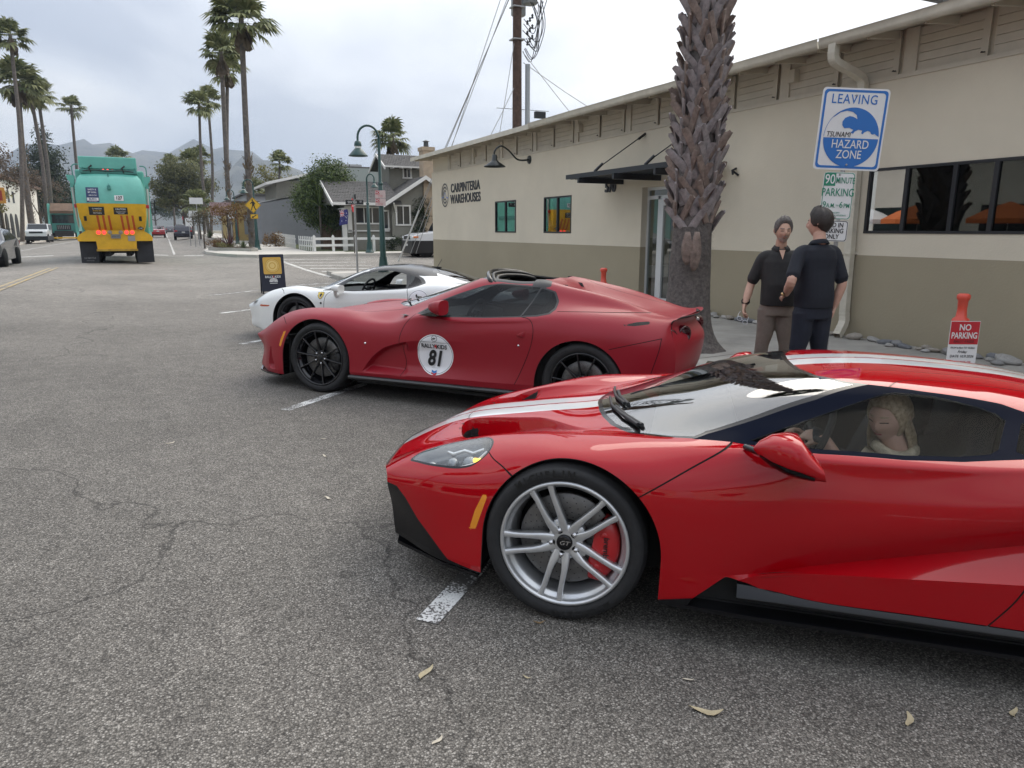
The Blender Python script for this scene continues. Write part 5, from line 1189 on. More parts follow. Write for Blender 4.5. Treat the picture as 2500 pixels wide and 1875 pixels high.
# --- tsunami sign post
def tsunami_post():
 ang=math.atan2(4.98-5.25,6.36-5.79)*1.0;root=empty('sign_post',(5.93,5.02,GW(5.9,5)),ang);tag(root,'steel post with blue tsunami sign above two parking signs','sign')
 b=MB();b.tube([(.0,.035,-.1),(.0,.035,2.85)],.022,8);b.build('post',M_galv,root)
 s=plate('tsunami_sign',.632,.735,M_signw,(.03,0,2.512),0,root,rim=M_blue,rimw=.022,r=.035);s.rotation_euler=(R(2),R(2.2),0)
 text('LEAVING',.118,M_blue,s,(-.01,-.002,.265),name='lettering',sx=.86,bold=.006,space=1.1)
 cx,cz,r=.005,-.065,.262;E_=-.0025
 b=MB();b.add([(cx+r*math.cos(a),E_,cz-.012+r*math.sin(a))for a in frange(math.pi,2*math.pi,30)],[tuple(range(30))]);b.build('sign_disc_lower',M_blue,s,fix=False)
 # ring line on the left, crest of the wave on the right
 b=MB();b.grid([[(cx+k*r*math.cos(a),E_,cz+k*r*math.sin(a))for a in frange(R(120),R(180),16)]for k in(1,.985)]);b.build('sign_ring',M_blue,s,fix=False)
 def ar(a0,a1,rad,n):return[(rad*math.cos(R(a)),rad*math.sin(R(a)))for a in frange(a0,a1,n)]
 outer=ar(142,2,r,26)
 inner=[(.215,.035),(.205,.028),(.185,.033),(.175,.052),(.150,.060),(.118,.044),(.108,.028),(.09,.036),(.098,.060),(.06,.066),(.028,.050),(.015,.030),(-.01,.036),(.012,.064),(-.03,.080),(-.075,.075),(-.098,.10),(-.102,.135),(-.08,.168),(-.04,.185),(.0,.178),(.035,.160),(.025,.195),(-.015,.222),(-.07,.232),(-.13,.215),(-.17,.185)]
 inner=[(x,z)for x,z in inner]
 b=MB();poly=[(cx+x,E_,cz+z)for x,z in outer+inner];b.add(poly,[tuple(range(len(poly)))]);b.build('sign_wave',M_blue,s,fix=False)
 text('TSUNAMI',.068,M_sblack,s,(-.118,-.0035,-.048),name='lettering',sx=.80,shear=.15)
 text('HAZARD',.108,M_signw,s,(.005,-.005,-.135),name='lettering',sx=.82,bold=.004);text('ZONE',.108,M_signw,s,(.005,-.005,-.228),name='lettering',sx=.82,bold=.004)
 for z in(.305,-.318):b=MB();b.lathe([(0,-.008),(.009,-.007),(.011,0)],axis='Y',n=10);b.build('bolt',M_galv,s,(.0,0,z))
 p=plate('parking_sign',.300,.440,M_signw,(-.045,0,1.905),0,root,rim=M_sgreen,rimw=.006,r=.03);p.rotation_euler=(0,R(1.8),0)
 b=MB();b.add([(-.143,-.0025,.212),(-.035,-.0025,.212),(-.035,-.0025,.092),(-.143,-.0025,.092)],[(0,1,2,3)]);b.build('sign_corner',M_sgreen,p,fix=False)
 text('90',.125,M_signw,p,(-.09,-.004,.150),sx=.80,bold=.004);text('MINUTE',.082,M_sgreen,p,(.060,-.003,.142),sx=.62,bold=.002);text('PARKING',.105,M_sgreen,p,(.0,-.003,.030),sx=.72,bold=.004)
 text('9',.082,M_sgreen,p,(-.118,-.003,-.085),sx=.9,bold=.003);text('A.M.',.058,M_sgreen,p,(-.055,-.003,-.092),sx=.8,bold=.003);text('TO',.02,M_sgreen,p,(.008,-.003,-.090));text('6',.082,M_sgreen,p,(.045,-.003,-.085),sx=.9,bold=.003);text('PM',.060,M_sgreen,p,(.10,-.003,-.092),sx=.8,bold=.003)
 text('EXCEPT',.020,M_sgreen,p,(0,-.003,-.158),sx=1.2);text('SUNDAYS & HOLIDAYS',.019,M_sgreen,p,(0,-.003,-.182),sx=1.05)
 for z in(.198,-.198):b=MB();b.lathe([(0,-.008),(.009,-.007),(.011,0)],axis='Y',n=10);b.build('bolt',M_galv,p,(.0,0,z))
 h=plate('head_in_sign',.300,.200,M_signw,(-.065,0,1.575),0,root,rim=M_sblack,rimw=.006,r=.025);h.rotation_euler=(0,R(1.8),0)
 for t,z in(('HEAD IN',.055),('PARKING',0),('ONLY',-.055)):text(t,.062,M_sblack,h,(0,-.003,z),sx=.86,bold=.012)
tsunami_post()
# --- corner lamp signs, street name, stop sign behind
def corner_signs():
 root=empty('parking_sign_pair',(6.96,25.26,2.67),R(-14));tag(root,'two faded no parking signs strapped to the corner lamp post','sign',None)
 for z,t in((.135,'PARKING'),(-.135,'STOPPING')):
  s=plate('sign_plate',.36,.255,M_faded,(0,0,z),0,root,r=.02)
  b=MB();b.add([(-.17,-.002,.115),(-.02,-.002,.115),(-.02,-.002,-.005),(-.17,-.002,-.005)],[(0,1,2,3)]);b.build('red_block',M_sred,s,fix=False);text('NO',.12,M_signw,s,(-.095,-.004,.055),sx=.8,bold=.01);text(t,.04,M_sred,s,(0,-.003,-.04));text('ANY TIME',.035,M_sred,s,(0,-.003,-.085))
 b=MB();b.box(-.03,.03,.006,.05,-.2,.2);b.build('bracket',M_galv,root)
 sx_=empty('street_name_sign',(5.93,24.8,GW(5.9,24.8)-.1),R(-6));tag(sx_,'black SIXTH street name sign on a slim grey post','sign');b=MB();b.tube([(0,0,-.2),(0,0,2.40)],.035,8);b.build('post',M_galv,sx_)
 b=MB();b.cbox((0,0,2.50),(.60,.03,.15));nb=b.build('name_blade',M_sblack,sx_);text('SIXTH',.115,M_signw,nb,(-.08,-.017,2.50),sx=.95,bold=.008);text('ST.',.075,M_signw,nb,(.215,-.017,2.52),sx=.9,bold=.006)
 b=MB();b.cbox((0,0,2.68),(.03,.55,.15));b.build('cross_blade',M_sblack,sx_);b=MB();b.cbox((0,0,2.60),(.06,.06,.30));b.build('blade_clamp',M_galv,sx_)
 st=empty('stop_sign',(9.6,40.5,G(9.6,40.5)+.15),R(62));tag(st,'red stop sign seen nearly edge on in front of the bungalow porch','sign');b=MB();b.tube([(0,.03,0),(0,.03,3.0)],.03,8);b.build('post',mat('brown post',(.05,.04,.03),.7),st)
 oc=[(.40*math.cos(R(22.5+45*i)),.40*math.sin(R(22.5+45*i)))for i in range(8)];b=MB();b.prism(oc,0,.01,'XZ');o=b.build('stop_plate',M_sred,st,(0,0,2.62));text('STOP',.26,M_signw,o,(0,-.003,0),sx=.8,bold=.01)
 s2=empty('stop_sign',(2.85,112,G(2.85,112)+.15),0);tag(s2,'round looking red stop sign far up the street behind the dark car','sign');b=MB();b.tube([(0,.03,0),(0,.03,2.4)],.04,8);b.build('post',M_galv,s2);b=MB();b.prism([(x*1.05,z*1.05)for x,z in oc],0,.01,'XZ');o=b.build('stop_plate',M_sred,s2,(0,0,2.3));text('STOP',.27,M_signw,o,(0,-.003,0),sx=.8,bold=.01)
 ped=empty('pedestrian_sign',(4.96,46.38,3.02),R(-4));tag(ped,'yellow diamond walking pedestrian sign with arrow plate below','sign')
 d=.46;b=MB();b.prism([(0,d),(d,0),(0,-d),(-d,0)],0,.008,'XZ');o=b.build('diamond_plate',M_syellow,ped)
 b=MB();b.add([(x*k,-.002,z*k)for k in(.94,.90)for x,z in((0,d),(d,0),(0,-d),(-d,0))],[(i,(i+1)%4,(i+1)%4+4,i+4)for i in range(4)]);b.build('border',M_sblack,o,fix=False)
 b=MB();b.lathe([(0,-.004),(.05,-.004)],c=(-.02,0,.29),axis='Y',n=14)
 for poly in([(-.06,.22),(.06,.23),(.08,.0),(-.05,.0)],[(-.05,.02),(.02,.02),(-.04,-.15),(-.08,-.30),(-.13,-.28),(-.09,-.13)],[(.0,.02),(.08,.02),(.10,-.12),(.18,-.28),(.13,-.30),(.04,-.14)],[(-.06,.21),(-.04,.15),(-.13,.06),(-.17,.07),(-.16,.10)],[(.05,.22),(.14,.10),(.11,.03),(.08,.05),(.09,.09),(.04,.14)]):b.add([(x,-.004,z)for x,z in poly],[tuple(range(len(poly)))])
 b.build('walking_figure',M_sblack,o,fix=False)
 p=plate('arrow_plate',.44,.27,M_syellow,(.03,0,-.66),0,ped,r=.03,rim=M_sblack,rimw=.012);b=MB();b.add([(x,-.004,z)for x,z in((-.15,-.08),(-.02,-.085),(-.055,-.045),(.13,.055),(.10,.10),(-.09,-.005),(-.125,.03))],[tuple(range(7))]);b.build('arrow',M_sblack,p,fix=False)
 # little placards on posts behind the planter
 for i,(x,y,z,w,h,lab)in enumerate(((4.1,52.0,2.15,.42,.60,'white parking notice on a post behind the planter'),(1.95,56.0,2.3,.55,.4,'small white placard on a post at the curb'),(2.3,58,3.2,.9,.45,'white banner hung between the palms'),(1.75,60,1.75,.5,.6,'white notice board beside the palm trunk'),(4.05,60,2.55,1.5,1.0,'faded pink mural board between the palm trunks'))):
  r_=empty('placard',(x,y,G(x,y)+.15));tag(r_,lab,'sign','placards on posts');b=MB();b.tube([(0,.03,0),(0,.03,z)],.03,6);b.build('post',M_galv,r_);b=MB();b.box(-w/2,w/2,0,.02,z-h/2,z+h/2);b.build('board',M_signw if i<4 else mat('pink mural',(.32,.22,.22),.8,var=.3,vscale=6),r_)
corner_signs()
# --- A-frame board
def a_board():
 root=empty('sandwich_board',(2.38,18.85,G(2.38,18.85)),R(2));tag(root,'dark blue sandwich board with yellow club seal standing behind the white car','sign')
 navy=mat('board navy',(.012,.014,.03),.5);by=mat('board yellow',(.62,.37,.07),.5);bg=mat('board gold line',(.75,.55,.2),.5)
 tilt=R(8)
 f=empty('front_leaf',(0,0,0),0,root);f.rotation_euler=(-tilt,0,0)
 b=MB();b.box(-.29,.29,0,.02,.06,.98);b.build('panel',navy,f)
 b=MB();pts=[(sx*(.22-.03)+.03*math.cos(a),.70+sz*(.21-.03)+.03*math.sin(a))for sx,sz,a0 in((1,1,0),(-1,1,math.pi/2),(-1,-1,math.pi),(1,-1,1.5*math.pi))for a in frange(a0,a0+math.pi/2,5)];b.add([(x,-.002,z)for x,z in pts],[tuple(range(len(pts)))]);b.build('seal_field',by,f,fix=False)
 for(r0,r1,m_)in((.155,.145,bg),(.125,.085,bg)):
  b=MB();b.grid([[(r*math.cos(a),-.004,.70+r*math.sin(a))for a in frange(0,2*math.pi,41)]for r in(r0,r1)]);b.build('seal_ring',m_,f,fix=False)
 b=MB()
 for i in range(40):
  a=2*math.pi*i/40;c=(.168*math.cos(a),.70+.168*math.sin(a));b.add([(c[0]+.005*math.cos(t),-.004,c[1]+.005*math.sin(t))for t in frange(0,5.2,6)],[tuple(range(6))])
 b.build('seal_dots',navy,f,kind='stuff',fix=False)
 b=MB();b.lathe([(0,-.005),(.06,-.005)],c=(0,0,.70),axis='Y',n=20);b.build('seal_centre',bg,f,fix=False)
 text('RALLY',.078,M_signw,f,(-.10,-.004,.42),sx=.88,bold=.02);text('4',.078,M_sred,f,(.008,-.004,.42),sx=.9,bold=.02);text('KIDS',.078,M_signw,f,(.105,-.004,.42),sx=.88,bold=.02,shear=.1)
 b=MB()
 for i in range(9):
  a=math.pi*i/8;p=Vector((.0+.03*math.cos(a),0,.30));q_=Vector((.10*math.cos(a),0,.29+.09*math.sin(a)+.02));s=Vector((-math.sin(a),0,math.cos(a)))*.012;b.add([(p-s*.3)+Vector((0,-.004,0)),q_-s+Vector((0,-.004,0)),q_+s+Vector((0,-.004,0)),(p+s*.3)+Vector((0,-.004,0))],[(0,1,2,3)])
 b.box(-.09,.09,-.005,-.004,.255,.27);b.build('crown_motif',M_signw,f)
 b=MB();b.box(-.285,-.255,0,.025,-.02,.07);b.box(.255,.285,0,.025,-.02,.07);b.build('foot',M_sblack,f)
 k=empty('rear_leaf',(0,.30,0),0,root);k.rotation_euler=(tilt,0,0);b=MB();b.box(-.29,.29,0,.02,.06,.98);b.build('panel',navy,k);b=MB();b.box(-.285,-.255,0,.02,-.02,.06);b.box(.255,.285,0,.02,-.02,.06);b.build('foot',M_sblack,k)
a_board()
# --- orange delineator posts with no parking bills
M_orange=mat('orange red plastic',(.62,.07,.04),.4,coat=.2);M_paper=mat('paper white',(.72,.71,.70),.7)
def delineator(x,y,z,bill,label,rz=0):
 root=empty('delineator_post',(x,y,z),rz);tag(root,label,'post','orange delineator posts')
 b=MB();b.lathe([(.19,0),(.20,.03),(.17,.06),(.09,.08),(.06,.10)],n=20);b.build('rubber_base',M_rubber,root)
 b=MB();b.lathe([(.058,.09),(.052,.60),(.075,.62),(.082,.66),(.075,.70),(.05,.72),(.042,.80),(.046,.88),(.060,.90),(.060,.935),(.04,.95),(0,.95)],n=20);b.build('post',M_orange,root)
 for h in(.42,.54):b=MB();b.lathe([(.0575,h),(.0570,h+.08)],n=20);b.build('reflective_band',M_signw,root)
 if bill:
  s=empty('bill',(.0,-.09,.43),0,root);b=MB();b.box(-.142,.142,-.003,0,-.26,.26);b.build('paper',M_paper,s)
  b=MB();b.add([(-.138,-.005,.255),(.138,-.005,.255),(.138,-.005,.03),(-.138,-.005,.03)],[(0,1,2,3)]);b.build('red_field',M_sred,s,fix=False)
  text('NO',.085,M_signw,s,(0,-.007,.195),sx=.85,bold=.02);text('PARKING',.085,M_signw,s,(0,-.007,.115),sx=.70,bold=.02);text('RALLY 4 KIDS',.036,M_sblack,s,(0,-.007,.058),sx=.9,shear=.2)
  text('FROM 6:30am TO 10:30am',.026,M_sblack,s,(0,-.006,-.005),sx=.8,shear=.15);text('Friday',.036,M_sblack,s,(0,-.006,-.045),shear=.25);text('DATE 10.9.2026',.036,M_sblack,s,(0,-.006,-.09),sx=.95,shear=.15)
  text('BY ORDER OF',.030,M_sred,s,(0,-.006,-.15),bold=.01);text('CITY OF CARPINTERIA',.028,M_sred,s,(0,-.006,-.188),sx=.85,bold=.01)
delineator(7.05,4.42,GW(7,4.4),True,'orange post with red and white no parking bill behind the striped car',R(-28))
delineator(6.55,10.15,GW(6.5,10.1),False,'orange post seen over the open red car')
# --- utility pole
def utility_pole():
 root=empty('utility_pole',(14.7,30.2,-.2));tag(root,'brown wooden utility pole with transformers rising behind the warehouse','utility pole')
 b=MB();b.tube([(0,0,0),(0,0,15.5)],[.24,.17],14);b.build('pole',mat('creosoted wood',(.085,.052,.038),.9,var=.4,vscale=9,bump=.6,bscale=40),root)
 b=MB();b.tube([(.42,-.2,0),(.42,-.2,8.9)],.11,10);b.build('conduit',mat('grey conduit',(.33,.35,.36),.6),root)
 mg=mat('transformer grey',(.36,.38,.38),.5,var=.1,vscale=4)
 for(dx,dy,z)in((.95,-.4,11.9),(.80,.35,11.5),(.45,.8,11.1)):
  t=empty('transformer',(dx,dy,z),0,root);b=MB();b.lathe([(0,0),(.28,.0),(.33,.04),(.33,1.15),(.30,1.25),(0,1.30)],n=20);b.build('tank',mg,t)
  for a in(0.5,2.2):b=MB();b.lathe([(.05,1.25),(.06,1.35),(.04,1.4),(.06,1.48),(.02,1.55)],c=(.15*math.cos(a),.15*math.sin(a),0),n=8);b.build('bushing',mg,t)
  b=MB();b.box(-dx*.6,-.25,-.05,.05,.5,.62);b.build('hanger',M_galv,t)
 q=random.Random(9)
 for i in range(11):
  z0=11.8-q.random()*.5;z1=9.2+q.random()*1.4;x1=.25+q.random()*.3;b=MB();b.tube(cr_pts([(.9+q.uniform(-.3,.4),q.uniform(-.5,.5),z0),(1.15+q.uniform(-.2,.3),q.uniform(-.3,.3),(z0+z1)/2),(x1+.5,q.uniform(-.2,.2),z1-.1),(x1,0,z1+.25)],4),.018,5);b.build('drop_wire',M_sblack,root)
 for i in range(9):b=MB();b.lathe([(.05,0),(.06,.05),(.03,.08),(.06,.12),(.02,.18)],n=8);b.build('insulator',M_sblack,root,(.35+.12*(i%3)+.1,-.1,9.7+.14*i))
 for z in(11.2,9.9):b=MB();b.cbox((0,0,z),(.55,.5,.05));b.build('band',M_galv,root)
 b=MB();b.tube([(-1.0,0,7.02),(1.6,0,7.05)],.012,5);b.cbox((1.15,0,6.86),(.5,.2,.28));b.build('splice_box',M_sblack,root)
 # guy wires and service lines
 for(p,q_)in(((0,0,13.5),(-3.2,5.2,.6)),((0,0,12.6),(-3.6,5.0,.5)),((-.1,0,10.0),(-1.4,-1.0,5.4)),((.3,0,9.4),(2.2,-3.8,4.9)),((.3,0,9.0),(3.4,-2.0,6.6)),((0,0,8.2),(-1.9,-.6,5.2))):b=MB();b.tube([p,tuple((a+c)/2-(.0 if k<2 else .05)for k,(a,c)in enumerate(zip(p,q_))),q_],.016,5);b.build('guy_wire',M_galv,root)
utility_pole()
# long guy wires past the corner, with a pale guard at the foot
gw_=empty('guy_anchor',(10.6,35.6,-.05));tag(gw_,'slanting guy wire with grey guard pipe near the parked white car','wire')
b=MB();b.tube([(0,0,0),(1.1,-.3,2.6)],.045,8);b.build('guard_pipe',mat('pale guard',(.45,.45,.42),.6),gw_);
for o_ in(0,.10):b=MB();b.tube([(1.1-.05+o_,-.3,2.6),(5.0,-5.0,13.7+o_)],.018,5);b.build('wire',M_galv,gw_)
for(a,c)in(((16.0,28,14.9),(60,-8,13.5)),((16,28,14.3),(60,-9,12.6))):
 w=empty('power_line',a);tag(w,'overhead power line above the warehouse roof, '+('upper' if a[2]>14.5 else 'lower')+' of the two','power line',None);b=MB();A_,C_=Vector(a),Vector(c);b.tube([(A_*(1-t)+C_*t-A_)+Vector((0,0,-2.2*4*t*(1-t)*.25))for t in frange(0,1,12)],.012,4);b.build('cable',M_sblack,w)
 # --- stones along the foot of the wall
def stones():
 q=random.Random(17);protos=[];cols=[(.32,.31,.29),(.24,.235,.23),(.42,.405,.38),(.17,.175,.185),(.30,.27,.23),(.38,.37,.36)]
 for v in range(8):
  bm=bmesh.new();bmesh.ops.create_icosphere(bm,subdivisions=2,radius=1)
  for vv in bm.verts:n=vv.co.normalized();vv.co=n*(1+.14*math.sin(n.x*3+v)+.10*math.sin(n.y*4+2*v)+.08*math.sin(n.z*5+v*1.7))
  me=bpy.data.meshes.new('stone');bm.to_mesh(me);bm.free();me.polygons.foreach_set('use_smooth',[True]*len(me.polygons));c=cols[v%6];me.materials.append(mat('river stone %d'%(v%6),c,.8,var=.22,vscale=5,bump=.2,bscale=20));protos.append(me)
 y=10.9;k=0;cn=['grey','mid grey','pale','slate','brownish','light grey'];na,nb=[0],[0]
 def od(n):return str(n)+('th' if 10<=n%100<=20 else{1:'st',2:'nd',3:'rd'}.get(n%10,'th'))
 while y>3.9:
  s=q.uniform(.045,.095)*(1.25 if q.random()<.15 else 1);sx,sy,sz=s*q.uniform(.8,1.2),s*q.uniform(1.0,1.7),s*q.uniform(.45,.7);x=WALL-.10-q.uniform(0,.16)
  if 7.05<y<7.35:y-=.12;continue
  v=q.randrange(8);o=link('stone',protos[v],None);rt_=y<7.2;nb[0]+=rt_;na[0]+=not rt_;o.location=(x,y,GW(x,y)+sz*.75);o.scale=(sx,sy,sz);o.rotation_euler=(q.uniform(-.2,.2),q.uniform(-.2,.2),q.uniform(-.5,.5));lb_=od(nb[0])+' to the right of the downspout' if rt_ else od(na[0])+' of the row starting at the palm';tag(o,cn[v%6]+' river stone at the wall foot, '+lb_,'stone','stones along the wall foot');k+=1
  if q.random()<.35:
   o2=link('stone',protos[q.randrange(8)],None);s2=s*.6;o2.location=(x-s*1.5,y+q.uniform(-.05,.05),GW(x,y)+s2*.4);o2.scale=(s2,s2*1.3,s2*.6);tag(o2,'small pebble before the stone '+lb_,'stone','stones along the wall foot')
  y-=sy*q.uniform(1.5,2.3)
 o=link('stone',protos[2].copy(),None);o.data.materials.clear();o.data.materials.append(mat('pale lettered stone',(.50,.49,.46),.75,var=.1,vscale=4));o.location=(WALL-.30,4.12,GW(8.6,4.1)+.07);o.scale=(.10,.14,.10);tag(o,'larger pale stone with small lettering right of the no parking bill','stone',None)
 text('PLEASE',.30,M_sblack,o,(-1.12,.1,.35),(math.pi/2-.3,0,-math.pi/2),'lettering',.9,ext=.0);text('LEAVE ROCKS',.22,M_sblack,o,(-1.14,.1,.05),(math.pi/2-.1,0,-math.pi/2),'lettering',.9,ext=0)
stones()
# --- fallen leaves on the asphalt
def litter():
 q=random.Random(23);lm=[mat('dry leaf tan',(.40,.34,.22),.7,var=.2,vscale=30),mat('dry leaf pale',(.50,.45,.36),.7,var=.2,vscale=30),mat('dry leaf brown',(.22,.15,.08),.8,var=.2,vscale=30)]
 spots=[(920*1.13,1462*1.13,.13,0,'yellow curled leaf on the asphalt in front of the striped car'),(1525*1.13,1545*1.13,.16,0,'long tan leaf on the asphalt below the striped car door'),(1960*1.13,1565*1.13,.12,0,'tan leaf on the asphalt near the lower right corner'),(2190*1.13,1545*1.13,.10,0,'small tan leaf at the right edge'),(708*1.13,1080*1.13,.10,1,'pale leaf left of the striped car nose'),(703*1.13,987*1.13,.09,1,'pale leaf behind the nearest stall line tip'),(368*1.13,958*1.13,.10,1,'white scrap on the empty asphalt at left'),(1165*1.13,1350*1.13,.07,2,'folded brown leaf below the silver wheel'),(700*1.13,950*1.13,.06,1,'tiny pale leaf near the red car wheel'),(1140*1.13,1466*1.13,.05,0,'tiny tan leaf below the silver wheel'),(945*1.13,1603*1.13,.07,1,'pale leaf at the bottom of the road'),(1485*1.13,1475*1.13,.06,1,'thin pale twig leaf below the side skirt')]
 return spots,lm,q
_sp,_lm,_q=litter()
LEAFPOS=[(0.71,2.21),(1.52,1.64),(2.13,1.33),(2.52,1.21),(0.74,4.11),(0.89,4.96),(-0.10,5.64),(1.26,2.37),(0.97,5.41),(1.04,2.05),(0.63,1.86),(1.58,1.81)]
for(x_,y_),(px_,py_,sz_,mi_,lab_)in zip(LEAFPOS,_sp):
 sz_*=.72;b=MB();rows=[]
 for i in range(7):
  t=i/6;w=.13*sz_*math.sin(math.pi*min(1,t*.92+.06));bend=.10*sz_*math.sin(t*5+mi_);lift=sz_*.10*(t-.5)**2*4*(.6+.6*_q.random())
  rows.append([(sz_*(t-.5),bend-w,.004+lift+.02*sz_),(sz_*(t-.5),bend,.003+lift),(sz_*(t-.5),bend+w,.004+lift+.03*sz_)])
 b.grid(rows);o=b.build('fallen_leaf',_lm[mi_],None,(x_,y_,G(x_,y_)),(0,0,_q.uniform(0,6.28)));tag(o,lab_,'leaf','fallen leaves')
 # ------------------------------------------------------------------ parked and moving vehicles
M_tail=mat('red tail lamp',(.40,.01,.015),.2,coat=.6);M_hlamp=mat('clear head lamp',(.75,.77,.78),.12,coat=.8);M_cglass=mat('dark vehicle glass',(.012,.014,.016),.05,spec=.9);M_plate=mat('number plate white',(.62,.62,.60),.5)
def simple_car(name,loc,rz,prof,W,m_body,label,glass_side,front_glass,rear_glass,axles,rw,belt,m_low=None,low_z=.0,top_w=.78,grille=None,tail=None,head=None,tw=.24,group=None,face=None):
 """car from a side outline (x forward, z up) drawn across with tumblehome; windows, lamps, bumpers and wheels as parts"""
 root=empty(name,loc,rz);tag(root,label,'car',group);zmax=max(p[1]for p in prof)
 def hw(x,z):
  k=1 if z<=belt else 1-(1-top_w)*((z-belt)/(zmax-belt))
  xe=max(p[0]for p in prof);xb=min(p[0]for p in prof);e=min(abs(x-xe),abs(x-xb));return W/2*k*(1-.10*max(0,1-e/.35)**2)*(.97 if z<.35 else 1)
 n=len(prof);L_=[(x,hw(x,z),z)for x,z in prof];R_=[(x,-hw(x,z),z)for x,z in prof]
 b=MB();b.add(L_+R_,[(i,(i+1)%n,(i+1)%n+n,i+n)for i in range(n)],0,False)
 me=b.mesh('body',False);bm=bmesh.new();bm.from_mesh(me);bm.verts.ensure_lookup_table()
 for s in(0,1):
  f=bm.faces.new([bm.verts[i+s*n]for i in(range(n)if s else range(n-1,-1,-1))])
 bmesh.ops.triangulate(bm,faces=[f for f in bm.faces if len(f.verts)>4]);bmesh.ops.recalc_face_normals(bm,faces=bm.faces);bm.to_mesh(me);bm.free()
 o=link('body',me,m_body,root);md=o.modifiers.new('b','BEVEL');md.width=.05;md.segments=3;md.limit_method='ANGLE';md.angle_limit=R(25)
 for poly in glass_side:
  for s in(1,-1):b=MB();b.add([(x,s*(hw(x,z)+.012),z)for x,z in poly],[tuple(range(len(poly)))]);b.build('side_window',M_cglass,root,fix=False)
 for nm,(p,q_),k in(('windscreen',front_glass,.90),('rear_window',rear_glass,.86)):
  if p is None:continue
  d=Vector((q_[1]-p[1],0,-(q_[0]-p[0]))).normalized()*.014;d=d if(d.x>0)==(nm=='windscreen')else-d
  b=MB();b.add([Vector((p[0],hw(*p)*k,p[1]))+d,Vector((p[0],-hw(*p)*k,p[1]))+d,Vector((q_[0],-hw(*q_)*k,q_[1]))+d,Vector((q_[0],hw(*q_)*k,q_[1]))+d],[(0,1,2,3)]);b.build(nm,M_cglass,root,fix=False)
 if m_low:
  xs=[p[0]for p in prof];b=MB();b.box(min(xs)-.02,max(xs)+.02,-W/2-.012,W/2+.012,.20,low_z);b.build('lower_cladding',m_low,root,bevel=.04)
 for x in axles:
  for s in(1,-1):
   b=MB();b.lathe([(rw+.05,0),(rw+.05,.03),(0,.03)],c=(x,W/2-.028 if s>0 else-W/2-.002,rw),axis='Y',n=20);b.build('wheel_arch',M_dark,root)
   w=empty('wheel',(x,s*(W/2-.01),rw),0 if s>0 else math.pi,root);b=MB();b.lathe([(rw*.62,-.02),(rw*.65,.0),(rw*.9,.012),(rw,-.03),(rw,-tw),(rw*.6,-tw)],axis='Y',n=24);b.build('tyre',M_rubber,w)
   b=MB();b.lathe([(rw*.64,-.01),(rw*.60,-.03),(rw*.2,-.05),(0,-.04)],axis='Y',n=20);b.build('rim',M_dark,w)
   for k in range(6):a=k*math.pi/3;b=MB();sweep_bar(b,[(r*math.sin(a),r*math.cos(a))for r in(.03,rw*.35,rw*.62)],[.035,.028,.035],[.02]*3,[-.015,-.01,-.006]);b.build('spoke',mat('grey alloy',(.35,.35,.36),.35,metal=.8),w)
 xf,xb=max(p[0]for p in prof),min(p[0]for p in prof)
 for(nm,spec,x,m_)in(('head_lamp',head,xf,M_hlamp),('tail_lamp',tail,xb,M_tail)):
  if spec:
   for s in(1,-1):b=MB();(y0,y1,z0,z1,dp)=spec;b.box(x-.03-dp if x==xf else x-.02,x+.02 if x==xf else x+.03+dp,min(s*y0,s*y1),max(s*y0,s*y1),z0,z1);b.build(nm,m_,root,bevel=.015)
 if grille:b=MB();y1,z0,z1=grille;b.box(xf-.03,xf+.022,-y1,y1,z0,z1);b.build('grille',M_black_satin,root)
 b=MB();b.box(xb-.024,xb+.01,-.16,.16,.80,.92)if face!='front' else b.box(xf-.01,xf+.035,-.16,.16,.60,.72);b.build('number_plate',M_plate,root);return root
suv=[(-2.35,.42),(-2.40,.70),(-2.36,1.02),(-2.22,1.40),(-2.02,1.66),(-1.5,1.72),(-.2,1.70),(.45,1.52),(1.0,1.12),(1.9,1.02),(2.3,.86),(2.36,.60),(2.30,.36),(1.2,.28),(-1.3,.28)]
sg=[[(-1.95,1.12),(-1.85,1.55),(-1.05,1.60),(-1.05,1.08)],[(-.98,1.08),(-.98,1.60),(-.1,1.58),(-.05,1.06)],[(.02,1.06),(.0,1.57),(.38,1.46),(.85,1.08)]]
simple_car('dark_suv',(1.98,93.5,G(1.98,91)),math.pi/2,suv,1.95,mat('midnight blue paint',(.012,.014,.03),.25,coat=.8),'dark blue car driving up the street ahead right of the garbage truck',sg,((.85,1.10),(.42,1.50)),((-2.28,1.12),(-2.08,1.58)),(-1.42,1.40),.36,1.08,tail=(.62,.92,.92,1.08,.02),top_w=.76)
bronco=[(-2.1,.5),(-2.15,.9),(-2.12,1.2),(-2.05,1.80),(-1.9,1.86),(.55,1.84),(.95,1.26),(2.05,1.20),(2.2,1.1),(2.2,.5),(1.9,.42),(-1.8,.42)]
bg_=[[(-1.9,1.25),(-1.85,1.72),(-1.0,1.74),(-1.0,1.25)],[(-.92,1.25),(-.92,1.74),(-.1,1.74),(-.1,1.25)],[(-.02,1.25),(-.02,1.74),(.50,1.73),(.82,1.25)]]
br=simple_car('white_suv',(-11.6,88.5,G(-11.6,88.5)+.12),-math.pi/2,bronco,1.95,mat('suv white',(.66,.67,.68),.3,coat=.8),'boxy white off road car parked facing us at the left curb',bg_,((.92,1.30),(.58,1.80)),(None,None),(-1.35,1.45),.40,1.22,m_low=M_black_satin,low_z=.62,head=(.60,.90,.92,1.06,0),grille=(.58,.90,1.08),top_w=.90,face='front')
fj=[(-2.2,.5),(-2.25,.9),(-2.2,1.25),(-2.1,1.85),(-1.9,1.92),(.4,1.90),(.68,1.36),(1.75,1.28),(2.1,1.16),(2.2,.95),(2.2,.5),(1.9,.42),(-1.9,.42)]
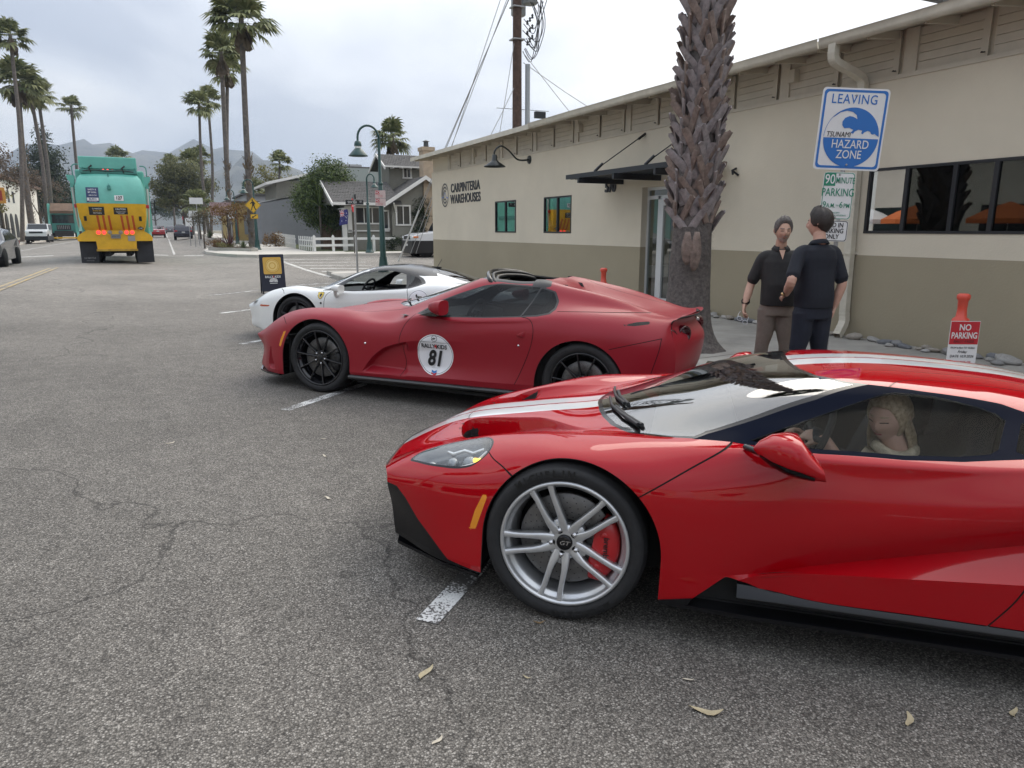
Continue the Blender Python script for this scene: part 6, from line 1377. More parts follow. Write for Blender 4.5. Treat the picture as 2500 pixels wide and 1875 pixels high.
simple_car('white_black_suv',(14.35,38.9,G(14,38.9)),math.pi,fj,1.90,mat('suv white',(.66,.67,.68),.3,coat=.8),'white and black off road car whose nose shows past the warehouse corner',[[(-1.9,1.35),(-1.85,1.78),(-.2,1.80),(-.2,1.32)],[(-.1,1.32),(-.1,1.80),(.36,1.78),(.58,1.34)]],((.66,1.40),(.42,1.86)),(None,None),(-1.4,1.42),.40,1.30,m_low=M_black_satin,low_z=.90,head=(.62,.90,1.0,1.14,.05),grille=(.55,.96,1.14),top_w=.90,face='front')
for s_ in(1,-1):b=MB();b.box(1.86,2.12,s_*.90-.075,s_*.90+.075,1.04,1.13);b.build('turn_lamp',mat('orange turn lamp',(.65,.18,.02),.3),bpy.data.objects['white_black_suv'],bevel=.02)
sedan=[(-2.35,.45),(-2.40,.75),(-2.34,1.02),(-1.80,1.12),(-1.05,1.44),(-.3,1.48),(.5,1.36),(1.15,1.02),(2.05,.90),(2.32,.70),(2.32,.40),(1.2,.25),(-1.3,.25)]
sd_=[[(-1.45,1.08),(-1.02,1.36),(-.25,1.40),(-.25,1.03)],[(-.18,1.03),(-.18,1.40),(.42,1.30),(.92,1.01)]]
simple_car('dark_sedan',(-6.52,35.0,G(-6.5,35)),-math.pi/2,sedan,1.84,mat('charcoal paint',(.025,.026,.03),.25,coat=.8),'charcoal sedan cut off by the left edge of the picture',sd_,((1.05,1.04),(.55,1.33)),((-1.75,1.13),(-1.12,1.42)),(-1.42,1.40),.34,1.0,tail=(.5,.86,.84,.98,.02),head=(.55,.84,.66,.80,.1),top_w=.74)
simple_car('red_car',(-.75,112,G(-.7,112)),math.pi/2,sedan,1.84,mat('car red',(.35,.012,.015),.25,coat=.8),'red car just showing past the right side of the garbage truck',sd_,((1.05,1.04),(.55,1.33)),((-1.75,1.13),(-1.12,1.42)),(-1.42,1.40),.34,1.0,tail=(.5,.86,.84,.98,.02),top_w=.74)
for i,(x,y,c,l)in enumerate(((-.7,160,(.02,.02,.022),'black car far up the street beyond the red car'),(1.3,185,(.10,.10,.11),'grey car farthest up the right lane'),(3.9,150,(.6,.6,.6),'white car parked far up on the right curb'),(-1.0,220,(.3,.02,.02),'tiny dark red car at the end of the street'))):
 simple_car('distant_car',(x,y,G(x,y)),math.pi/2,suv,1.9,mat('distant paint %d'%i,c,.3,coat=.6),l,sg,((.85,1.10),(.42,1.50)),((-2.28,1.12),(-2.08,1.58)),(-1.42,1.40),.36,1.08,tail=(.62,.92,.92,1.08,.02),group='cars far up the street')
 # truck with a white shell behind the picket fence
simple_car('camper_van',(10.0,62.5,.45),0,bronco,1.9,mat('dusty silver paint',(.30,.30,.30),.4),'dusty silver vehicle in the dark yard behind the picket fence',bg_,((.92,1.30),(.58,1.80)),(None,None),(-1.35,1.45),.38,1.22,top_w=.9)
# ------------------------------------------------------------------ garbage truck seen from behind
def garbage_truck():
 X0,Y0=-1.81,34.1;root=empty('garbage_truck',(X0,Y0,G(X0,Y0)));tag(root,'turquoise and yellow garbage truck driving away, number 127 on its tailgate','truck')
 mt=mat('turquoise truck paint',(.115,.40,.33),.35,coat=.3,var=.10,vscale=2.5);my=mat('yellow truck paint',(.68,.385,.012),.38,coat=.3,var=.12,vscale=2.5);md=mat('truck grime dark',(.03,.03,.03),.7,var=.4,vscale=6);mtd=mat('dark turquoise',(.06,.23,.20),.5)
 rot=mat('faded chevron orange',(.50,.085,.015),.5)
 # tailgate: bulging hopper lofted from outline rows (z, half width, y bulge)
 rows=[(1.25,.98,.02),(1.34,1.06,-.16),(1.50,1.13,-.30),(1.80,1.19,-.44),(2.26,1.23,-.52)];rows2=[(2.262,1.23,-.52),(2.5,1.235,-.50),(2.85,1.21,-.40),(3.12,1.12,-.22),(3.27,.98,-.04),(3.31,.90,.06)]
 def loft(rs,nm,m):
  b=MB();g=[]
  for(z,w,y)in rs:
   g.append([(x*w,y+.10*abs(x)**4+(.34 if abs(x)>.995 else 0)*0,z)for x in(-1,-.96,-.9,-.6,-.3,0,.3,.6,.9,.96,1)])
  b.grid(g)
  for e in(0,10):b.add([r[e]for r in g]+[(r[e][0]*1.01,.75,r[e][2])for r in g],[(i,i+1,i+1+len(g),i+len(g))for i in range(len(g)-1)])
  return b.build(nm,m,root)
 loft(rows,'hopper_lower',my);hp=loft(rows2,'hopper_upper',mt)
 b=MB();b.box(-1.25,1.25,.7,6.6,1.0,3.45);b.build('body',mt,root,bevel=.06)
 b=MB();b.box(-1.02,1.02,-.02,.75,3.30,3.42);b.build('hopper_top',mtd,root)
 b=MB();b.box(-1.03,1.03,.05,.55,3.45,3.86);tp=b.build('top_bar',mt,root,bevel=.03)
 for x in(-.76,-.30,.28,.74):b=MB();b.lathe([(0,-.005),(.06,-.005)],c=(x,.05,3.70),axis='Y',n=16);b.build('bar_hole',M_dark,tp)
 for x in(-.9,.95):b=MB();b.box(x-.03,x+.03,.02,.10,3.30,3.50);b.build('hinge',mtd,root)
 b=MB();b.tube(cr_pts([(-.9,-.03,3.36),(-.5,-.06,3.40),(0,-.05,3.37),(.5,-.06,3.40),(.9,-.03,3.36)],5),.016,6);b.build('hose',md,root)
 for x in(-.62,.55):b=MB();b.tube([(x,0,3.32),(x-.06,-.04,3.48),(x+.05,-.03,3.56)],.03,6);b.build('hydraulic_fitting',md,root)
 for x,on in((-.18,1),(-.02,1),(.14,0)):b=MB();b.lathe([(0,-.02),(.04,-.015),(.045,0)],c=(x,.0,3.40),axis='Y',n=12);b.build('marker_lamp',mat('lit red lamp',(.6,.02,.02),.3,emit=(1,.05,.04),estr=1.5)if on else M_tail,root)
 b=MB();b.box(-.045,-.005,-.16,-.08,2.98,3.30);b.tube([(-.025,-.20,3.0),(-.025,-.42,2.86)],.03,8);b.cbox((-.025,-.47,2.80),(.12,.12,.13));b.build('rear_camera',mtd,root)
 # side arms, rails and handrails
 for s in(-1,1):
  b=MB();b.prism([(s*1.22,3.20),(s*1.50,3.22),(s*1.46,3.05),(s*1.26,2.85)],-.05,.25,'XZ');b.box(min(s*1.30,s*1.40),max(s*1.30,s*1.40),.0,.12,1.3,3.1);b.build('lift_arm',mt,root)
  b=MB();b.tube([(s*1.30,.05,1.45),(s*1.33,.0,2.80)],.05,8);b.build('hydraulic_ram',mat('ram grey white',(.5,.5,.48),.5,metal=.3),root)
  b=MB();b.box(min(s*1.20,s*1.34),max(s*1.20,s*1.34),-.10,.0,2.12,2.24);b.build('side_lamp',M_tail,root)
  b=MB();b.tube(cr_pts([(s*1.28,1.0,2.2),(s*1.36,1.0,3.4),(s*1.30,1.0,3.62),(s*1.12,1.0,3.64)],4),.022,6);b.tube([(s*1.33,.3,1.6),(s*1.33,.3,3.0)],.02,6);b.build('handrail',mtd,root)
  b=MB();b.box(min(s*1.26,s*1.31),max(s*1.26,s*1.31),.9,6.3,1.9,2.05);b.box(min(s*1.26,s*1.31),max(s*1.26,s*1.31),.9,6.3,2.9,3.0);b.build('side_rail',mtd,root)
  # mud flap, wheels
  b=MB();b.box(min(s*.70,s*1.34),max(s*.70,s*1.34),.10,.12,.04,.92);fl=b.build('mud_flap',mat('black rubber flap',(.022,.023,.026),.7,var=.3,vscale=4),root)
  for yy in(.85,2.2):
   for xx in(1.24,.90):
    w=empty('wheel',(s*xx,yy,.52),math.pi/2*-s,root);b=MB();b.lathe([(.28,-.02),(.30,0),(.48,.0),(.52,-.04),(.52,-.26),(.30,-.30)],axis='Y',n=24);b.build('tyre',M_rubber,w);b=MB();b.lathe([(.29,-.02),(.10,-.10),(0,-.09)],axis='Y',n=16);b.build('rim',md,w)
 text('E-Z RECYCLE',.10,mat('grey flap print',(.30,.30,.30),.6),root,(-1.02,.098,.24),name='flap_lettering',sx=.7);text('www.e-z.com',.06,MATS['grey flap print'],root,(-1.02,.098,.14),name='flap_lettering',sx=.8)
 # lamp sill, bumper
 b=MB();b.prism([(-1.38,1.05),(-1.30,1.18),(-.90,1.42),(.88,1.42),(1.28,1.18),(1.36,1.05),(1.34,.92),(.74,.92),(.72,.55),(-.70,.55),(-.72,.92),(-1.36,.92)],-.12,.10,'XZ');bp=b.build('rear_sill',my,root,bevel=.02)
 b=MB();b.prism([(-.80,1.36),(.80,1.36),(.70,1.16),(-.70,1.16)],-.16,-.12,'XZ');b.build('lamp_panel',my,root)
 for x,k in((-.60,1),(-.40,1),(-.19,0),(.20,0),(.41,1),(.62,1)):b=MB();b.lathe([(0,-.03),(.06,-.025),(.075,-.01),(.08,0)],c=(x,-.16,1.27),axis='Y',n=16);b.build('tail_lamp' if k else 'reverse_lamp',mat('lit tail red',(.6,.01,.01),.25,emit=(1,.06,.05),estr=1.2)if k else mat('grey lamp lens',(.30,.28,.24),.3),root)
 b=MB();b.box(-.17,.18,-.17,-.15,1.03,1.20);b.build('number_plate',mat('dirty plate',(.20,.20,.19),.6),root);text('8Z81127',.09,md,root,(0,-.172,1.11),name='plate_number',sx=.8)
 b=MB();b.box(.44,.70,-.14,-.125,.92,1.14);b.build('access_plate',mat('grey access plate',(.32,.31,.28),.6),root)
 b=MB();b.box(-.74,.76,-.16,.05,.52,.60);b.box(-.68,.70,-.10,.05,.60,.86);b.build('bumper_beam',mat('grimy yellow',(.42,.26,.04),.6,var=.4,vscale=4),root)
 b=MB();b.box(-.6,.6,.4,3,.42,.62);b.box(-.5,-.3,.2,3,.3,.5);b.box(.3,.5,.2,3,.3,.5);b.build('chassis',M_under,root)
 # stickers on the tailgate
 def yb(z):return float(np.interp(z,[r[0]for r in rows+rows2],[r[2]for r in rows+rows2]))
 def sticker(x,z,w,h,m,nm):
  b=MB();b.grid([[(x+dx*w/2,yb(z+dz*h/2)+.10*abs((x+dx*w/2)/1.22)**4-.012,z+dz*h/2)for dx in(-1,0,1)]for dz in(-1,-.5,0,.5,1)]);return b.build(nm,m,root,fix=False)
 def st(t,size,m,x,z,sx=1.,bold=.01):
  o=text(t,size,m,root,(x,yb(z)+.10*abs(x/1.22)**4-.02,z),name='sticker_lettering',sx=sx,bold=bold);sl=(yb(z+.05)-yb(z-.05))/.1;o.rotation_euler=(math.pi/2+math.atan(-sl)*1.0,0,0)
 navy=mat('sticker navy',(.03,.045,.12),.5);wh=M_signw;dk=mat('sticker black',(.02,.02,.018),.5)
 sticker(-.63,2.55,.44,.50,navy,'safety_sticker');st('SAFETY IS',.085,wh,-.63,2.72,.8);st('MY GOAL',.085,wh,-.63,2.63,.8);st('1-800-559-7234',.06,wh,-.63,2.53,.75);sticker(-.63,2.40,.40,.10,wh,'sticker_strip');st('BU912',.11,navy,-.63,2.40,.85,.02);st('HOW AM I DRIVING?',.035,wh,-.63,2.325,.9)
 sticker(.29,2.45,.32,.18,wh,'number_sticker');st('127',.18,dk,.29,2.45,.85,.03)
 sticker(-.55,2.01,.54,.28,dk,'company_sticker');st('E.J. HARRISON',.07,wh,-.53,2.08,.75);st('& SONS INC',.07,my,-.53,2.01,.8);st('RECYCLING',.06,wh,-.53,1.935,.9)
 sticker(.30,2.07,.50,.12,dk,'caution_sticker');st('CAUTION',.095,wh,.30,2.07,.85,.015);sticker(.30,1.95,.50,.11,dk,'caution_sticker');st('FREQUENT STOPS',.045,wh,.30,1.975,.9);st('WIDE TURNS',.045,wh,.30,1.925,.9)
 for x in(-.55,-.35,-.15,.30,.50,.70):
  b=MB();b.grid([[(x+dx+.12*(1.85-z)*(.5),yb(z)-.008+.10*abs(x/1.22)**4,z)for dx in(-.04,.04)]for z in frange(1.36,1.86,8)]);b.build('chevron_bar',rot,root,fix=False)
 for x in(-.98,.98):sticker(x,1.75,.10,.16,dk,'small_decal')
 b=MB();b.add([(.95+dx,yb(1.42)-.04,1.42+dz)for dx,dz in((-.13,0),(0,.07),(.13,0),(0,-.07))],[(0,1,2,3)]);b.build('maker_badge',dk,root,fix=False);text('CURB',.05,wh,root,(.95,yb(1.42)-.05,1.42),name='badge_lettering',bold=.01)
 # cab ahead
 b=MB();b.box(-1.22,1.22,6.8,8.6,.8,3.0);b.build('cab',mt,root,bevel=.08)
 for s in(-1,1):b=MB();b.tube([(s*1.25,7.6,2.5),(s*1.5,7.6,2.5)],.02,6);b.cbox((s*1.5,7.6,2.35),(.06,.18,.6));b.build('cab_mirror',M_black_satin,root)
garbage_truck()
for o in bpy.data.objects['garbage_truck'].children:
 if o.type=='MESH':
  for v in o.data.vertices:v.co.z=v.co.z if v.co.z<1.3 else 1.3+(v.co.z-1.3)*1.155
 elif o.type=='FONT' and o.location.z>1.3:o.location.z=1.3+(o.location.z-1.3)*1.155
def second_truck():
 root=empty('parked_truck',(-11.0,104.0,G(-11,104)+.1));tag(root,'turquoise front loader truck parked facing us behind the white car','truck');mt,md,mg=MATS['turquoise truck paint'],MATS['truck grime dark'],MATS['dark turquoise']
 b=MB();b.box(-1.25,1.25,.0,2.2,.8,3.1);b.build('cab',mg,root,bevel=.06);b=MB();b.box(-1.15,1.15,-.02,.0,1.95,2.95);b.build('windscreen',M_cglass,root);b=MB();b.box(-1.3,1.3,2.2,9,1.0,4.3);b.build('body',mt,root)
 b=MB();b.prism([(-.2,3.3),(1.2,4.25),(1.2,4.35),(-.25,3.42)],-1.25,1.25,'YZ');b.box(-1.25,1.25,-.22,.05,3.12,3.40);b.build('fork_cover',mat('rusty brown cover',(.16,.105,.07),.8,var=.3,vscale=2),root)
 b=MB();b.box(-.75,.75,-.05,.0,1.15,1.75)
 b.build('grille',md,root)
 for i in range(7):b=MB();b.box(-.62+i*.19,-.56+i*.19,-.08,-.05,1.25,1.68);b.build('grille_bar',M_galv,root)
 b=MB();b.box(-1.0,1.0,-.5,-.1,.35,1.05);b.build('front_plate',md,root);b=MB();b.box(-1.25,1.45,-.8,-.5,.12,.30);b.build('fork',mat('yellow truck paint',(.68,.385,.012),.38),root)
 for s in(-1,1):
  b=MB();b.prism([(-.6,.3),(-.2,.3),(1.6,3.9),(1.2,4.3),(.6,4.2)],min(s*1.32,s*1.55),max(s*1.32,s*1.55),'YZ');b.build('lift_arm',mt,root)
  for yy in(.9,5.5,6.8):w=empty('wheel',(s*1.2,yy,.5),0,root);b=MB();b.lathe([(.0,-.15),(.48,-.15),(.5,-.1),(.5,.12),(.48,.15),(0,.15)],axis='X',n=20);b.build('tyre',M_rubber,w)
second_truck()
# ------------------------------------------------------------------ people: limbs and head grown together into one skin, clothes as further skins
def grow(mb,name,m,parent,voxel,smooth=3):
 o=mb.build(name,m,parent,fix=True);r=o.modifiers.new('Remesh','REMESH');r.mode='VOXEL';r.voxel_size=voxel;r.use_smooth_shade=True
 if smooth:s=o.modifiers.new('Smooth','SMOOTH');s.factor=.5;s.iterations=smooth
 return o
def ring_loft(mb,rings,n=20,e=.85):
 """closed loft through rings (centre, half width along x, half depth along y, tilt axis free)"""
 rows=[[(c[0]+rx*math.copysign(abs(math.cos(a))**e,math.cos(a)),c[1]+ry*math.copysign(abs(math.sin(a))**e,math.sin(a)),c[2])for a in[2*math.pi*j/n for j in range(n)]]for c,rx,ry in rings]
 mb.grid(rows,closed=True);mb.add(rows[0],[tuple(range(n))[::-1]]);mb.add(rows[-1],[tuple(range(n))])
def limb(mb,pts,rs,n=12,k=5):
 P=cr_pts(pts,k);m=len(P);R_=[float(np.interp(i/(m-1)*(len(rs)-1),range(len(rs)),rs))for i in range(m)];mb.tube(P,R_,n)
 for p,r in((P[0],R_[0]),(P[-1],R_[-1])):mb.lathe([(.01*r,-r*.95),(r*.7,-r*.7),(r*.95,0),(r*.7,r*.7),(.01*r,r*.95)],c=tuple(p),n=10,cap=True)
def head_pt(u,v,fem=0):
 """u azimuth (0 = forward, -y), v from -1 (chin) to 1 (crown); metres, centre at ear height"""
 z=.118*math.sin(v*math.pi/2);c=math.cos(v*math.pi/2);x=.076*c*math.sin(u);y=-.098*c*math.cos(u);f=max(0,math.cos(u))
 if z<0:k=-z/.118;x*=1-.22*k*(1-.2*f);y=y*(1-.05*k)+(.0 if f>.3 else-.030*k)
 if z>.03:y+=.010*(z/.118)
 g=lambda a,s:math.exp(-(a/s)**2)
 x_=abs(x)
 d=.024*g(x,.011+.10*max(0,-.0-z)*.1)*g(z+.022,.022)*(f>.6)+.012*g(x,.008)*g(z-.004,.018)*(f>.6)+.006*g(x_-.028,.022)*g(z-.030,.010)*f-.010*g(x_-.033,.015)*g(z-.010,.012)*f+.008*g(x,.022)*g(z+.062,.008)*f-.004*g(x,.025)*g(z+.053,.004)*f+.010*g(x,.022)*g(z+.103,.016)*f+.004*g(x_-.045,.02)*g(z+.022,.02)*f
 d*=(1-.35*fem)
 return Vector((x,y-d,z))
def make_head(mb,pos,rot,s=1.,fem=0):
 M_=Matrix.Translation(pos)@rot.to_4x4()@Matrix.Scale(s,4);rows=[[M_@head_pt(2*math.pi*j/40,-1+2*i/36,fem)for j in range(40)]for i in range(37)];mb.grid(rows,closed=True)
 for sx in(-1,1):
  mb.tube([M_@Vector((sx*.072,.012,.030)),M_@Vector((sx*.083,.020,.022)),M_@Vector((sx*.084,.020,-.002)),M_@Vector((sx*.074,.008,-.026))],[.007*s,.010*s,.010*s,.006*s],8)
 return M_
def hair_shell(M_,line,thick,m,parent,seed,back=-.06,name='hair',flow=0.):
 """shell over the scalp above a hairline given as (azimuth deg, z)"""
 q=random.Random(seed);rows=[]
 for i in range(22):
  t=i/21;row=[]
  for j in range(56):
   u=2*math.pi*j/56;a=math.degrees(u if u<math.pi else u-2*math.pi);zl=np.interp(abs(a),[p[0]for p in line],[p[1]for p in line]);v0=math.asin(max(-1,min(1,zl/.118)))*2/math.pi;v=v0+(1-v0)*t
   p=head_pt(u,v);n=Vector((p.x/.076**2,p.y/.098**2,p.z/.118**2)).normalized();k=thick(abs(a),t)*(1+.10*math.sin(u*9+t*4)+.07*q.uniform(-1,1));row.append(M_@(p+n*(k if i else .001)+Vector((0,flow*t,0))))
  rows.append(row)
 b=MB();b.grid(rows,closed=True);return b.build(name,m,parent)
def hand(mb,wrist,d,pn,s=1.,curl=.5,spread=.10,thumb=1):
 """palm and five fingers: d = direction to the fingertips, pn = palm normal (fingers curl towards it)"""
 w=Vector(wrist);d=Vector(d).normalized();pn=Vector(pn);pn=(pn-d*pn.dot(d)).normalized();sd=d.cross(pn).normalized()*thumb
 for k in range(4):o=(k-1.5)*.019*s;mb.tube([w+sd*o*.7,w+d*.045*s+sd*o,w+d*.085*s+sd*o],[.014*s,.014*s,.0115*s],8)
 for k,L_ in enumerate((.072,.080,.075,.060)):
  o=(1.5-k)*.020*s;p=w+d*.085*s+sd*o;a=0;pts=[p];dd=(d+sd*(1.5-k)*spread).normalized()
  for j,f in enumerate((.45,.30,.25)):a+=curl*(.6+.5*j);pts.append(pts[-1]+(dd*math.cos(a)+pn*math.sin(a))*L_*f*s)
  mb.tube(pts,[.0098*s,.0092*s,.0085*s,.0072*s],8)
 b0=w+d*.022*s+sd*.030*s;mb.tube([w+d*.01*s+sd*.012*s,b0,b0+(d*.7+sd*.55+pn*.25).normalized()*.035*s,b0+(d*.9+sd*.45+pn*.45).normalized()*.062*s],[.014*s,.0135*s,.0105*s,.0085*s],8)
M_skin=mat('skin',(.47,.285,.205),.55,var=.10,vscale=14);M_skin2=mat('light skin',(.52,.315,.235),.55,var=.10,vscale=14);M_skin3=mat('pale skin',(.56,.34,.25),.5,var=.06,vscale=14)
M_polo=mat('charcoal polo',(.026,.025,.025),.85,var=.15,vscale=20,bump=.15,bscale=220);M_khaki=mat('taupe twill',(.21,.17,.14),.85,var=.12,vscale=12,bump=.2,bscale=160);M_navy=mat('navy polo',(.009,.011,.018),.8,var=.15,vscale=20,bump=.15,bscale=220);M_navy2=mat('navy trousers',(.010,.013,.024),.75,var=.15,vscale=14,bump=.15,bscale=160);M_shoe=mat('brown shoe',(.05,.03,.02),.5)
def man(name,loc,rz,label,H,m_skin,m_shirt,m_trou,armR,armL,head_rot,belly,hairm,hairline,thick,hip=0.,beard=None,face=True,curlR=.5,pnR=None,curlL=.5,pnL=None,fingL=None,fingR=None):
 """adult standing figure, facing -y, +x is his left; arms given as shoulder-elbow-wrist-fingers"""
 k=H/1.78;root=empty(name,loc,rz);tag(root,label,'person');V=lambda p:Vector(p)*k
 skin=MB();hp=V((.0+hip*.3,-.015,1.655));M_=make_head(skin,hp,head_rot,k*1.0)
 limb(skin,[V((0,.025,1.36)),V((0,.020,1.47)),V((0,.004,1.575))],[.070*k,.058*k,.053*k])
 for arm,c,pn,fg,th in((armR,curlR,pnR,fingR,-1),(armL,curlL,pnL,fingL,1)):
  S_,E_,W_=[V(p)for p in arm];limb(skin,[S_,S_*.5+E_*.5,E_,E_*.5+W_*.5,W_],[.050*k,.050*k,.042*k,.042*k,.027*k]);hand(skin,W_,(V(fg)-W_)if fg else(W_-E_),pn or(0,-1,0),k*1.02,c,thumb=th)
 body=grow(skin,'body',m_skin,root,.0055,2)
 sh=MB();ring_loft(sh,[(V((hip*.6,.0,.90)),.172*k,(.125+belly*.6)*k),(V((hip*.5,-.01*belly*6,1.0)),.172*k,(.128+belly)*k),(V((hip*.3,-.012,1.12)),.172*k,(.128+belly*.9)*k),(V((0,-.01,1.25)),.180*k,.126*k),(V((0,0,1.35)),.185*k,.116*k),(V((0,.01,1.425)),.158*k,.092*k),(V((0,.012,1.455)),.105*k,.076*k),(V((0,.010,1.478)),.074*k,.068*k)],24,.8)
 for arm in(armR,armL):
  S_,E_=V(arm[0]),V(arm[1]);sx=1 if S_.x>0 else-1;d=(E_-S_).normalized();limb(sh,[S_+V((-sx*.075,0,.025)),S_+V((-sx*.01,0,.0)),S_+d*.13*k,S_+d*.235*k],[.060*k,.062*k,.061*k,.064*k],14)
 o=grow(sh,'shirt',m_shirt,root,.009,4)
 b=MB();an=frange(.38,2*math.pi-.38,26)
 def cp(a,r,z):return V((r*1.05*math.sin(a),.010-r*math.cos(a),z+.012*(1-math.cos(a))))
 b.grid([[cp(a,.061,1.500)for a in an],[cp(a,.072,1.490)for a in an],[cp(a,.090,1.462-.012*(math.cos(a)>.6))for a in an]]);c_=b.build('collar',m_shirt,root);c_.modifiers.new('s','SOLIDIFY').thickness=.006
 if face and beard:b=MB();b.add([V((-.030,-.078,1.470)),V((.030,-.078,1.470)),V((.002,-.128,1.375))],[(0,1,2)]);b.build('open_neck',m_skin,root,fix=False)
 tr=MB();ring_loft(tr,[(V((hip*.4,.0,.80)),.175*k,.120*k),(V((hip*.5,0,.90)),.172*k,.122*k),(V((hip*.5,0,.99)),.163*k,.116*k)],22,.8)
 for sx in(-1,1):
  x=sx*.095;fx=sx*.125;limb(tr,[V((x+hip*.4,.0,.86)),V((x+hip*.2,-.005,.66)),V((fx*.95,-.012,.48)),V((fx,.012,.26)),V((fx,.02,.075))],[.098*k,.092*k,.070*k,.066*k,.064*k],16)
 grow(tr,'trousers',m_trou,root,.009,3)
 for sx in(-1,1):
  b=MB();limb(b,[V((sx*.125,.06,.045)),V((sx*.128,-.06,.04)),V((sx*.135,-.17,.032))],[.045*k,.046*k,.034*k]);grow(b,'shoe',M_shoe,root,.012,2)
 hair_shell(M_,hairline,thick,hairm,body,5)
 if face:
  dk=mat('face line dark',(.05,.028,.022),.7)
  for sx in(-1,1):
   b=MB();b.grid([[M_@(head_pt(math.asin(max(-1,min(1,x/.076))),math.asin(z/.118)*2/math.pi)+Vector((0,-.0035,0)))for x in frange(sx*.018,sx*.047,6)]for z in(.008,.0045)]);b.build('eyelid',dk,body,fix=False)
   b=MB();b.grid([[M_@(head_pt(math.asin(max(-1,min(1,x/.076))),math.asin((z-.10*abs(abs(x)-.03)**1.0*.5)/.118)*2/math.pi)+Vector((0,-.004,0)))for x in frange(sx*.015,sx*.052,6)]for z in(.037,.031)]);b.build('eyebrow',hairm,body,fix=False)
  b=MB();b.grid([[M_@(head_pt(math.asin(x/.076),math.asin(z/.118)*2/math.pi)+Vector((0,-.003,0)))for x in frange(-.024,.024,8)]for z in(-.0525,-.0555)]);b.build('mouth',mat('lip shade',(.22,.075,.06),.6),body,fix=False)
 if beard:
  rows=[]
  for i in range(9):
   z=-.040-.075*i/8;rows.append([M_@(head_pt(u,math.asin(max(-1,z/.118))*2/math.pi)*1.0+Vector((0,-.003,0)))for u in frange(R(-62),R(62),18)])
  b=MB();n_=18
  for i in range(8):
   for j in range(17):
    u=-62+124*j/17;mz=-.040-.075*i/8
    if abs(u)<22 and-.061<mz<-.047:continue
    if mz>-.055 and abs(u)>26:continue
    b.add([rows[i][j],rows[i][j+1],rows[i+1][j+1],rows[i+1][j]],[(0,1,2,3)],0,True)
  b.build('beard',beard,body,fix=False)
 return root,k
Rz=lambda a:Matrix.Rotation(R(a),3,'Z');Rx=lambda a:Matrix.Rotation(R(a),3,'X')
gh=mat('grey brown hair',(.075,.060,.052),.6,var=.3,vscale=60,var2=(.15,.135,.125));dh=mat('dark brown hair',(.022,.016,.013),.55,var=.3,vscale=60,var2=(.036,.028,.023));bl=mat('blonde hair',(.36,.25,.13),.5,var=.4,vscale=60,var2=(.55,.43,.28))
A_,kA=man('person',(5.44,5.26,GW(5.44,5.26)),R(-36),'standing man with charcoal polo and taupe trousers holding sunglasses, grey hair',1.70,M_skin,M_polo,M_khaki,((-.178,.0,1.385),(-.265,.03,1.12),(-.335,-.10,.90)),((.178,.0,1.385),(.255,.05,1.12),(.235,-.02,.87)),Rz(6)@Rx(4),.035,gh,[(0,.084),(25,.082),(40,.070),(52,.040),(66,.005),(80,-.015),(100,-.025),(130,-.050),(180,-.066)],lambda a,t:.006+.024*max(0,math.sin(min(1,t*1.3)*math.pi*.6))*(1 if a<90 else .5)+(.012*min(1,t*5)if a<50 else 0),hip=.01,beard=mat('grey stubble',(.42,.33,.285),.8),curlR=.75,pnR=(.8,-.2,0),pnL=(-1,0,0),fingR=(-.350,-.16,.81))
# sunglasses dangling from his right hand, bracelets on the wrist
sgl=empty('sunglasses',(0,0,0));sgl.parent=None
_mw=Matrix.Translation(Vector((5.44,5.26,GW(5.44,5.26))))@Matrix.Rotation(R(-36),4,'Z');sgl.matrix_world=_mw@Matrix.Translation((-.345,-.20,.725))@Matrix.Rotation(R(35),4,'Y');tag(sgl,'pale framed sunglasses dangling from the hand of the man in charcoal','sunglasses')
mgl=mat('pale frame',(.55,.56,.58),.3)
for sx in(-1,1):
 b=MB();b.tube([(sx*.033+.024*math.cos(a),0,.020*math.sin(a))for a in frange(0,2*math.pi,17)],.0035,6,cap=False);b.build('lens_rim',mgl,sgl);b=MB();b.tube([(sx*.058,0,.008),(sx*.055,.07,.02),(sx*.05,.12,.06)],.003,5);b.build('temple',mgl,sgl)
b=MB();b.tube([(-.01,0,.005),(.01,0,.005)],.003,5);b.build('bridge',mgl,sgl)
b=MB()
for dz in(0,.012,.022):b.lathe([(.036,-.004),(.041,0),(.036,.004)],c=(0,0,dz),n=18)
brc=b.build('bracelet',mat('black leather cord',(.012,.011,.010),.6),A_,tuple(Vector((-.322,-.082,.935))*kA),(R(38),R(-14),0))
B_,kB=man('person',(5.33,4.72,GW(5.33,4.72)),R(168),'standing man in navy polo and trousers seen from behind, hand on hip, dark hair',1.775,M_skin2,M_navy,M_navy2,((-.188,.0,1.39),(-.245,.06,1.13),(-.215,.02,.90)),((.188,.0,1.39),(.315,.10,1.15),(.225,-.09,1.02)),Rz(34)@Rx(2),.02,dh,[(0,.070),(30,.068),(48,.055),(58,.035),(66,-.005),(80,-.02),(100,-.028),(130,-.060),(180,-.078)],lambda a,t:.012+.026*max(0,math.sin(min(1,t*1.2)*math.pi*.6))*(1.2 if a<70 else .7),hip=-.01,face=True,curlR=.6,pnR=(.6,-.3,0),curlL=.22,pnL=(-.4,.6,-.5),fingL=(.17,-.24,1.0))
b=MB();b.lathe([(.030,-.014),(.035,-.012),(.035,.012),(.030,.014)],n=20);w_=b.build('watch_band',mat('dark watch strap',(.02,.015,.012),.5),B_,tuple(Vector((.25,-.06,1.035))*kB),(R(58),R(20),0));b=MB();b.lathe([(.017,0),(.017,.008),(0,.009)],c=(0,0,0),n=16);b.build('watch_case',mat('gold watch case',(.6,.42,.22),.25,metal=.9),w_,(.036,0,0),(0,R(90),0))
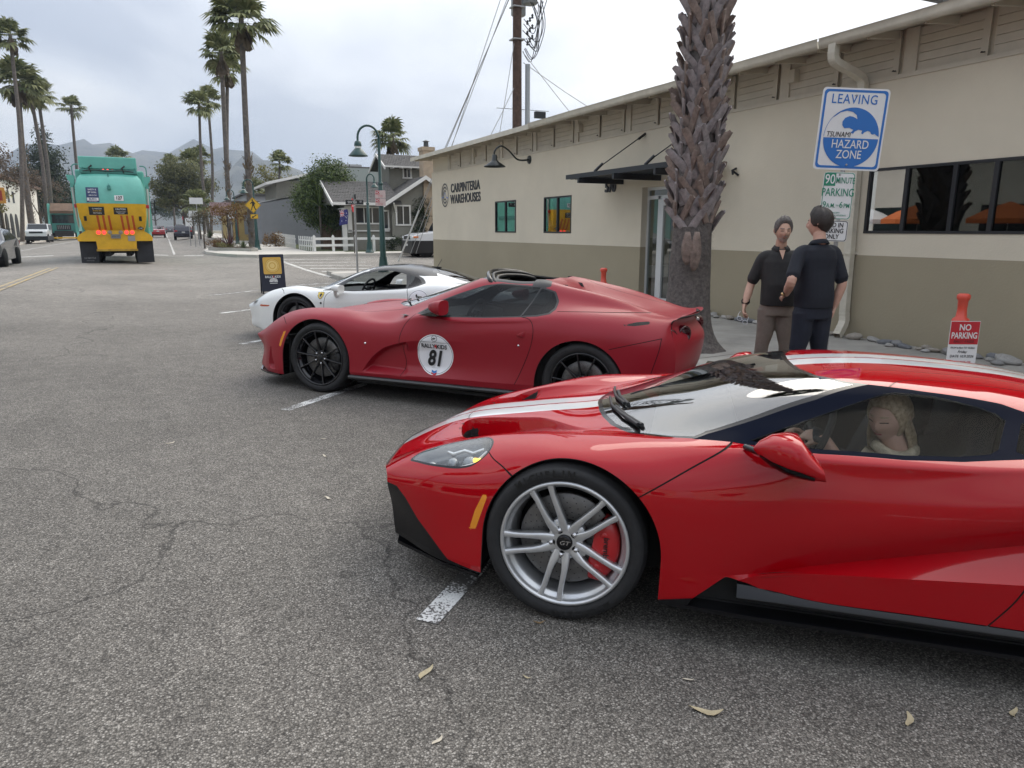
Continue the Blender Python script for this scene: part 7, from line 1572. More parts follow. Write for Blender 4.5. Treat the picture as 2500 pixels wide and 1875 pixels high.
b=MB();b.box(-.0,.05,-.002,.002,-.035,.0);b.build('belt_loop',M_navy2,B_,tuple(Vector((-.02,.125,.985))*kB))
# ------------------------------------------------------------------ woman at the wheel of the striped car
def driver(car):
 root=empty('person',(0,0,0));tag(root,'woman with blonde hair and pale patterned blouse sitting at the wheel','person')
 root.matrix_world=car.matrix_world@Matrix.Translation((1.285,-.375,.0))@Matrix.Rotation(R(-90),4,'Z')
 sk_=MB();M_=make_head(sk_,Vector((0,-.02,.868)),Rz(46)@Rx(14),.93,1)
 limb(sk_,[(0,.05,.66),(0,.03,.73),(0,.0,.79)],[.055,.048,.046])
 for arm,th,fg,pn in((((.16,.04,.62),(.20,-.13,.54),(.055,-.275,.755)),1,(.02,-.33,.76),(-.6,-.4,-.6)),(((-.16,.04,.62),(-.21,-.14,.52),(-.10,-.31,.70)),-1,(-.10,-.37,.74),(.5,-.5,-.5))):
  S_,E_,W_=[Vector(p)for p in arm];limb(sk_,[S_,S_*.5+E_*.5,E_,E_*.5+W_*.5,W_],[.042,.040,.034,.034,.024]);hand(sk_,W_,Vector(fg)-W_,pn,.92,.85,.04,th)
 limb(sk_,[(.09,.0,.32),(.11,-.25,.40),(.12,-.45,.42),(.12,-.75,.28)],[.075,.075,.06,.05]);limb(sk_,[(-.09,.0,.32),(-.11,-.25,.40),(-.12,-.45,.42),(-.12,-.75,.28)],[.075,.075,.06,.05])
 body=grow(sk_,'body',M_skin3,root,.0055,2)
 bm_=mat('patterned pale blouse',(.36,.37,.42),.8,var=.55,vscale=16,var2=(.66,.64,.58),detail=3);sh=MB()
 ring_loft(sh,[((0,.04,.28),.165,.115),((0,.03,.42),.155,.105),((0,.02,.54),.165,.11),((0,.03,.63),.160,.095),((0,.04,.685),.105,.075),((0,.035,.73),.062,.056)],20,.85)
 for sx in(-1,1):limb(sh,[(sx*.11,.035,.63),(sx*.165,.03,.615),(sx*.20,-.06,.56),(sx*.185,-.15,.56)],[.06,.062,.056,.05],12)
 grow(sh,'blouse',bm_,root,.009,3)
 b=MB();b.tube([(.075*math.sin(a),.02-.075*math.cos(a),.725+.012*math.cos(a*2))for a in frange(0,2*math.pi,20)],.024,8,cap=False);b.tube([(-.02,-.07,.71),(-.03,-.11,.62),(-.02,-.115,.54)],[.026,.03,.022],8);b.build('scarf',mat('cream scarf',(.55,.47,.33),.8,var=.4,vscale=22),root)
 hair_shell(M_,[(0,.072),(35,.066),(50,.045),(64,.01),(82,-.075),(130,-.10),(180,-.10)],lambda a,t:.008+.014*math.sin(min(1,t*1.2)*math.pi*.6),bl,body,9)
 b=MB();q=random.Random(4)
 for i in range(46):
  a=q.uniform(84,276);u=R(a);p0=head_pt(u,-.1)*1.08;p1=Vector((p0.x*1.2,p0.y*1.1+.012,-.10));p2=Vector((p0.x*1.25+q.uniform(-.01,.01),p0.y*1.15+.02,-.185-q.uniform(0,.04)));b.tube([M_@p0,M_@p1,M_@p2],[.010,.012,.005],6)
 b.build('long_hair',bl,body)
 dk=mat('face line dark',(.05,.028,.022),.7)
 for sx in(-1,1):
  for z,h,m in((.010,.005,dk),(.036,.005,bl)):b=MB();b.grid([[M_@(head_pt(math.asin(x/.076),math.asin(zz/.118)*2/math.pi,1)+Vector((0,-.004,0)))for x in frange(sx*.016,sx*.048,6)]for zz in(z,z-h)]);b.build('eyelid',m,body,fix=False)
 b=MB();b.grid([[M_@(head_pt(math.asin(x/.076),math.asin(zz/.118)*2/math.pi,1)+Vector((0,-.003,0)))for x in frange(-.022,.022,8)]for zz in(-.050,-.059)]);b.build('mouth',mat('rose lips',(.36,.10,.09),.5),body,fix=False)
 # ------------------------------------------------------------------ bright red mid-engined car with white stripes (foreground)
SLOPE=0.04
def car_root(name,wheel_contact,theta,y_wheel,label,cat='sports car'):
 """empty on the ground under the front axle; local x to the rear, local -y to the driver's side, z up"""
 t=R(theta);up=Vector((SLOPE,0,1)).normalized()
 b=Vector((math.cos(t),-math.sin(t),0));b=(b-up*b.dot(up)).normalized()
 n=up.cross(b)
 o=bpy.data.objects.new(name,None);COL.objects.link(o);o.empty_display_size=.2
 o.matrix_world=Matrix.Translation(Vector(wheel_contact)+n*y_wheel)@Matrix((b,n,up)).transposed().to_4x4()
 tag(o,label,cat);return o
M_gt_red=mat('bright red paint',(.36,.0015,.006),.4,coat=.9,coat_rough=.015,spec=.0)
M_gt_white=mat('white stripe paint',(.72,.74,.75),.30,coat=1.,coat_rough=.02)
M_glass_dark=thin_glass('tinted car glass',(.20,.22,.23),base=.02,graz=.25)
M_glass_clear=thin_glass('clear car glass',(.50,.54,.54),base=.16,graz=1.0)
M_amber=mat('amber lens',(.75,.26,.01),.25,coat=.6,bump=.3,bscale=300)
M_lens=thin_glass('headlight lens',(.86,.88,.88))
M_lamp_in=mat('lamp housing grey',(.30,.31,.32),.25,metal=.7)
M_mesh=mat('black grille mesh',(.01,.01,.01),.6,bump=1.,bscale=160)
M_seat=mat('black alcantara',(.013,.013,.014),.85)
M_silver=mat('satin silver alloy',(.62,.63,.64),.33,metal=.75,coat=.2)
M_cal_red=mat('red caliper enamel',(.45,.012,.016),.35,coat=.5)
def build_gt():
 root=car_root('striped_sports_car',(1.371,2.330,-.007),39.5,.97,'glossy bright red sports car with white centre stripes and silver wheel, nearest the camera')
 # stations: rails r0 centre ... r10 bottom, all (x, y, z)
 S=[[(-1.090,0,.440),(-1.082,.16,.436),(-1.06,.32,.432),(-1.020,.50,.440),(-.955,.655,.470),(-.930,.700,.450),(-.920,.715,.410),(-.900,.715,.330),(-.880,.735,.250),(-.870,.745,.215),(-.870,.74,.19)],[(-.93,0,.532),(-.925,.16,.528),(-.91,.32,.520),(-.88,.50,.520),(-.83,.655,.545),(-.80,.755,.500),(-.79,.790,.430),(-.775,.80,.335),(-.755,.805,.25),(-.75,.810,.20),(-.75,.80,.17)],[(-.73,0,.620),(-.73,.16,.616),(-.72,.32,.602),(-.70,.50,.590),(-.67,.64,.610),(-.65,.80,.560),(-.64,.860,.470),(-.63,.875,.350),(-.62,.88,.25),(-.615,.885,.19),(-.615,.88,.16)],[(-.50,0,.668),(-.50,.16,.665),(-.50,.32,.650),(-.49,.50,.640),(-.47,.64,.672),(-.46,.84,.610),(-.455,.915,.500),(-.45,.935,.360),(-.45,.945,.25),(-.45,.95,.19),(-.45,.945,.16)],[(-.28,0,.708),(-.28,.16,.704),(-.28,.33,.690),(-.28,.52,.672),(-.27,.67,.720),(-.27,.86,.685),(-.27,.960,.580),(-.27,.985,.40),(-.27,.99,.27),(-.27,.99,.19),(-.27,.985,.16)],[(-.08,0,.740),(-.08,.17,.736),(-.08,.36,.722),(-.08,.56,.705),(-.07,.71,.750),(-.07,.88,.730),(-.07,.978,.655),(-.07,1.0,.45),(-.07,1.0,.28),(-.07,.99,.19),(-.07,.985,.16)],[(.08,0,.785),(.09,.20,.780),(.10,.42,.762),(.11,.62,.745),(.10,.74,.766),(.10,.89,.742),(.10,.985,.662),(.10,1.002,.46),(.10,1.0,.28),(.10,.99,.19),(.10,.985,.16)],[(.28,0,.858),(.29,.24,.850),(.30,.50,.822),(.30,.69,.782),(.30,.79,.782),(.30,.905,.752),(.30,.985,.650),(.30,1.0,.47),(.30,.995,.30),(.30,.985,.20),(.30,.98,.16)],[(.48,0,.928),(.48,.27,.920),(.48,.54,.890),(.48,.715,.825),(.48,.838,.798),(.48,.925,.758),(.48,.978,.630),(.48,.99,.46),(.48,.985,.30),(.48,.98,.20),(.48,.975,.16)],[(.68,0,.993),(.68,.28,.985),(.68,.56,.950),(.68,.715,.875),(.68,.880,.816),(.68,.940,.765),(.68,.975,.620),(.68,.980,.46),(.68,.962,.318),(.68,.972,.307),(.68,.965,.262)],[(.90,0,1.038),(.90,.28,1.030),(.90,.56,1.000),(.90,.700,.920),(.90,.908,.824),(.90,.950,.770),(.90,.975,.620),(.90,.972,.48),(.90,.935,.372),(.90,.992,.368),(.90,.985,.262)],[(1.18,0,1.068),(1.18,.28,1.058),(1.18,.54,1.022),(1.18,.665,.950),(1.18,.914,.834),(1.18,.952,.782),(1.18,.975,.650),(1.18,.965,.53),(1.18,.915,.438),(1.18,1.0,.398),(1.18,.99,.262)],[(1.50,0,1.068),(1.50,.28,1.058),(1.50,.53,1.010),(1.50,.655,.940),(1.50,.885,.846),(1.50,.935,.805),(1.50,.965,.70),(1.50,.955,.60),(1.50,.90,.515),(1.50,1.003,.428),(1.50,.99,.262)],[(1.85,0,1.044),(1.85,.27,1.035),(1.85,.50,.982),(1.85,.64,.925),(1.85,.84,.870),(1.85,.90,.85),(1.85,.95,.77),(1.85,.945,.67),(1.85,.89,.58),(1.85,1.003,.455),(1.85,.99,.262)],[(2.2,0,.985),(2.2,.24,.978),(2.2,.46,.945),(2.2,.62,.905),(2.2,.82,.895),(2.2,.91,.875),(2.2,.97,.79),(2.2,.975,.69),(2.2,.95,.60),(2.2,1.0,.47),(2.2,.98,.262)],[(2.6,0,.945),(2.6,.24,.938),(2.6,.46,.912),(2.6,.64,.905),(2.6,.82,.905),(2.6,.93,.880),(2.6,.99,.79),(2.6,1.0,.69),(2.6,.99,.60),(2.6,.985,.47),(2.6,.97,.24)],[(3.1,0,.915),(3.1,.24,.91),(3.1,.46,.90),(3.1,.64,.895),(3.1,.80,.89),(3.1,.90,.86),(3.1,.955,.77),(3.1,.965,.66),(3.1,.955,.55),(3.1,.945,.42),(3.1,.93,.24)],[(3.55,0,.905),(3.55,.24,.90),(3.55,.44,.89),(3.55,.60,.885),(3.55,.74,.88),(3.55,.80,.84),(3.55,.84,.75),(3.55,.85,.64),(3.55,.84,.52),(3.55,.82,.40),(3.55,.80,.26)],]
 net=np.array(S)
 sk=Skin()
 for a,b in((0,8),(8,9),(9,10)):
  sk.add(*strip_mesh(net[:,a:b+1],.016))
  # front fascia between the near corner edge and the centre
 e=net[0];F=[]
 for j in(4,3,2,1,0):
  q=e[j];f_=j/4
  F.append([(q[0]+(e[k][0]-e[4][0])*(.35+.65*f_)+.012*(k>4),q[1]*(1+(e[k][1]/e[4][1]-1)*f_),q[2]+(e[k][2]-e[4][2]))for k in range(4,11)])
 sk.add(*strip_mesh(np.array(F),.02),label='fascia')
 # tail panel
 e=net[-1];F=[[(e[k][0]+.06*math.sin(t*math.pi/2),e[k][1]*(1-t),e[k][2])for k in range(3,11)]for t in(0,.25,.5,.75,1)]
 sk.add(*strip_mesh(np.array(F),.04),label='tail')
 if 'GT_DUMP' in globals():np.savez(GT_DUMP,V=sk.V,T=sk.T)
 B=('body',);side=up_to(y0=.5)
 # wheel arches
 for cx,r,cz in((0,.372,.335),(2.71,.385,.345)):
  sk.relabel(disc(cx-.012,cz,r),'hole',('body',),up_to(y0=.62,z1=.80))
  sk.relabel(lambda V,cx=cx,r=r:np.maximum(np.abs(V[:,0]-cx+.012)-r,V[:,2]-.335),'hole',('body',),up_to(y0=.62,z1=.80))
  # glass: windscreen, pillars and side windows, all outlined in plan
 ws=[(-.035,0),(-.03,.07),(.0,.25),(.03,.36),(.084,.497),(.183,.661),(.304,.756),(.45,.801),(.501,.765),(.692,.708),(.917,.633),(1.06,.560),(1.132,.519),(1.047,.492),(.946,.395),(.900,.25),(.887,.15),(.880,0),(.88,-.05),(-.035,-.05)]
 sk.relabel(sdf(ws,(0,1)),'screen',B,up_to(z0=.73))
 sk.relabel(lambda V:np.minimum(sdf(ws,(0,1))(V)+.022,0*V[:,0]+1),'screen_glass',('screen',))
 pil=[(.44,.802),(.594,.850),(.632,.868),(.70,.888),(.89,.921),(1.187,.928),(1.384,.909),(1.496,.884),(1.60,.862),(1.75,.865),(1.95,.85),(1.95,.66),(1.80,.60),(1.659,.560),(1.613,.543),(1.495,.537),(1.332,.537),(1.21,.528),(1.132,.519),(1.06,.560),(.917,.633),(.692,.708),(.501,.765)]
 pm=up_to(y0=.50,z0=.77)
 sk.relabel(sdf(pil,(0,1)),'pillar',B,pm)
 win=[(.655,.845),(.754,.790),(.911,.714),(1.191,.577),(1.225,.567),(1.368,.560),(1.522,.584),(1.585,.606),(1.605,.635),(1.525,.818),(1.486,.852),(1.384,.882),(1.187,.905),(.89,.897),(.72,.868)]
 sk.relabel(sdf(win,(0,1)),'side_glass',('pillar',),pm)
 qwin=[(1.66,.63),(1.58,.82),(1.62,.845),(1.80,.83),(1.80,.66)]
 sk.relabel(sdf(qwin,(0,1)),'side_glass',('pillar',),pm)
 # headlamps
 hl=[(-.815,.696),(-.798,.667),(-.757,.641),(-.651,.63),(-.55,.633),(-.47,.647),(-.429,.680),(-.404,.739),(-.407,.809),(-.442,.846),(-.486,.854),(-.567,.836),(-.676,.789),(-.774,.727)]
 hf=sdf(hl,(0,1),n=4)
 sk.relabel(hf,'lamp_rim',B,up_to(y0=.5,z0=.40));sk.relabel(lambda V:np.minimum(hf(V)+.009,1),'lamp',('lamp_rim',))
 # amber marker
 sk.relabel(sdf([(-.448,.345),(-.417,.352),(-.368,.508),(-.392,.505),(-.425,.43)]),'amber',B,up_to(y0=.7))
 # black lower bumper corner and splitter body, foot behind the wheel
 sk.relabel(lambda V:V[:,2]-.40-.0*V[:,0],'lower',('fascia',))
 sk.relabel(sdf([(-1.2,.10),(-1.2,.425),(-.86,.425),(-.80,.385),(-.724,.310),(-.612,.225),(-.55,.178),(-.411,.165),(-.30,.165),(-.30,.10)]),'lower',B,up_to(y0=.4,z1=.43))
 sk.relabel(sdf([(.20,.02),(.20,.170),(.365,.170),(.492,.194),(.607,.302),(.628,.300),(.70,.285),(.765,.262),(.80,.258),(.80,.02)]),'hole',B,up_to(y0=.7))
 # stripes: two white bands with a thin red line between
 a0,a1=.010,.155
 for a_ in(a0,a1):sk.split(lambda V,a_=a_:np.abs(V[:,1])-a_,B)
 sk.relabel(lambda V:np.maximum(np.abs(V[:,1])-a1,a0-np.abs(V[:,1])),'stripe',B,up_to(y1=.3,z0=.42))
 # nostril vents
 vent=[(-.700,.265),(-.680,.345),(-.640,.45),(-.570,.545),(-.46,.585),(-.30,.605),(-.12,.615),(.03,.60),(.045,.53),(.0,.492),(-.035,.480),(-.108,.422),(-.204,.335),(-.289,.273),(-.402,.243),(-.579,.195),(-.664,.185),(-.697,.215)]
 vf=sdf(vent,(0,1),n=3)
 sk.relabel(vf,'vent',B,up_to(z0=.44,y0=.1,y1=.7))
 for _o in(.006,.014,.024):sk.split(lambda V:vf(V)+_o,('vent',))
 def vd(V,N):
  d=np.clip(-vf(V),0,1);y=np.abs(V[:,1])
  fx=np.clip((-V[:,0]+.05)/.70,0,1);dep=.150*fx**1.2
  wall=np.clip(d/.020,0,1);wall=wall*wall*(3-2*wall)
  yo=.600+0*V[:,0]
  slope=np.clip((yo-y)/.24,0,1)**.8
  w=wall*np.minimum(1,np.maximum(slope,np.clip((-.42-V[:,0])/.16,0,1)))
  V=V.copy();V[:,2]-=dep*w;return V
 sk.move(('vent',),vd)
 fr=lambda V:np.maximum(V[:,0]+.63-.42*np.clip(np.abs(V[:,1])-.21,0,.5),vf(V)+.008)
 sk.relabel(fr,'vent_grille',('vent',));sk.renormal(('vent',));sk.renormal(('vent_grille',))
 # shut lines
 gm=up_to(y0=.55)
 gap(sk,[(.245,.585),(.32,.636),(.45,.722),(.575,.80),(.592,.812)],.006,mask=gm)
 gap(sk,[(.592,.812),(.600,.835)],.006,mask=gm,n=0)
 gap(sk,[(1.72,.87),(1.66,.80),(1.65,.70),(1.66,.62),(1.60,.40),(1.52,.26)],.006,mask=gm)
 gap(sk,[(-.410,.80),(-.37,.86),(-.301,.925),(-.26,.955)],.004,(0,1),mask=up_to(y0=.6,z0=.55))
 gap(sk,[(-.725,.0),(-.715,.10),(-.690,.185)],.004,(0,1),('body','stripe'),up_to(y1=.3,z0=.5))
 gap(sk,[(1.21,.528),(1.26,.46),(1.35,.415),(1.5,.40),(1.9,.39)],.004,(0,1),mask=up_to(z0=.95))
 body=sk.obj(('body','fascia','tail','vent'),'body',[M_gt_red,M_under],root,thick=.012)
 sk.obj(('stripe',),'stripe',[M_gt_white,M_under],root,thick=.010)
 sk.move(('gap',),lambda V,N:V-N*.004);sk.obj(('gap',),'shut_line',M_dark,root,kind='stuff')
 sk.obj(('vent_grille',),'vent_grille',M_mesh,root)
 fr_=sk.obj(('screen',),'windscreen_frit',[M_black_gloss,M_under],root,thick=.004)
 sk.obj(('screen_glass',),'windscreen',M_glass_clear,root)
 M_pil=mat('dark navy pillar',(.006,.008,.016),.5,spec=.0,coat=.03,coat_rough=.2)
 for sd in(-1,1):
  sk.obj(('pillar',),'pillar_trim',[M_pil,M_under],root,side=sd,thick=.012)
  sk.obj(('side_glass',),'side_window',M_glass_side,root,side=sd)
  sk.obj(('amber',),'side_marker',M_amber,root,side=sd)
  sk.obj(('lamp_rim',),'headlight_surround',[M_black_gloss,M_under],root,side=sd,thick=.02)
  lens=sk.obj(('lamp',),'headlight',M_lens,root,side=sd)
  make_lamp_inside(lens,sd)
 sk.obj(('lower',),'lower_bumper',[M_black_gloss,M_under],root,thick=.012)
 # splitter lip in front, side skirts
 for sd in(-1,1):
  b=MB()
  pl=[(-.93,0),(-.92,.35),(-.90,.60),(-.86,.735),(-.74,.80),(-.58,.89),(-.40,.955),(-.40,.70),(-.7,.55),(-.75,0)]
  b.prism([(x,y*sd)for x,y in pl],.135,.150,'XY');b.build('splitter_lip',M_black_gloss,root)
  b=MB()
  b.prism([(x,y*sd)for x,y in[(.365,.955),(.40,.985),(.70,1.0),(2.30,1.0),(2.30,.70),(.365,.70)]],.150,.166,'XY')
  sksk=b.build('side_skirt',M_black_gloss,root)
  b=MB();rows=[]
  for i in range(25):
   t=i/24;x=.655+t*1.68;k=min(1,t*6)**.5;h=.022*k
   rows.append([(x,sd*y,z)for y,z in((.93,.30),(.975,.268),(.992+.008*k,.236+h*.4),(1.000+.006*k,.230),(.985,.230-h*.6),(.92,.205))])
  b.grid(rows);b.build('skirt_blade',M_black_gloss,sksk)
  b=MB();b.box(.40,2.3,min(.86*sd,.90*sd),max(.86*sd,.90*sd),.160,.33);b.build('skirt_inner',M_under,sksk)
  b=MB();b.prism([(.365,.152),(.365,.172),(.49,.196),(.475,.168)],min(.93*sd,.986*sd),max(.93*sd,.986*sd),'XZ');b.build('sill_foot',M_black_gloss,sksk)
  # door mirror: a wedge-shaped pod, glass to the rear
  rows=[]
  for(x,zc,hz,yc,hy)in((.655,.846,.004,1.04,.006),(.675,.850,.026,1.045,.040),(.715,.851,.053,1.055,.075),(.765,.848,.068,1.062,.098),(.80,.845,.070,1.068,.108),(.843,.826,.051,1.078,.110),(.880,.808,.029,1.085,.102)):
   ring=[]
   for j in range(20):
    a=2*math.pi*j/20;c,s_=math.cos(a),math.sin(a);e=.72
    ring.append((x+(.012*s_ if x>.8 else 0)*-1,sd*(yc+hy*math.copysign(abs(c)**e,c)),zc+hz*math.copysign(abs(s_)**e,s_)))
   rows.append(ring)
  b=MB();b.grid(rows,closed=True);b.add(rows[-1],[tuple(range(20))]);mir=b.build('door_mirror',M_gt_red,root);weld_smooth(mir,50)
  cen=[(sum(p[0]for p in r)/20,sum(p[1]for p in r)/20,sum(p[2]for p in r)/20)for r in rows]
  b=MB();b.grid([[(p[0],c[1]+(p[1]-c[1])*1.025,c[2]+(p[2]-c[2])*1.04-.001)for p in r[11:20]]for r,c in list(zip(rows,cen))[1:6]]);b.build('mirror_lower_cover',M_black_gloss,mir)
  b=MB();b.tube([(.64,sd*.90,.812),(.665,sd*.96,.818),(.72,sd*1.03,.822)],[.012,.013,.018],10);b.build('mirror_arm',M_black_gloss,mir)
  # wipers in the cowl
 top=sk.V[(sk.N[:,2]>.2)]
 def on_top(x,y,d):i=np.argmin((top[:,0]-x)**2+(top[:,1]-y)**2);return(x,y,float(top[i,2])+d)
 for path in(((.03,-.06),(.06,-.25),(.12,-.42),(.21,-.60)),((.02,.30),(.035,.12),(.06,-.06),(.12,-.26))):
  b=MB();b.tube([on_top(x,y,.016)for x,y in path],.008,6);b.tube([on_top(x+.02,y,.008)for x,y in path[1:]],.010,6);b.build('wiper',M_black_satin,root)
  # wheels
 st=dict(kind='split5',metal=M_silver,cap=M_black_gloss,cal=M_cal_red,cal_a=-math.pi*.55,cal_span=.80,lug=0.)
 for(x,sd,w,rt)in((-.035,-1,.245,.34),(-.035,1,.245,.34),(2.71,-1,.325,.353),(2.71,1,.325,.353)):
  near=(x<0 and sd==-1)
  wh=make_wheel(root,(x,.965*sd,rt),st,rt,.268,w,side=sd,spin=R(25),detail=near)
  if near:
   for a in(0,math.pi):
    arc_text('MICHELIN',.305,.040,M_rubber_mark,wh,-R(18)+a,.0075,bold=.03,sx=1.05)
   t_=text('GT',.026,M_steel,wh,(0,-.0165,0),(math.pi/2,0,math.pi),'cap_lettering',1.2,.01,.3)
   t_.rotation_euler=(math.pi/2,0,math.pi)
   tb=text('brembo',.034,M_black_print,wh,(-.172,-.0305,-.012),(0,0,0),'caliper_lettering',1.0,.012)
   tb.rotation_euler=Matrix((Vector((0,0,-1)),Vector((-1,0,0)),Vector((0,1,0)))).transposed().to_euler()
 underbody(root,-.80,3.45,.97,(0,2.71),.15,.40)
 cabin(root,dash=(.62,.74),seats=((1.33,.38),),belt=.80,wheel=(.97,.745),floor=.20,back=1.78,width=.80,seat_top=.93)
 return root
def make_lamp_inside(lens,sd):
# bowl under the lens: the lens sheet pushed inwards, with two projector lenses and a strip
 me=lens.data;V=np.array([v.co for v in me.vertices]);N=np.array([v.normal for v in me.vertices])
 e={}
 for p in me.polygons:
  for k in p.edge_keys:e[k]=e.get(k,0)+1
 rim={i for k,c in e.items()if c==1 for i in k}
 if not rim:return
 rp=V[sorted(rim)]
 d=np.array([np.min(np.linalg.norm(rp-v,axis=1))for v in V])
 W=V-N*(.006+.055*np.clip(d/.035,0,1)[:,None])
 m2=bpy.data.meshes.new('lamp_bowl');m2.from_pydata(W.tolist(),[],[tuple(p.vertices)for p in me.polygons]);m2.polygons.foreach_set('use_smooth',[True]*len(m2.polygons))
 link('lamp_bowl',m2,mat('lamp bowl grey',(.20,.205,.21),.2,metal=.6),lens)
 for(x,y,z,r)in((-.60,.735,.560,.026),(-.515,.765,.580,.030),(-.70,.715,.530,.018)):
  b=MB();b.lathe([(r*1.15,-.012),(r*1.15,.0),(r,.004),(r*.8,.010),(r*.45,.016),(0,.018)],axis='Z',n=20)
  o=b.build('projector_lens',M_lamp_in,lens,(x,y*sd,z));o.rotation_euler=(R(35)*-sd,R(-35),0)
 b=MB();b.tube([(-.78,.705*sd,.538),(-.68,.77*sd,.540),(-.56,.815*sd,.560),(-.47,.825*sd,.595),(-.425,.77*sd,.640)],.006,6);b.build('light_strip',mat('lamp strip white',(.7,.7,.7),.3),lens)
 b=MB();b.tube([(-.64,.66*sd,.585),(-.60,.70*sd,.590),(-.55,.69*sd,.610),(-.50,.72*sd,.610),(-.45,.72*sd,.635)],.009,6);b.build('light_guide',mat('lamp guide chrome',(.8,.8,.8),.15,metal=.8),lens)
 b=MB();b.cbox((0,0,0),(.034,.02,.012));b.build('turn_bulb',mat('turn bulb lit',(.9,.5,.05),.3,emit=(1.,.55,.05),estr=2.5),lens,(-.455,.815*sd,.612))
 # ------------------------------------------------------------------ satin red open front-engined car with the number 81
M_satin_red=mat('satin red paint',(.27,.006,.016),.42,coat=.28,coat_rough=.30,spec=.35)
M_carbon=mat('carbon black',(.012,.012,.013),.22,coat=.5)
def drape(o,sk,side,off=.0015,z0=-9):
 """turn a text object (in car space) into a mesh laid on the body side"""
 bpy.context.view_layer.update();dg=bpy.context.evaluated_depsgraph_get()
 me=bpy.data.meshes.new_from_object(o.evaluated_get(dg));mw=o.matrix_basis.copy();par=o.parent;nm=o.name.split('.')[0];mt=o.data.materials[0]
 sel=(sk.V[:,1]*side>.4)&(np.abs(sk.N[:,1])>.3);P=sk.V[sel]
 for v in me.vertices:
  w=mw@v.co;d=(P[:,0]-w.x)**2+(P[:,2]-w.z)**2;i=np.argsort(d)[:4];ww=1/(d[i]+1e-6)
  v.co=(w.x,float((P[i,1]*ww).sum()/ww.sum())+side*off,w.z)
 bpy.data.objects.remove(o);me.materials.clear();me.materials.append(mt)
 return link(nm,me,None,par)
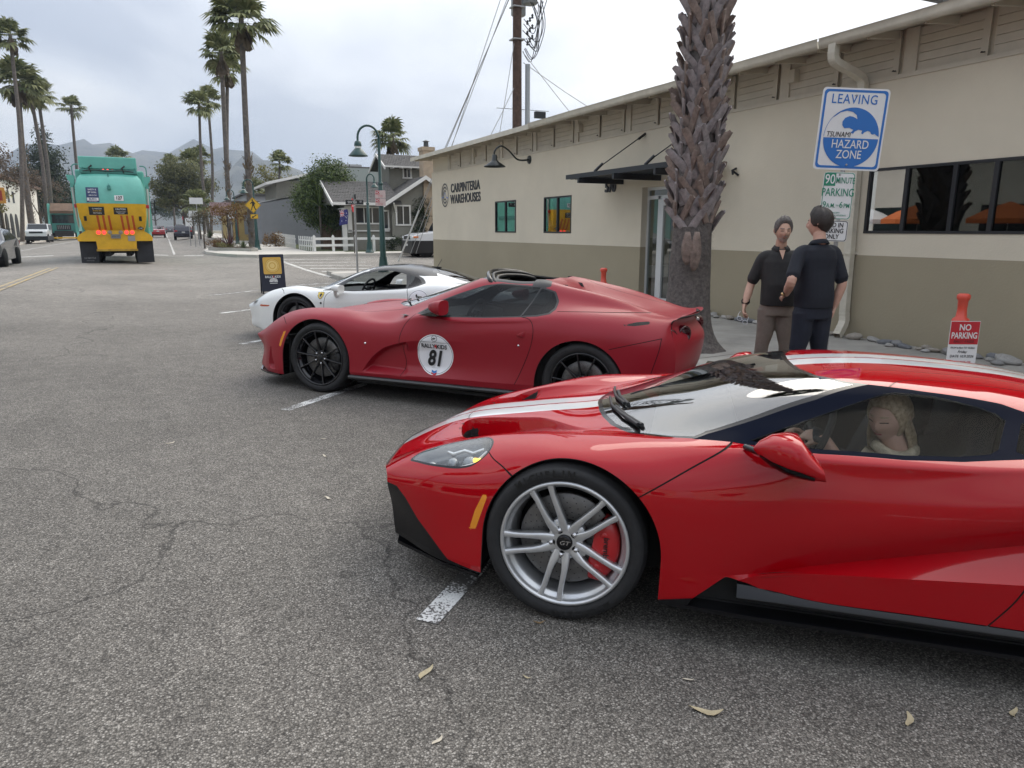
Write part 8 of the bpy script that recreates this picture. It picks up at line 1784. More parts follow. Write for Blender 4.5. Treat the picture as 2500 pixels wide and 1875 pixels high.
def build_812():
 root=car_root('open_sports_car',(1.2574,7.1261,-.0023),46.5,.975,'satin red open two-seat sports car with black wheels and round number 81 sticker')
 def st(x,c,r):return[(x,c[0],c[1])]if 0 else None
 S=[[(-1.10,0,.455),(-1.095,.20,.455),(-1.08,.40,.455),(-1.055,.55,.455),(-1.00,.665,.485),(-.965,.705,.485),(-.935,.71,.44),(-.895,.70,.36),(-.90,.71,.26),(-.915,.715,.17),(-.90,.70,.14)],[(-.93,0,.560),(-.93,.20,.557),(-.925,.40,.550),(-.91,.55,.540),(-.875,.665,.560),(-.835,.765,.525),(-.815,.795,.45),(-.80,.79,.36),(-.80,.80,.27),(-.80,.81,.17),(-.79,.80,.14)],[(-.73,0,.655),(-.73,.20,.650),(-.73,.42,.636),(-.73,.58,.622),(-.715,.70,.652),(-.70,.825,.605),(-.69,.875,.50),(-.685,.885,.38),(-.685,.89,.27),(-.68,.895,.17),(-.68,.885,.14)],[(-.50,0,.728),(-.50,.20,.722),(-.50,.43,.705),(-.50,.60,.698),(-.50,.72,.760),(-.49,.87,.705),(-.485,.945,.585),(-.48,.962,.41),(-.48,.965,.28),(-.48,.965,.18),(-.48,.955,.14)],[(-.25,0,.785),(-.25,.20,.778),(-.25,.44,.758),(-.25,.61,.748),(-.25,.725,.816),(-.25,.880,.778),(-.25,.968,.675),(-.25,.985,.45),(-.25,.98,.30),(-.25,.975,.20),(-.25,.965,.16)],[(.0,0,.830),(.0,.21,.822),(.0,.45,.800),(.0,.62,.785),(.0,.735,.834),(.0,.888,.798),(.0,.977,.710),(.0,.987,.50),(.0,.982,.32),(.0,.975,.24),(.0,.965,.19)],[(.22,0,.866),(.22,.22,.857),(.22,.45,.834),(.22,.635,.812),(.22,.755,.832),(.22,.895,.790),(.22,.975,.690),(.22,.985,.50),(.22,.980,.33),(.22,.978,.245),(.22,.965,.20)],[(.42,0,.890),(.42,.24,.882),(.42,.47,.858),(.42,.655,.826),(.42,.790,.798),(.42,.905,.758),(.42,.970,.670),(.42,.982,.50),(.42,.978,.33),(.42,.980,.248),(.42,.965,.20)],[(.62,0,.925),(.62,.26,.914),(.62,.50,.882),(.62,.68,.838),(.62,.825,.774),(.62,.91,.742),(.62,.965,.660),(.62,.978,.51),(.62,.975,.34),(.62,.980,.255),(.62,.965,.20)],[(.85,0,1.000),(.85,.29,.985),(.85,.575,.918),(.85,.71,.848),(.85,.855,.786),(.85,.918,.748),(.85,.960,.665),(.85,.972,.53),(.85,.970,.36),(.85,.980,.265),(.85,.965,.20)],[(1.10,0,1.085),(1.10,.31,1.068),(1.10,.615,1.000),(1.10,.77,.920),(1.10,.908,.856),(1.10,.938,.800),(1.10,.960,.690),(1.10,.968,.55),(1.10,.965,.38),(1.10,.980,.275),(1.10,.965,.20)],[(1.40,0,1.188),(1.40,.31,1.172),(1.40,.605,1.118),(1.40,.765,.985),(1.40,.922,.850),(1.40,.945,.805),(1.40,.965,.705),(1.40,.962,.56),(1.40,.958,.39),(1.40,.980,.285),(1.40,.965,.20)],[(1.65,0,1.248),(1.65,.30,1.235),(1.65,.590,1.192),(1.65,.755,1.020),(1.65,.928,.864),(1.65,.950,.815),(1.65,.968,.73),(1.65,.962,.58),(1.65,.956,.41),(1.65,.980,.292),(1.65,.965,.20)],[(1.95,0,1.245),(1.95,.30,1.232),(1.95,.578,1.185),(1.95,.75,1.030),(1.95,.928,.890),(1.95,.953,.838),(1.95,.972,.765),(1.95,.966,.62),(1.95,.958,.44),(1.95,.980,.300),(1.95,.965,.20)],[(2.20,0,1.215),(2.20,.30,1.208),(2.20,.575,1.206),(2.20,.735,1.050),(2.20,.918,.918),(2.20,.955,.865),(2.20,.980,.79),(2.20,.980,.66),(2.20,.972,.48),(2.20,.980,.310),(2.20,.965,.20)],[(2.42,0,1.075),(2.42,.30,1.085),(2.42,.570,1.180),(2.42,.715,1.066),(2.42,.868,.972),(2.42,.950,.905),(2.42,.985,.81),(2.42,.992,.70),(2.42,.985,.50),(2.42,.98,.32),(2.42,.965,.20)],[(2.70,0,1.000),(2.70,.29,1.012),(2.70,.560,1.132),(2.70,.685,1.046),(2.70,.800,.992),(2.70,.918,.930),(2.70,.982,.82),(2.70,.995,.71),(2.70,.99,.50),(2.70,.98,.32),(2.70,.965,.20)],[(3.00,0,.948),(3.00,.28,.958),(3.00,.545,1.058),(3.00,.660,1.010),(3.00,.770,.985),(3.00,.885,.930),(3.00,.960,.82),(3.00,.975,.70),(3.00,.970,.50),(3.00,.96,.34),(3.00,.94,.22)],[(3.24,0,.918),(3.24,.27,.925),(3.24,.520,.985),(3.24,.640,.970),(3.24,.740,.958),(3.24,.835,.902),(3.24,.905,.80),(3.24,.925,.68),(3.24,.92,.50),(3.24,.91,.36),(3.24,.89,.24)],[(3.42,0,.930),(3.42,.26,.934),(3.42,.490,.955),(3.40,.600,.958),(3.38,.705,.948),(3.36,.790,.890),(3.36,.850,.79),(3.36,.865,.67),(3.36,.860,.50),(3.35,.850,.38),(3.34,.83,.26)],[(3.555,0,.985),(3.55,.24,.985),(3.525,.450,.985),(3.49,.565,.980),(3.44,.660,.962),(3.40,.735,.895),(3.43,.770,.79),(3.46,.770,.67),(3.46,.760,.50),(3.45,.750,.40),(3.42,.74,.28)],]
 net=np.array(S);sk=Skin()
 for a,b in((0,9),(9,10)):sk.add(*strip_mesh(net[:,a:b+1],.02))
 e=net[0];F=[]
 for j in(4,3,2,1,0):
  q=e[j];f_=j/4
  F.append([(q[0]+(e[k][0]-e[4][0])*(.4+.6*f_),q[1]*(1+(e[k][1]/e[4][1]-1)*f_),q[2]+(e[k][2]-e[4][2]))for k in range(4,11)])
 sk.add(*strip_mesh(np.array(F),.03),label='fascia')
 # tail: lip, recess with the lamps, bulge, diffuser
 prof=[(0,.985),(-.045,.955),(-.065,.905),(-.03,.850),(.03,.79),(.045,.72),(.035,.62),(.01,.50),(-.03,.40),(-.07,.29)]
 rows=[]
 for t in range(6):
  f_=t/5;row=[]
  for(dx,z)in prof:
   i=3 if z>.97 else 0
   edge=np.array([np.interp(z,net[-1][::-1,2],net[-1][::-1,0]),np.interp(z,net[-1][::-1,2],net[-1][::-1,1])])
   x=edge[0]+(3.555+dx-edge[0])*math.sin(f_*math.pi/2)**.9;y=edge[1]*(1-f_)
   row.append((x,y,z))
  rows.append(row)
 sk.add(*strip_mesh(np.array(rows),.03),label='tail')
 if 'DUMP812' in globals():np.savez(DUMP812,V=sk.V,T=sk.T)
 B=('body',)
 for cx,r,cz in((-.035,.400,.335),(2.675,.400,.345)):
  sk.relabel(disc(cx,cz,r),'hole',B,up_to(y0=.62,z1=.80))
  sk.relabel(lambda V,cx=cx,r=r:np.maximum(np.abs(V[:,0]-cx)-r,V[:,2]-.335),'hole',B,up_to(y0=.62,z1=.80))
  # scoop behind the front wheel, hollowed out of the side
 sc_=[(.492,.235),(.50,.262),(.610,.409),(.700,.485),(.774,.531),(.903,.574),(1.0,.60),(1.20,.625),(1.50,.64),(1.80,.60),(1.80,.36),(1.60,.30),(1.2,.268),(.9,.25)]
 sf=sdf(sc_,n=2);sk.relabel(sf,'scoop',B,up_to(y0=.7))
 edge=pline([(.49,.24),(.505,.266),(.610,.409),(.700,.485),(.774,.531),(.903,.574),(1.0,.60)],0)
 for _o in(.010,.022):sk.split(lambda V:edge(V)-_o,('scoop',))
 def sd_(V,N):
  d=edge(V);inn=np.clip(-sf(V),0,1);fade=np.clip((1.75-V[:,0])/1.1,0,1);fade=fade*fade*(3-2*fade)
  bot=np.clip((V[:,2]-.262)/.06,0,1);rear=np.clip(inn/.10,0,1)
  wall=np.clip(np.minimum(d,inn*1.5)/.024,0,1)**.8;upper=np.where(V[:,0]>.98,rear,1)
  V=V.copy();V[:,1]-=np.sign(V[:,1])*.070*fade*wall*bot*upper;return V
 sk.move(('scoop',),sd_);sk.renormal(('scoop',))
 # open roof, screen, side windows
 sk.relabel(sdf([(1.475,0),(1.49,.20),(1.56,.40),(1.63,.505),(1.72,.545),(2.10,.56),(2.17,.50),(2.17,0),(2.17,-.1),(1.475,-.1)],(0,1)),'opening',B,up_to(z0=1.0))
 ws=[(.50,0),(.53,.20),(.60,.40),(.72,.55),(.84,.63),(.93,.62),(1.10,.595),(1.30,.575),(1.48,.535),(1.52,.50),(1.47,.36),(1.42,.18),(1.41,0),(1.41,-.1),(.50,-.1)]
 sk.relabel(sdf(ws,(0,1)),'screen',B,up_to(z0=.8))
 sk.relabel(lambda V:np.minimum(sdf(ws,(0,1))(V)+.02,1),'screen_glass',('screen',))
 # header frame around the opening is dark; side glass in side view
 sk.relabel(sdf([(1.40,-.1),(1.42,.20),(1.50,.42),(1.58,.53),(1.70,.60),(2.12,.60),(2.12,.52),(1.70,.50),(1.55,.33),(1.48,0),(1.48,-.1)],(0,1)),'header',B,up_to(z0=1.0))
 win=[(1.08,.868),(1.354,.858),(1.755,.880),(2.10,.912),(2.19,1.155),(1.98,1.158),(1.80,1.162),(1.66,1.140),(1.404,1.052),(1.218,.973)]
 qw=[(2.115,.914),(2.25,.930),(2.35,.955),(2.385,.995),(2.380,1.045),(2.33,1.120),(2.205,1.148)]
 wm=up_to(y0=.56,z0=.83)
 sk.relabel(sdf([(1.04,.858),(1.354,.849),(1.755,.871),(2.11,.902),(2.26,.918),(2.37,.945),(2.405,.985),(2.40,1.05),(2.345,1.128),(2.28,1.145),(2.19,1.165),(1.80,1.172),(1.64,1.146),(1.404,1.062),(1.21,.98)]),'wtrim',B+('header','opening'),wm)
 sk.relabel(sdf(win),'side_glass',('wtrim',),wm);sk.relabel(sdf(qw),'quarter_glass',('wtrim',),wm)
 # roll hoop caps in black
 sk.relabel(sdf([(2.10,.50),(2.10,.64),(2.20,.66),(2.285,.63),(2.26,.52),(2.20,.46)],(0,1)),'cap',B+('header','opening'),up_to(z0=1.08))
 # headlamps, front amber marker, corner vent, rear side outlet, lamps
 hl=[(-.93,.60),(-.90,.54),(-.80,.545),(-.66,.585),(-.52,.625),(-.475,.655),(-.50,.715),(-.60,.73),(-.74,.715),(-.86,.67)]
 sk.relabel(sdf(hl,(0,1),n=4),'lamp',B,up_to(y0=.45,z0=.45))
 sk.relabel(sdf([(-.488,.431),(-.462,.425),(-.391,.590),(-.425,.578),(-.465,.50)]),'amber',B,up_to(y0=.6))
 cv=sdf([(-.66,.19),(-.55,.185),(-.60,.30),(-.625,.42),(-.66,.30)],n=3);sk.relabel(cv,'corner_vent',B,up_to(y0=.6))
 sk.move(('corner_vent',),lambda V,N:V-N*(.045*np.clip(-cv(V)/.03,0,1)[:,None]));sk.renormal(('corner_vent',))
 sk.relabel(sdf([(3.02,.895),(3.12,.925),(3.22,.935),(3.235,.925),(3.225,.912),(3.12,.895)]),'outlet',B,up_to(y0=.6,z0=.85))
 # shut lines
 gm=up_to(y0=.55)
 for g in([(1.03,.855),(.98,.79),(.945,.736),(.910,.614),(.927,.509),(.960,.384),(.928,.262)],[(2.11,.905),(2.199,.919-.03),(2.244,.821),(2.245,.724),(2.210,.589),(2.127,.381),(2.09,.30)],[(2.93,.690),(3.122,.745),(3.345,.803)],[(3.345,.803),(3.335,.70),(3.29,.52),(3.25,.36)],[(-.51,.715),(-.46,.70),(-.40,.66)]):
  gap(sk,g,.006,only=B+('scoop',),mask=gm)
 gap(sk,[(.84,.64),(.60,.66),(.42,.69),(.10,.70),(-.30,.67),(-.48,.66)],.005,(0,1),mask=up_to(z0=.6))
 gap(sk,[(2.30,.52),(2.38,.49),(2.7,.46),(3.0,.46),(3.25,.5)],.004,(0,1),mask=up_to(z0=.85));gap(sk,[(2.43,.97),(2.80,.985),(3.20,.992)],.004,mask=up_to(y0=.6,z0=.9))
 # round number sticker on the near door
 stc=lambda V:np.where(V[:,1]<-.5,np.sqrt((V[:,0]-1.278)**2+(V[:,2]-.495)**2)-.192,1.)
 sk.relabel(stc,'sticker',B+('scoop',));rg=lambda V:np.where(V[:,1]<-.5,np.sqrt((V[:,0]-1.278)**2+(V[:,2]-.495)**2),1.)
 sk.split(lambda V:rg(V)-.181,('sticker',));sk.relabel(lambda V:np.abs(rg(V)-.181)-.002,'ring',('sticker',))
 sk.obj(('body','fascia','tail','scoop'),'body',[M_satin_red,M_under],root,thick=.012)
 sk.move(('gap',),lambda V,N:V-N*.004);sk.obj(('gap',),'shut_line',M_dark,root,kind='stuff')
 sk.obj(('screen',),'windscreen_frit',M_black_gloss,root);sk.obj(('screen_glass',),'windscreen',M_glass_clear,root)
 sk.obj(('header',),'header_frame',[M_black_gloss,M_under],root,thick=.03)
 for sd in(-1,1):
  sk.obj(('wtrim',),'window_trim',M_black_satin,root,side=sd);sk.obj(('side_glass',),'side_window',M_glass_dark,root,side=sd);sk.obj(('quarter_glass',),'quarter_window',M_glass_dark,root,side=sd)
  sk.obj(('cap',),'roll_hoop_cap',[M_black_satin,M_under],root,side=sd,thick=.03);lens=sk.obj(('lamp',),'headlight',M_lens,root,side=sd)
  b=MB();b.prism([(x,y*sd)for x,y in hl],.42,.47,'XY');b.build('lamp_bowl',M_lamp_in,lens)
  for(x,y,z)in((-.60,.66,.67),(-.70,.645,.615)):
   b=MB();b.lathe([(.03,-.01),(.028,.004),(.015,.012),(0,.014)],n=14);b.build('projector_lens',M_chrome,lens,(x,y*sd,z),(0,R(-40),0))
  sk.obj(('amber',),'side_marker',M_amber,root,side=sd);sk.obj(('corner_vent',),'corner_vent',M_satin_red,root,side=sd);sk.obj(('outlet',),'side_outlet',M_mesh,root,side=sd)
  # sticker lettering laid on the door
 s_=mat('sticker white vinyl',(.80,.80,.82),.35)
 sk.move(('sticker','ring'),lambda V,N:V+N*.0012);stk=sk.obj(('sticker',),'number_sticker',s_,root);sk.obj(('ring',),'sticker_ring',M_black_print,stk)
 def put(t,size,m,x,z,**k):return drape(text(t,size,m,root,(x,-1,z),ext=0,**k),sk,-1,.003)
 put('81',.20,M_black_print,1.278,.455,sx=.80,bold=.035,shear=.22,name='sticker_number')
 put('RALLY',.056,M_black_print,1.212,.572,sx=.92,bold=.022,name='sticker_lettering');put('4',.056,M_red_print,1.288,.572,bold=.022,name='sticker_lettering');put('KIDS',.056,M_black_print,1.350,.572,sx=.92,bold=.022,shear=.1,name='sticker_lettering')
 put('UNITED BOYS & GIRLS CLUBS OF SANTA BARBARA COUNTY',.0115,M_black_print,1.278,.612,name='sticker_small_print')
 put('Presented by',.012,mat('grey print',(.35,.35,.36),.5),1.278,.372,name='sticker_small_print')
 mb_,mr_=mat('blue print',(.03,.20,.52),.4),mat('red chevron print',(.55,.03,.05),.4)
 for(zz,m_)in((.352,mb_),(.330,mr_)):
  b=MB();b.add([(x,0,z)for x,z in((1.251,zz),(1.278,zz-.012),(1.305,zz),(1.305,zz-.020),(1.278,zz-.032),(1.251,zz-.020))],[(0,1,2,3,4,5)]);drape(b.build('sticker_emblem',m_,root,fix=False),sk,-1,.003)
 pts=[(1.278+.030*math.cos(a),0,.648+.030*math.sin(a))for a in[i*math.pi/12 for i in range(24)]];pin=[(1.278+.026*math.cos(a),0,.648+.026*math.sin(a))for a in[i*math.pi/12 for i in range(24)]]
 b=MB();b.add(pts+pin,[(i,(i+1)%24,24+(i+1)%24,24+i)for i in range(24)])
 for o_ in(-.010,0,.010):b.add([(1.262+o_,0,.640),(1.280+o_,0,.658),(1.284+o_,0,.654),(1.266+o_,0,.636)],[(0,1,2,3)])
 drape(b.build('sticker_emblem',M_black_print,root,fix=False),sk,-1,.003)
 for sd in(-1,1):
 # door mirror
  rows=[]
  for(x,zc,hz,yc,hy)in((1.262,.952,.005,1.06,.006),(1.29,.954,.030,1.065,.05),(1.335,.953,.050,1.075,.085),(1.39,.952,.064,1.085,.100),(1.43,.952,.067,1.09,.103)):
   rows.append([(x,sd*(yc+hy*math.copysign(abs(math.cos(a))**.6,math.cos(a))),zc+hz*math.copysign(abs(math.sin(a))**.6,math.sin(a)))for a in[2*math.pi*j/18 for j in range(18)]])
  b=MB();b.grid(rows,closed=True);b.add(rows[-1],[tuple(range(18))]);mir=b.build('door_mirror',M_satin_red,root);weld_smooth(mir,50)
  b=MB();b.prism([(1.16,.864),(1.34,.864),(1.40,.892),(1.29,.902)],min(sd*.90,sd*1.06),max(sd*.90,sd*1.06));b.build('mirror_arm',M_carbon,mir)
  # door handle, filler badge, side camera dots
  b=MB();b.grid([[(2.085,sd*.972,.742),(2.085,sd*.972,.742),(2.085,sd*.972,.742)],[(2.12,sd*.985,.730),(2.115,sd*1.0,.748),(2.13,sd*.985,.768)],[(2.165,sd*.985,.728),(2.155,sd*1.012,.752),(2.168,sd*.985,.786)],[(2.175,sd*.965,.728),(2.178,sd*.968,.752),(2.178,sd*.965,.786)]]);b.build('door_handle',M_satin_red,root)
  b=MB();b.lathe([(0,.012),(.010,.011),(.012,0)],axis='Y',n=12);b.build('side_indicator',M_chrome,root,(.545,.976*sd-(.006 if sd>0 else-.006)*0,.545),(0,0,math.pi if sd<0 else 0))
  b=MB();b.lathe([(0,.006),(.009,.005),(.010,0)],axis='Y',n=12);b.build('door_lock',M_chrome,root,(2.115,.975*sd,.655),(0,0,math.pi if sd<0 else 0))
  # black sill blade and front lip
  b=MB();rows=[]
  for i in range(15):
   t=i/14;x=.36+t*1.86;rows.append([(x,sd*y,z)for y,z in((.94,.225+.025*t),(.975,.222+.028*t),(1.005,.205+.03*t),(1.005,.185+.03*t),(.95,.165+.03*t))])
  b.grid(rows);b.build('side_skirt',M_carbon,root)
  b=MB();b.prism([(x,y*sd)for x,y in[(-1.02,0),(-1.0,.4),(-.96,.66),(-.86,.80),(-.70,.90),(-.50,.955),(-.50,.7),(-.8,.5),(-.85,0)]],.118,.136,'XY');b.build('front_splitter',M_carbon,root)
  # round tail lamps
  for(x,y,z)in((3.385,.725,.790),(3.475,.545,.815)):
   b=MB();b.lathe([(.075,-.07),(.080,.0),(.074,.006),(.060,-.004),(.052,-.02),(.0,-.03)],axis='X',n=28);o=b.build('tail_lamp',[mat('smoked red lamp',(.05,.002,.006),.12,coat=.8)],root,(x+.02,y*sd,z),(0,R(4),sd*R(34)))
   b=MB();b.lathe([(0,-.018),(.035,-.020),(.045,-.026)],axis='X',n=20);b.build('lamp_lens',mat('dark lamp lens',(.16,.10,.12),.08,metal=.7),o)
 b=MB();b.box(3.50,3.52,-.26,.26,.50,.66);o=b.build('number_plate',mat('plate white',(.6,.6,.6),.4),root,(.05,0,-.02),(0,R(8),0))
 b=MB();b.box(3.40,3.62,-.62,.62,.27,.33);b.box(3.60,3.68,-.66,.66,.40,.425);b.build('diffuser',M_carbon,root)
 b=MB();b.add([(3.42,-.30,.952),(3.455,-.30,.964),(3.455,-.245,.964),(3.42,-.245,.952)],[(0,1,2,3)]);b.build('high_brake_lamp',mat('pale lamp strip',(.8,.6,.6),.3),root)
 # thick rubber seal standing round the roof opening behind the header
 sl=[(1.70,.60,1.155),(1.665,.585,1.192),(1.615,.50,1.225),(1.555,.36,1.247),(1.51,.18,1.256),(1.495,0,1.26)]
 for dx,dz,r_ in((0,.0,.022),(.05,-.012,.018),(.09,-.045,.020)):
  b=MB();b.tube([Vector((x+dx,y,z+dz))for x,y,z in cr_pts(sl,5)]+[Vector((x+dx,-y,z+dz))for x,y,z in cr_pts(sl,5)[::-1][1:]],r_,8);b.build('roof_seal',M_black_gloss if dx==0 else M_black_satin,root)
  # wipers and cowl
 b=MB();b.tube([(.58,-.15,.925),(.66,-.35,.93),(.80,-.56,.925)],.010,6);b.build('wiper',M_black_satin,root)
 b=MB();b.tube([(.56,.12,.925),(.60,-.06,.94),(.76,-.36,.985)],.010,6);b.build('wiper',M_black_satin,root)
 st_=dict(kind='star',n=10,hw=.0078,metal=mat('gloss black alloy',(.008,.008,.010),.18,coat=.4),cap=M_black_satin,cal=mat('black caliper',(.012,.012,.013),.4),cal_a=-math.pi*.55,lug=.5)
 for(x,sd,w,rt)in((0,-1,.275,.35),(0,1,.275,.35),(2.70,-1,.315,.362),(2.70,1,.315,.362)):
  wh=make_wheel(root,(x,.972*sd,rt),st_,rt,.276,w,side=sd,spin=R(10),detail=sd<0)
  if sd<0:
   for a in(0,math.pi):arc_text('MICHELIN',.318,.038,M_rubber_mark,wh,(-R(95)if x==0 else-R(50))+a,.0075,bold=.03)
 underbody(root,-.85,3.40,.97,(0,2.70),.15,.42)
 cabin(root,dash=(1.20,.80),seats=((2.02,.37),),belt=.86,wheel=(1.42,.83),floor=.22,back=2.42,width=.84,seat_top=1.12)
 return root
 # ------------------------------------------------------------------ white mid-engined coupe with a black roof
M_white=mat('white paint',(.74,.75,.73),.3,coat=1.,coat_rough=.03)
def build_458():
 root=car_root('white_sports_car',(1.5996,10.6457,-.016),42,.955,'white sports coupe with black roof and yellow shield badge on its fender')
 S=[[(-1.16,0,.44),(-1.15,.20,.44),(-1.135,.38,.445),(-1.10,.50,.453),(-1.02,.63,.475),(-.985,.68,.455),(-.955,.70,.40),(-.93,.71,.32),(-.915,.73,.24),(-.90,.74,.19),(-.88,.73,.16)],[(-.93,0,.560),(-.93,.20,.557),(-.925,.40,.550),(-.90,.55,.550),(-.83,.70,.565),(-.785,.785,.52),(-.765,.815,.43),(-.755,.825,.33),(-.745,.835,.24),(-.735,.835,.18),(-.725,.82,.15)],[(-.62,0,.680),(-.62,.20,.675),(-.62,.42,.655),(-.61,.59,.650),(-.60,.74,.688),(-.585,.865,.625),(-.575,.910,.50),(-.57,.922,.36),(-.57,.925,.25),(-.57,.92,.17),(-.57,.91,.14)],[(-.36,0,.735),(-.36,.20,.728),(-.36,.42,.706),(-.36,.60,.704),(-.35,.765,.765),(-.35,.888,.705),(-.345,.947,.58),(-.34,.96,.40),(-.34,.96,.27),(-.34,.955,.18),(-.34,.945,.14)],[(-.10,0,.770),(-.10,.20,.762),(-.10,.43,.742),(-.10,.61,.738),(-.10,.775,.806),(-.10,.893,.766),(-.10,.958,.68),(-.10,.967,.46),(-.10,.965,.30),(-.10,.96,.20),(-.10,.95,.15)],[(.12,0,.812),(.12,.22,.802),(.12,.46,.775),(.12,.64,.755),(.12,.785,.808),(.12,.900,.77),(.12,.962,.69),(.12,.968,.47),(.12,.965,.31),(.12,.96,.21),(.12,.95,.16)],[(.32,0,.905),(.32,.25,.892),(.32,.53,.842),(.32,.69,.785),(.32,.815,.788),(.32,.905,.748),(.32,.957,.65),(.32,.963,.48),(.32,.955,.33),(.32,.957,.22),(.32,.945,.18)],[(.55,0,1.005),(.55,.28,.990),(.55,.605,.905),(.55,.745,.832),(.55,.870,.784),(.55,.922,.742),(.55,.956,.63),(.55,.957,.48),(.55,.945,.33),(.55,.957,.22),(.55,.945,.18)],[(.80,0,1.095),(.80,.28,1.080),(.80,.605,1.020),(.80,.765,.905),(.80,.900,.785),(.80,.934,.738),(.80,.955,.62),(.80,.948,.48),(.80,.935,.34),(.80,.957,.22),(.80,.945,.18)],[(1.10,0,1.158),(1.10,.28,1.145),(1.10,.580,1.098),(1.10,.760,.95),(1.10,.908,.803),(1.10,.940,.746),(1.10,.952,.62),(1.10,.938,.48),(1.10,.925,.35),(1.10,.957,.22),(1.10,.945,.18)],[(1.42,0,1.176),(1.42,.28,1.163),(1.42,.565,1.118),(1.42,.75,.966),(1.42,.907,.833),(1.42,.942,.768),(1.42,.950,.64),(1.42,.932,.50),(1.42,.92,.36),(1.42,.957,.23),(1.42,.945,.18)],[(1.75,0,1.145),(1.75,.27,1.132),(1.75,.545,1.080),(1.75,.735,.968),(1.75,.895,.872),(1.75,.945,.805),(1.75,.955,.69),(1.75,.94,.56),(1.75,.93,.40),(1.75,.957,.24),(1.75,.945,.18)],[(2.05,0,1.095),(2.05,.26,1.082),(2.05,.52,1.025),(2.05,.70,.968),(2.05,.84,.950),(2.05,.935,.88),(2.05,.966,.76),(2.05,.963,.62),(2.05,.955,.44),(2.05,.957,.25),(2.05,.945,.18)],[(2.45,0,1.000),(2.45,.25,.990),(2.45,.48,.955),(2.45,.68,.962),(2.45,.81,.960),(2.45,.93,.90),(2.45,.970,.77),(2.45,.968,.62),(2.45,.96,.44),(2.45,.95,.26),(2.45,.94,.18)],[(2.85,0,.935),(2.85,.25,.928),(2.85,.46,.915),(2.85,.66,.930),(2.85,.79,.925),(2.85,.91,.87),(2.85,.960,.75),(2.85,.962,.60),(2.85,.955,.44),(2.85,.94,.28),(2.85,.93,.20)],[(3.20,0,.905),(3.20,.25,.90),(3.20,.46,.89),(3.20,.62,.89),(3.20,.73,.88),(3.20,.83,.83),(3.20,.88,.72),(3.20,.89,.58),(3.20,.88,.44),(3.20,.86,.30),(3.20,.85,.22)],[(3.40,0,.90),(3.40,.25,.895),(3.39,.42,.885),(3.37,.56,.88),(3.34,.66,.87),(3.32,.74,.82),(3.32,.78,.72),(3.32,.79,.58),(3.32,.78,.44),(3.32,.77,.32),(3.30,.76,.24)],]
 net=np.array(S);sk=Skin()
 for a,b in((0,8),(8,10)):sk.add(*strip_mesh(net[:,a:b+1],.024))
 e=net[0];F=[]
 for j in(4,3,2,1,0):
  q=e[j];f_=j/4
  F.append([(q[0]+(e[k][0]-e[4][0])*(.4+.6*f_),q[1]*(1+(e[k][1]/e[4][1]-1)*f_),q[2]+(e[k][2]-e[4][2]))for k in range(4,11)])
 sk.add(*strip_mesh(np.array(F),.04),label='fascia')
 e=net[-1];F=[[(e[k][0]+(3.46-e[k][0])*math.sin(t*math.pi/2),e[k][1]*(1-t),e[k][2])for k in range(4,11)]for t in(0,.25,.5,.75,1)]
 sk.add(*strip_mesh(np.array(F),.05),label='tail')
 B=('body',)
 for cx,r,cz in((0.0,.385,.335),(2.65,.39,.345)):
  sk.relabel(disc(cx,cz,r),'hole',B,up_to(y0=.6,z1=.82));sk.relabel(lambda V,cx=cx,r=r:np.maximum(np.abs(V[:,0]-cx)-r,V[:,2]-.335),'hole',B,up_to(y0=.6,z1=.82))
 ws=[(.09,0),(.11,.20),(.18,.42),(.28,.58),(.37,.655),(.50,.655),(.70,.62),(.95,.575),(1.06,.54),(1.00,.40),(.96,.20),(.95,0),(.95,-.1),(.09,-.1)]
 sk.relabel(sdf(ws,(0,1)),'screen_glass',B,up_to(z0=.72))
 sk.relabel(lambda V:np.minimum(np.minimum(sdf([(.36,.648),(.30,.60),(.95,.50),(1.9,.42),(2.05,.36),(2.10,-.1),(.90,-.1),(.90,.3),(1.0,.45),(.6,.55)],(0,1))(V),sdf([(.86,0),(.90,.42),(1.0,.60),(1.3,.66),(1.60,.66),(1.85,.60),(2.02,.50),(1.95,.38),(1.80,.30),(1.78,0),(1.78,-.1),(.86,-.1)],(0,1))(V)),1),'roof',B,up_to(z0=.93))
 wm=up_to(y0=.50,z0=.77)
 sk.relabel(sdf([(.40,.772),(.62,.783),(.90,.79),(1.20,.812),(1.60,.852),(1.76,.872),(1.88,.91),(1.96,.945),(1.86,1.01),(1.70,1.068),(1.55,1.10),(1.30,1.118),(1.12,1.10),(.92,1.05),(.70,.95),(.50,.845)]),'wtrim',B+('roof',),wm)
 sk.relabel(sdf([(.62,.797),(.90,.803),(1.20,.825),(1.60,.866),(1.70,.88),(1.60,1.05),(1.45,1.082),(1.28,1.092),(1.14,1.078),(.94,1.02),(.76,.93)]),'side_glass',('wtrim',),wm)
 sk.relabel(sdf([(1.73,.89),(1.86,.925),(1.90,.945),(1.80,1.01),(1.66,1.048)]),'quarter_glass',('wtrim',),wm)
 sk.relabel(sdf([(1.84,0),(1.86,.30),(1.90,.40),(2.40,.37),(2.46,.30),(2.48,0),(2.48,-.1),(1.84,-.1)],(0,1)),'engine_glass',B+('roof',),up_to(z0=.9))
 hl=[(-.90,.655),(-.86,.63),(-.70,.64),(-.52,.66),(-.38,.69),(-.30,.735),(-.36,.775),(-.52,.775),(-.68,.755),(-.82,.715)]
 sk.relabel(sdf(hl,(0,1),n=3),'lamp',B,up_to(y0=.5,z0=.5))
 sk.relabel(sdf([(-.645,.487),(-.47,.497),(-.462,.506),(-.47,.518),(-.645,.513),(-.652,.50)],n=2),'amber',B,up_to(y0=.6))
 gm=up_to(y0=.55)
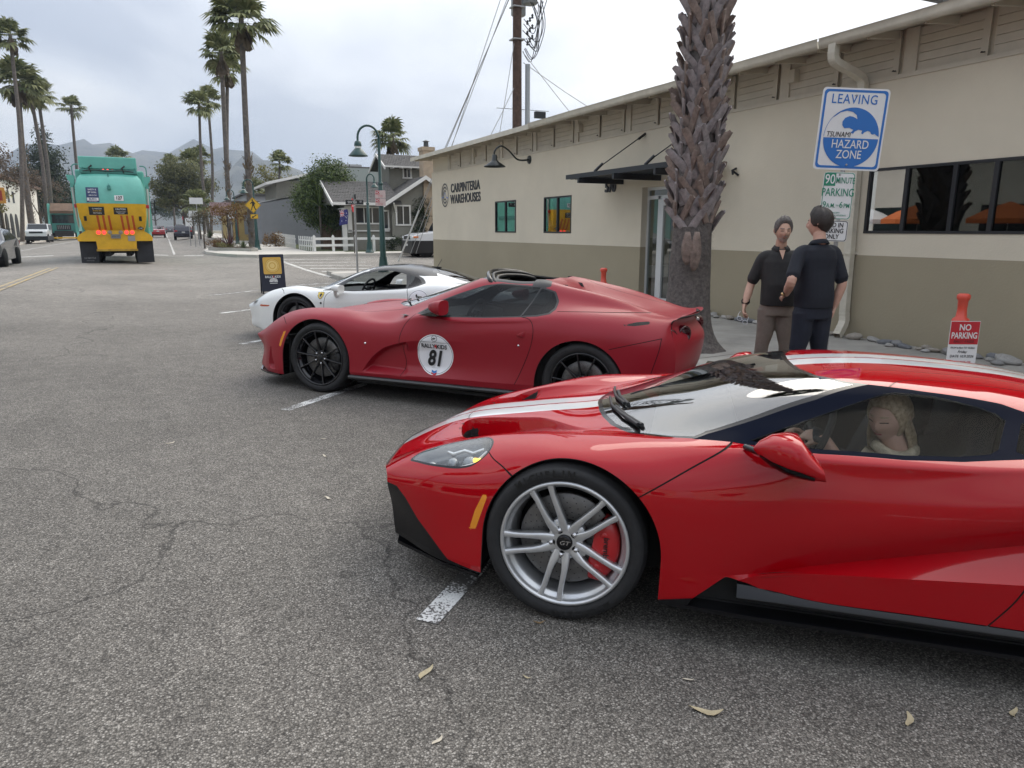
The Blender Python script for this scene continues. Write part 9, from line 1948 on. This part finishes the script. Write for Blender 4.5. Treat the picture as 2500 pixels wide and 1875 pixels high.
 for g in([(.575,.785),(.50,.73),(.470,.668),(.462,.541),(.47,.40),(.50,.25)],[(1.73,.875),(1.755,.80),(1.765,.72),(1.74,.55),(1.66,.36),(1.58,.25)],[(-.30,.76),(-.24,.74),(-.20,.70)]):gap(sk,g,.007,mask=gm)
 stc=lambda V:np.where(V[:,1]<-.5,np.sqrt((V[:,0]-1.93)**2+(V[:,2]-.70)**2)-.165,1.)
 sk.relabel(stc,'sticker',B);rg=lambda V:np.where(V[:,1]<-.5,np.sqrt((V[:,0]-1.93)**2+(V[:,2]-.70)**2),1.)
 sk.split(lambda V:rg(V)-.155,('sticker',));sk.relabel(lambda V:np.abs(rg(V)-.155)-.0025,'ring',('sticker',))
 sk.obj(('body','fascia','tail'),'body',[M_white,M_under],root,thick=.012)
 sk.obj(('roof',),'roof',[M_black_gloss,M_under],root,thick=.012)
 sk.move(('gap',),lambda V,N:V-N*.004);sk.obj(('gap',),'shut_line',M_dark,root,kind='stuff')
 sk.obj(('screen_glass',),'windscreen',M_glass_clear,root);sk.obj(('engine_glass',),'engine_window',thin_glass('engine glass',(.06,.06,.06)),root)
 for sd in(-1,1):
  sk.obj(('wtrim',),'window_trim',M_black_satin,root,side=sd)
  if sd==1:sk.obj(('side_glass',),'side_window',M_glass_side,root,side=sd)
  sk.obj(('quarter_glass',),'quarter_window',M_glass_dark,root,side=sd)
  lens=sk.obj(('lamp',),'headlight',M_lens,root,side=sd);b=MB();b.grid([[(x,.60*sd,z-.02),(x,.70*sd,z),(x,.79*sd,z-.03)]for x,z in((-.88,.535),(-.7,.62),(-.5,.69),(-.32,.745))]);b.build('lamp_bowl',M_lamp_in,lens)
  sk.obj(('amber',),'side_marker',mat('red orange marker',(.42,.06,.015),.3,coat=.5),root,side=sd)
  # mirror: a pod on an upright stalk
  rows=[]
  for(x,zc,hz,hy)in((.645,.825,.012,.03),(.675,.83,.040,.075),(.73,.828,.050,.09),(.785,.822,.052,.092)):
   rows.append([(x,sd*(1.035+hy*math.copysign(abs(math.cos(a))**.6,math.cos(a))),zc+hz*math.copysign(abs(math.sin(a))**.6,math.sin(a)))for a in[2*math.pi*j/16 for j in range(16)]])
  b=MB();b.grid(rows,closed=True);b.add(rows[0],[tuple(range(16))]);b.add(rows[-1],[tuple(range(16))]);b.tube([(.66,sd*.945,.715),(.665,sd*.985,.730),(.675,sd*1.01,.80)],[.03,.024,.03],8);mir=b.build('door_mirror',M_white,root);weld_smooth(mir,50)
 s_=mat('sticker white vinyl',(.80,.80,.82),.35)
 sk.move(('sticker','ring'),lambda V,N:V+N*.0012);stk=sk.obj(('sticker',),'number_sticker',s_,root)
 if stk:sk.obj(('ring',),'sticker_ring',M_black_print,stk)
 # yellow shield badge with a black rearing shape on the near fender
 y_=mat('badge yellow',(.72,.52,.06),.3,coat=.5)
 sh=[(.352,.742),(.372,.752),(.40,.748),(.428,.752),(.448,.742),(.440,.70),(.42,.670),(.40,.658),(.38,.670),(.360,.70)]
 for nm,sc,m_,off in(('badge_rim',1.12,M_black_print,.003),('badge_field',1.,y_,.004)):
  b=MB();b.add([(.40+(x-.40)*sc,0,.708+(z-.708)*sc)for x,z in sh],[tuple(range(10))]);drape(b.build(nm,m_,root,fix=False),sk,-1,off)
 b=MB();b.add([(x,0,z)for x,z in((.385,.680),(.392,.70),(.382,.712),(.392,.722),(.398,.738),(.410,.735),(.416,.722),(.426,.728),(.420,.712),(.410,.705),(.415,.690),(.405,.684),(.402,.698),(.394,.690))],[tuple(range(14))]);drape(b.build('badge_emblem',M_black_print,root,fix=False),sk,-1,.006)
 b=MB();b.lathe([(0,.01),(.014,.009),(.016,0)],axis='Y',n=12);b.build('fender_lamp',M_black_satin,root,(.415,-.958,.60),(0,0,math.pi))
 b=MB();b.prism([(1.72,.0),(1.86,.03),(1.87,-.03)],0,.02,'XY');b.tube([(1.80,0,.01),(1.875,0,.13)],.004,5);b.build('roof_aerial',M_black_satin,root,(0,0,1.135))
 st_=dict(kind='star',n=5,hw=.017,metal=mat('dark grey alloy',(.035,.035,.038),.3,metal=.5),cap=M_black_satin,cal=mat('black caliper',(.012,.012,.013),.4),cal_a=-math.pi*.55,lug=.5)
 for(x,sd,w,rt)in((0,-1,.235,.336),(0,1,.235,.336),(2.65,-1,.295,.345),(2.65,1,.295,.345)):make_wheel(root,(x,.950*sd,rt),st_,rt,.268,w,side=sd,spin=R(-2),detail=False)
 underbody(root,-.85,3.30,.95,(0,2.65),.13,.42)
 cabin(root,dash=(.58,.76),seats=((1.42,.37),),belt=.80,wheel=(.86,.79),floor=.20,back=1.85,width=.80,seat_top=1.04,m_seat=mat('dark red leather',(.03,.008,.01),.6))
 return root
_gt=build_gt();driver(_gt);build_812();build_458()
# ------------------------------------------------------------------ haze over the town
def haze():
 b=MB();b.box(-3600,3600,-480,4300,-4.5,262);o=b.build('haze',None,kind='stuff');m=bpy.data.materials.new('thin haze');m.use_nodes=True;nt=m.node_tree;nt.nodes.clear()
 out=nt.nodes.new('ShaderNodeOutputMaterial');v=nt.nodes.new('ShaderNodeVolumePrincipled');v.inputs['Color'].default_value=(.66,.78,.98,1);v.inputs['Density'].default_value=HAZE;v.inputs['Anisotropy'].default_value=.2;nt.links.new(v.outputs[0],out.inputs['Volume']);o.data.materials.append(m)
 o['label']='thin pale haze over the town'
HAZE=2.8e-4
haze()
# letters become plain meshes
def letters_to_mesh():
 bpy.context.view_layer.update();dg=bpy.context.evaluated_depsgraph_get()
 for o in[o for o in SC.objects if o.type=='FONT']:
  me=bpy.data.meshes.new_from_object(o.evaluated_get(dg));n=o.name.split('.')[0];par,mb=o.parent,o.matrix_basis.copy();cu=o.data
  bpy.data.objects.remove(o);k=bpy.data.objects.new(n,me);COL.objects.link(k);k.parent=par;k.matrix_basis=mb
  if len(me.materials)==0:me.materials.append(cu.materials[0])
letters_to_mesh()
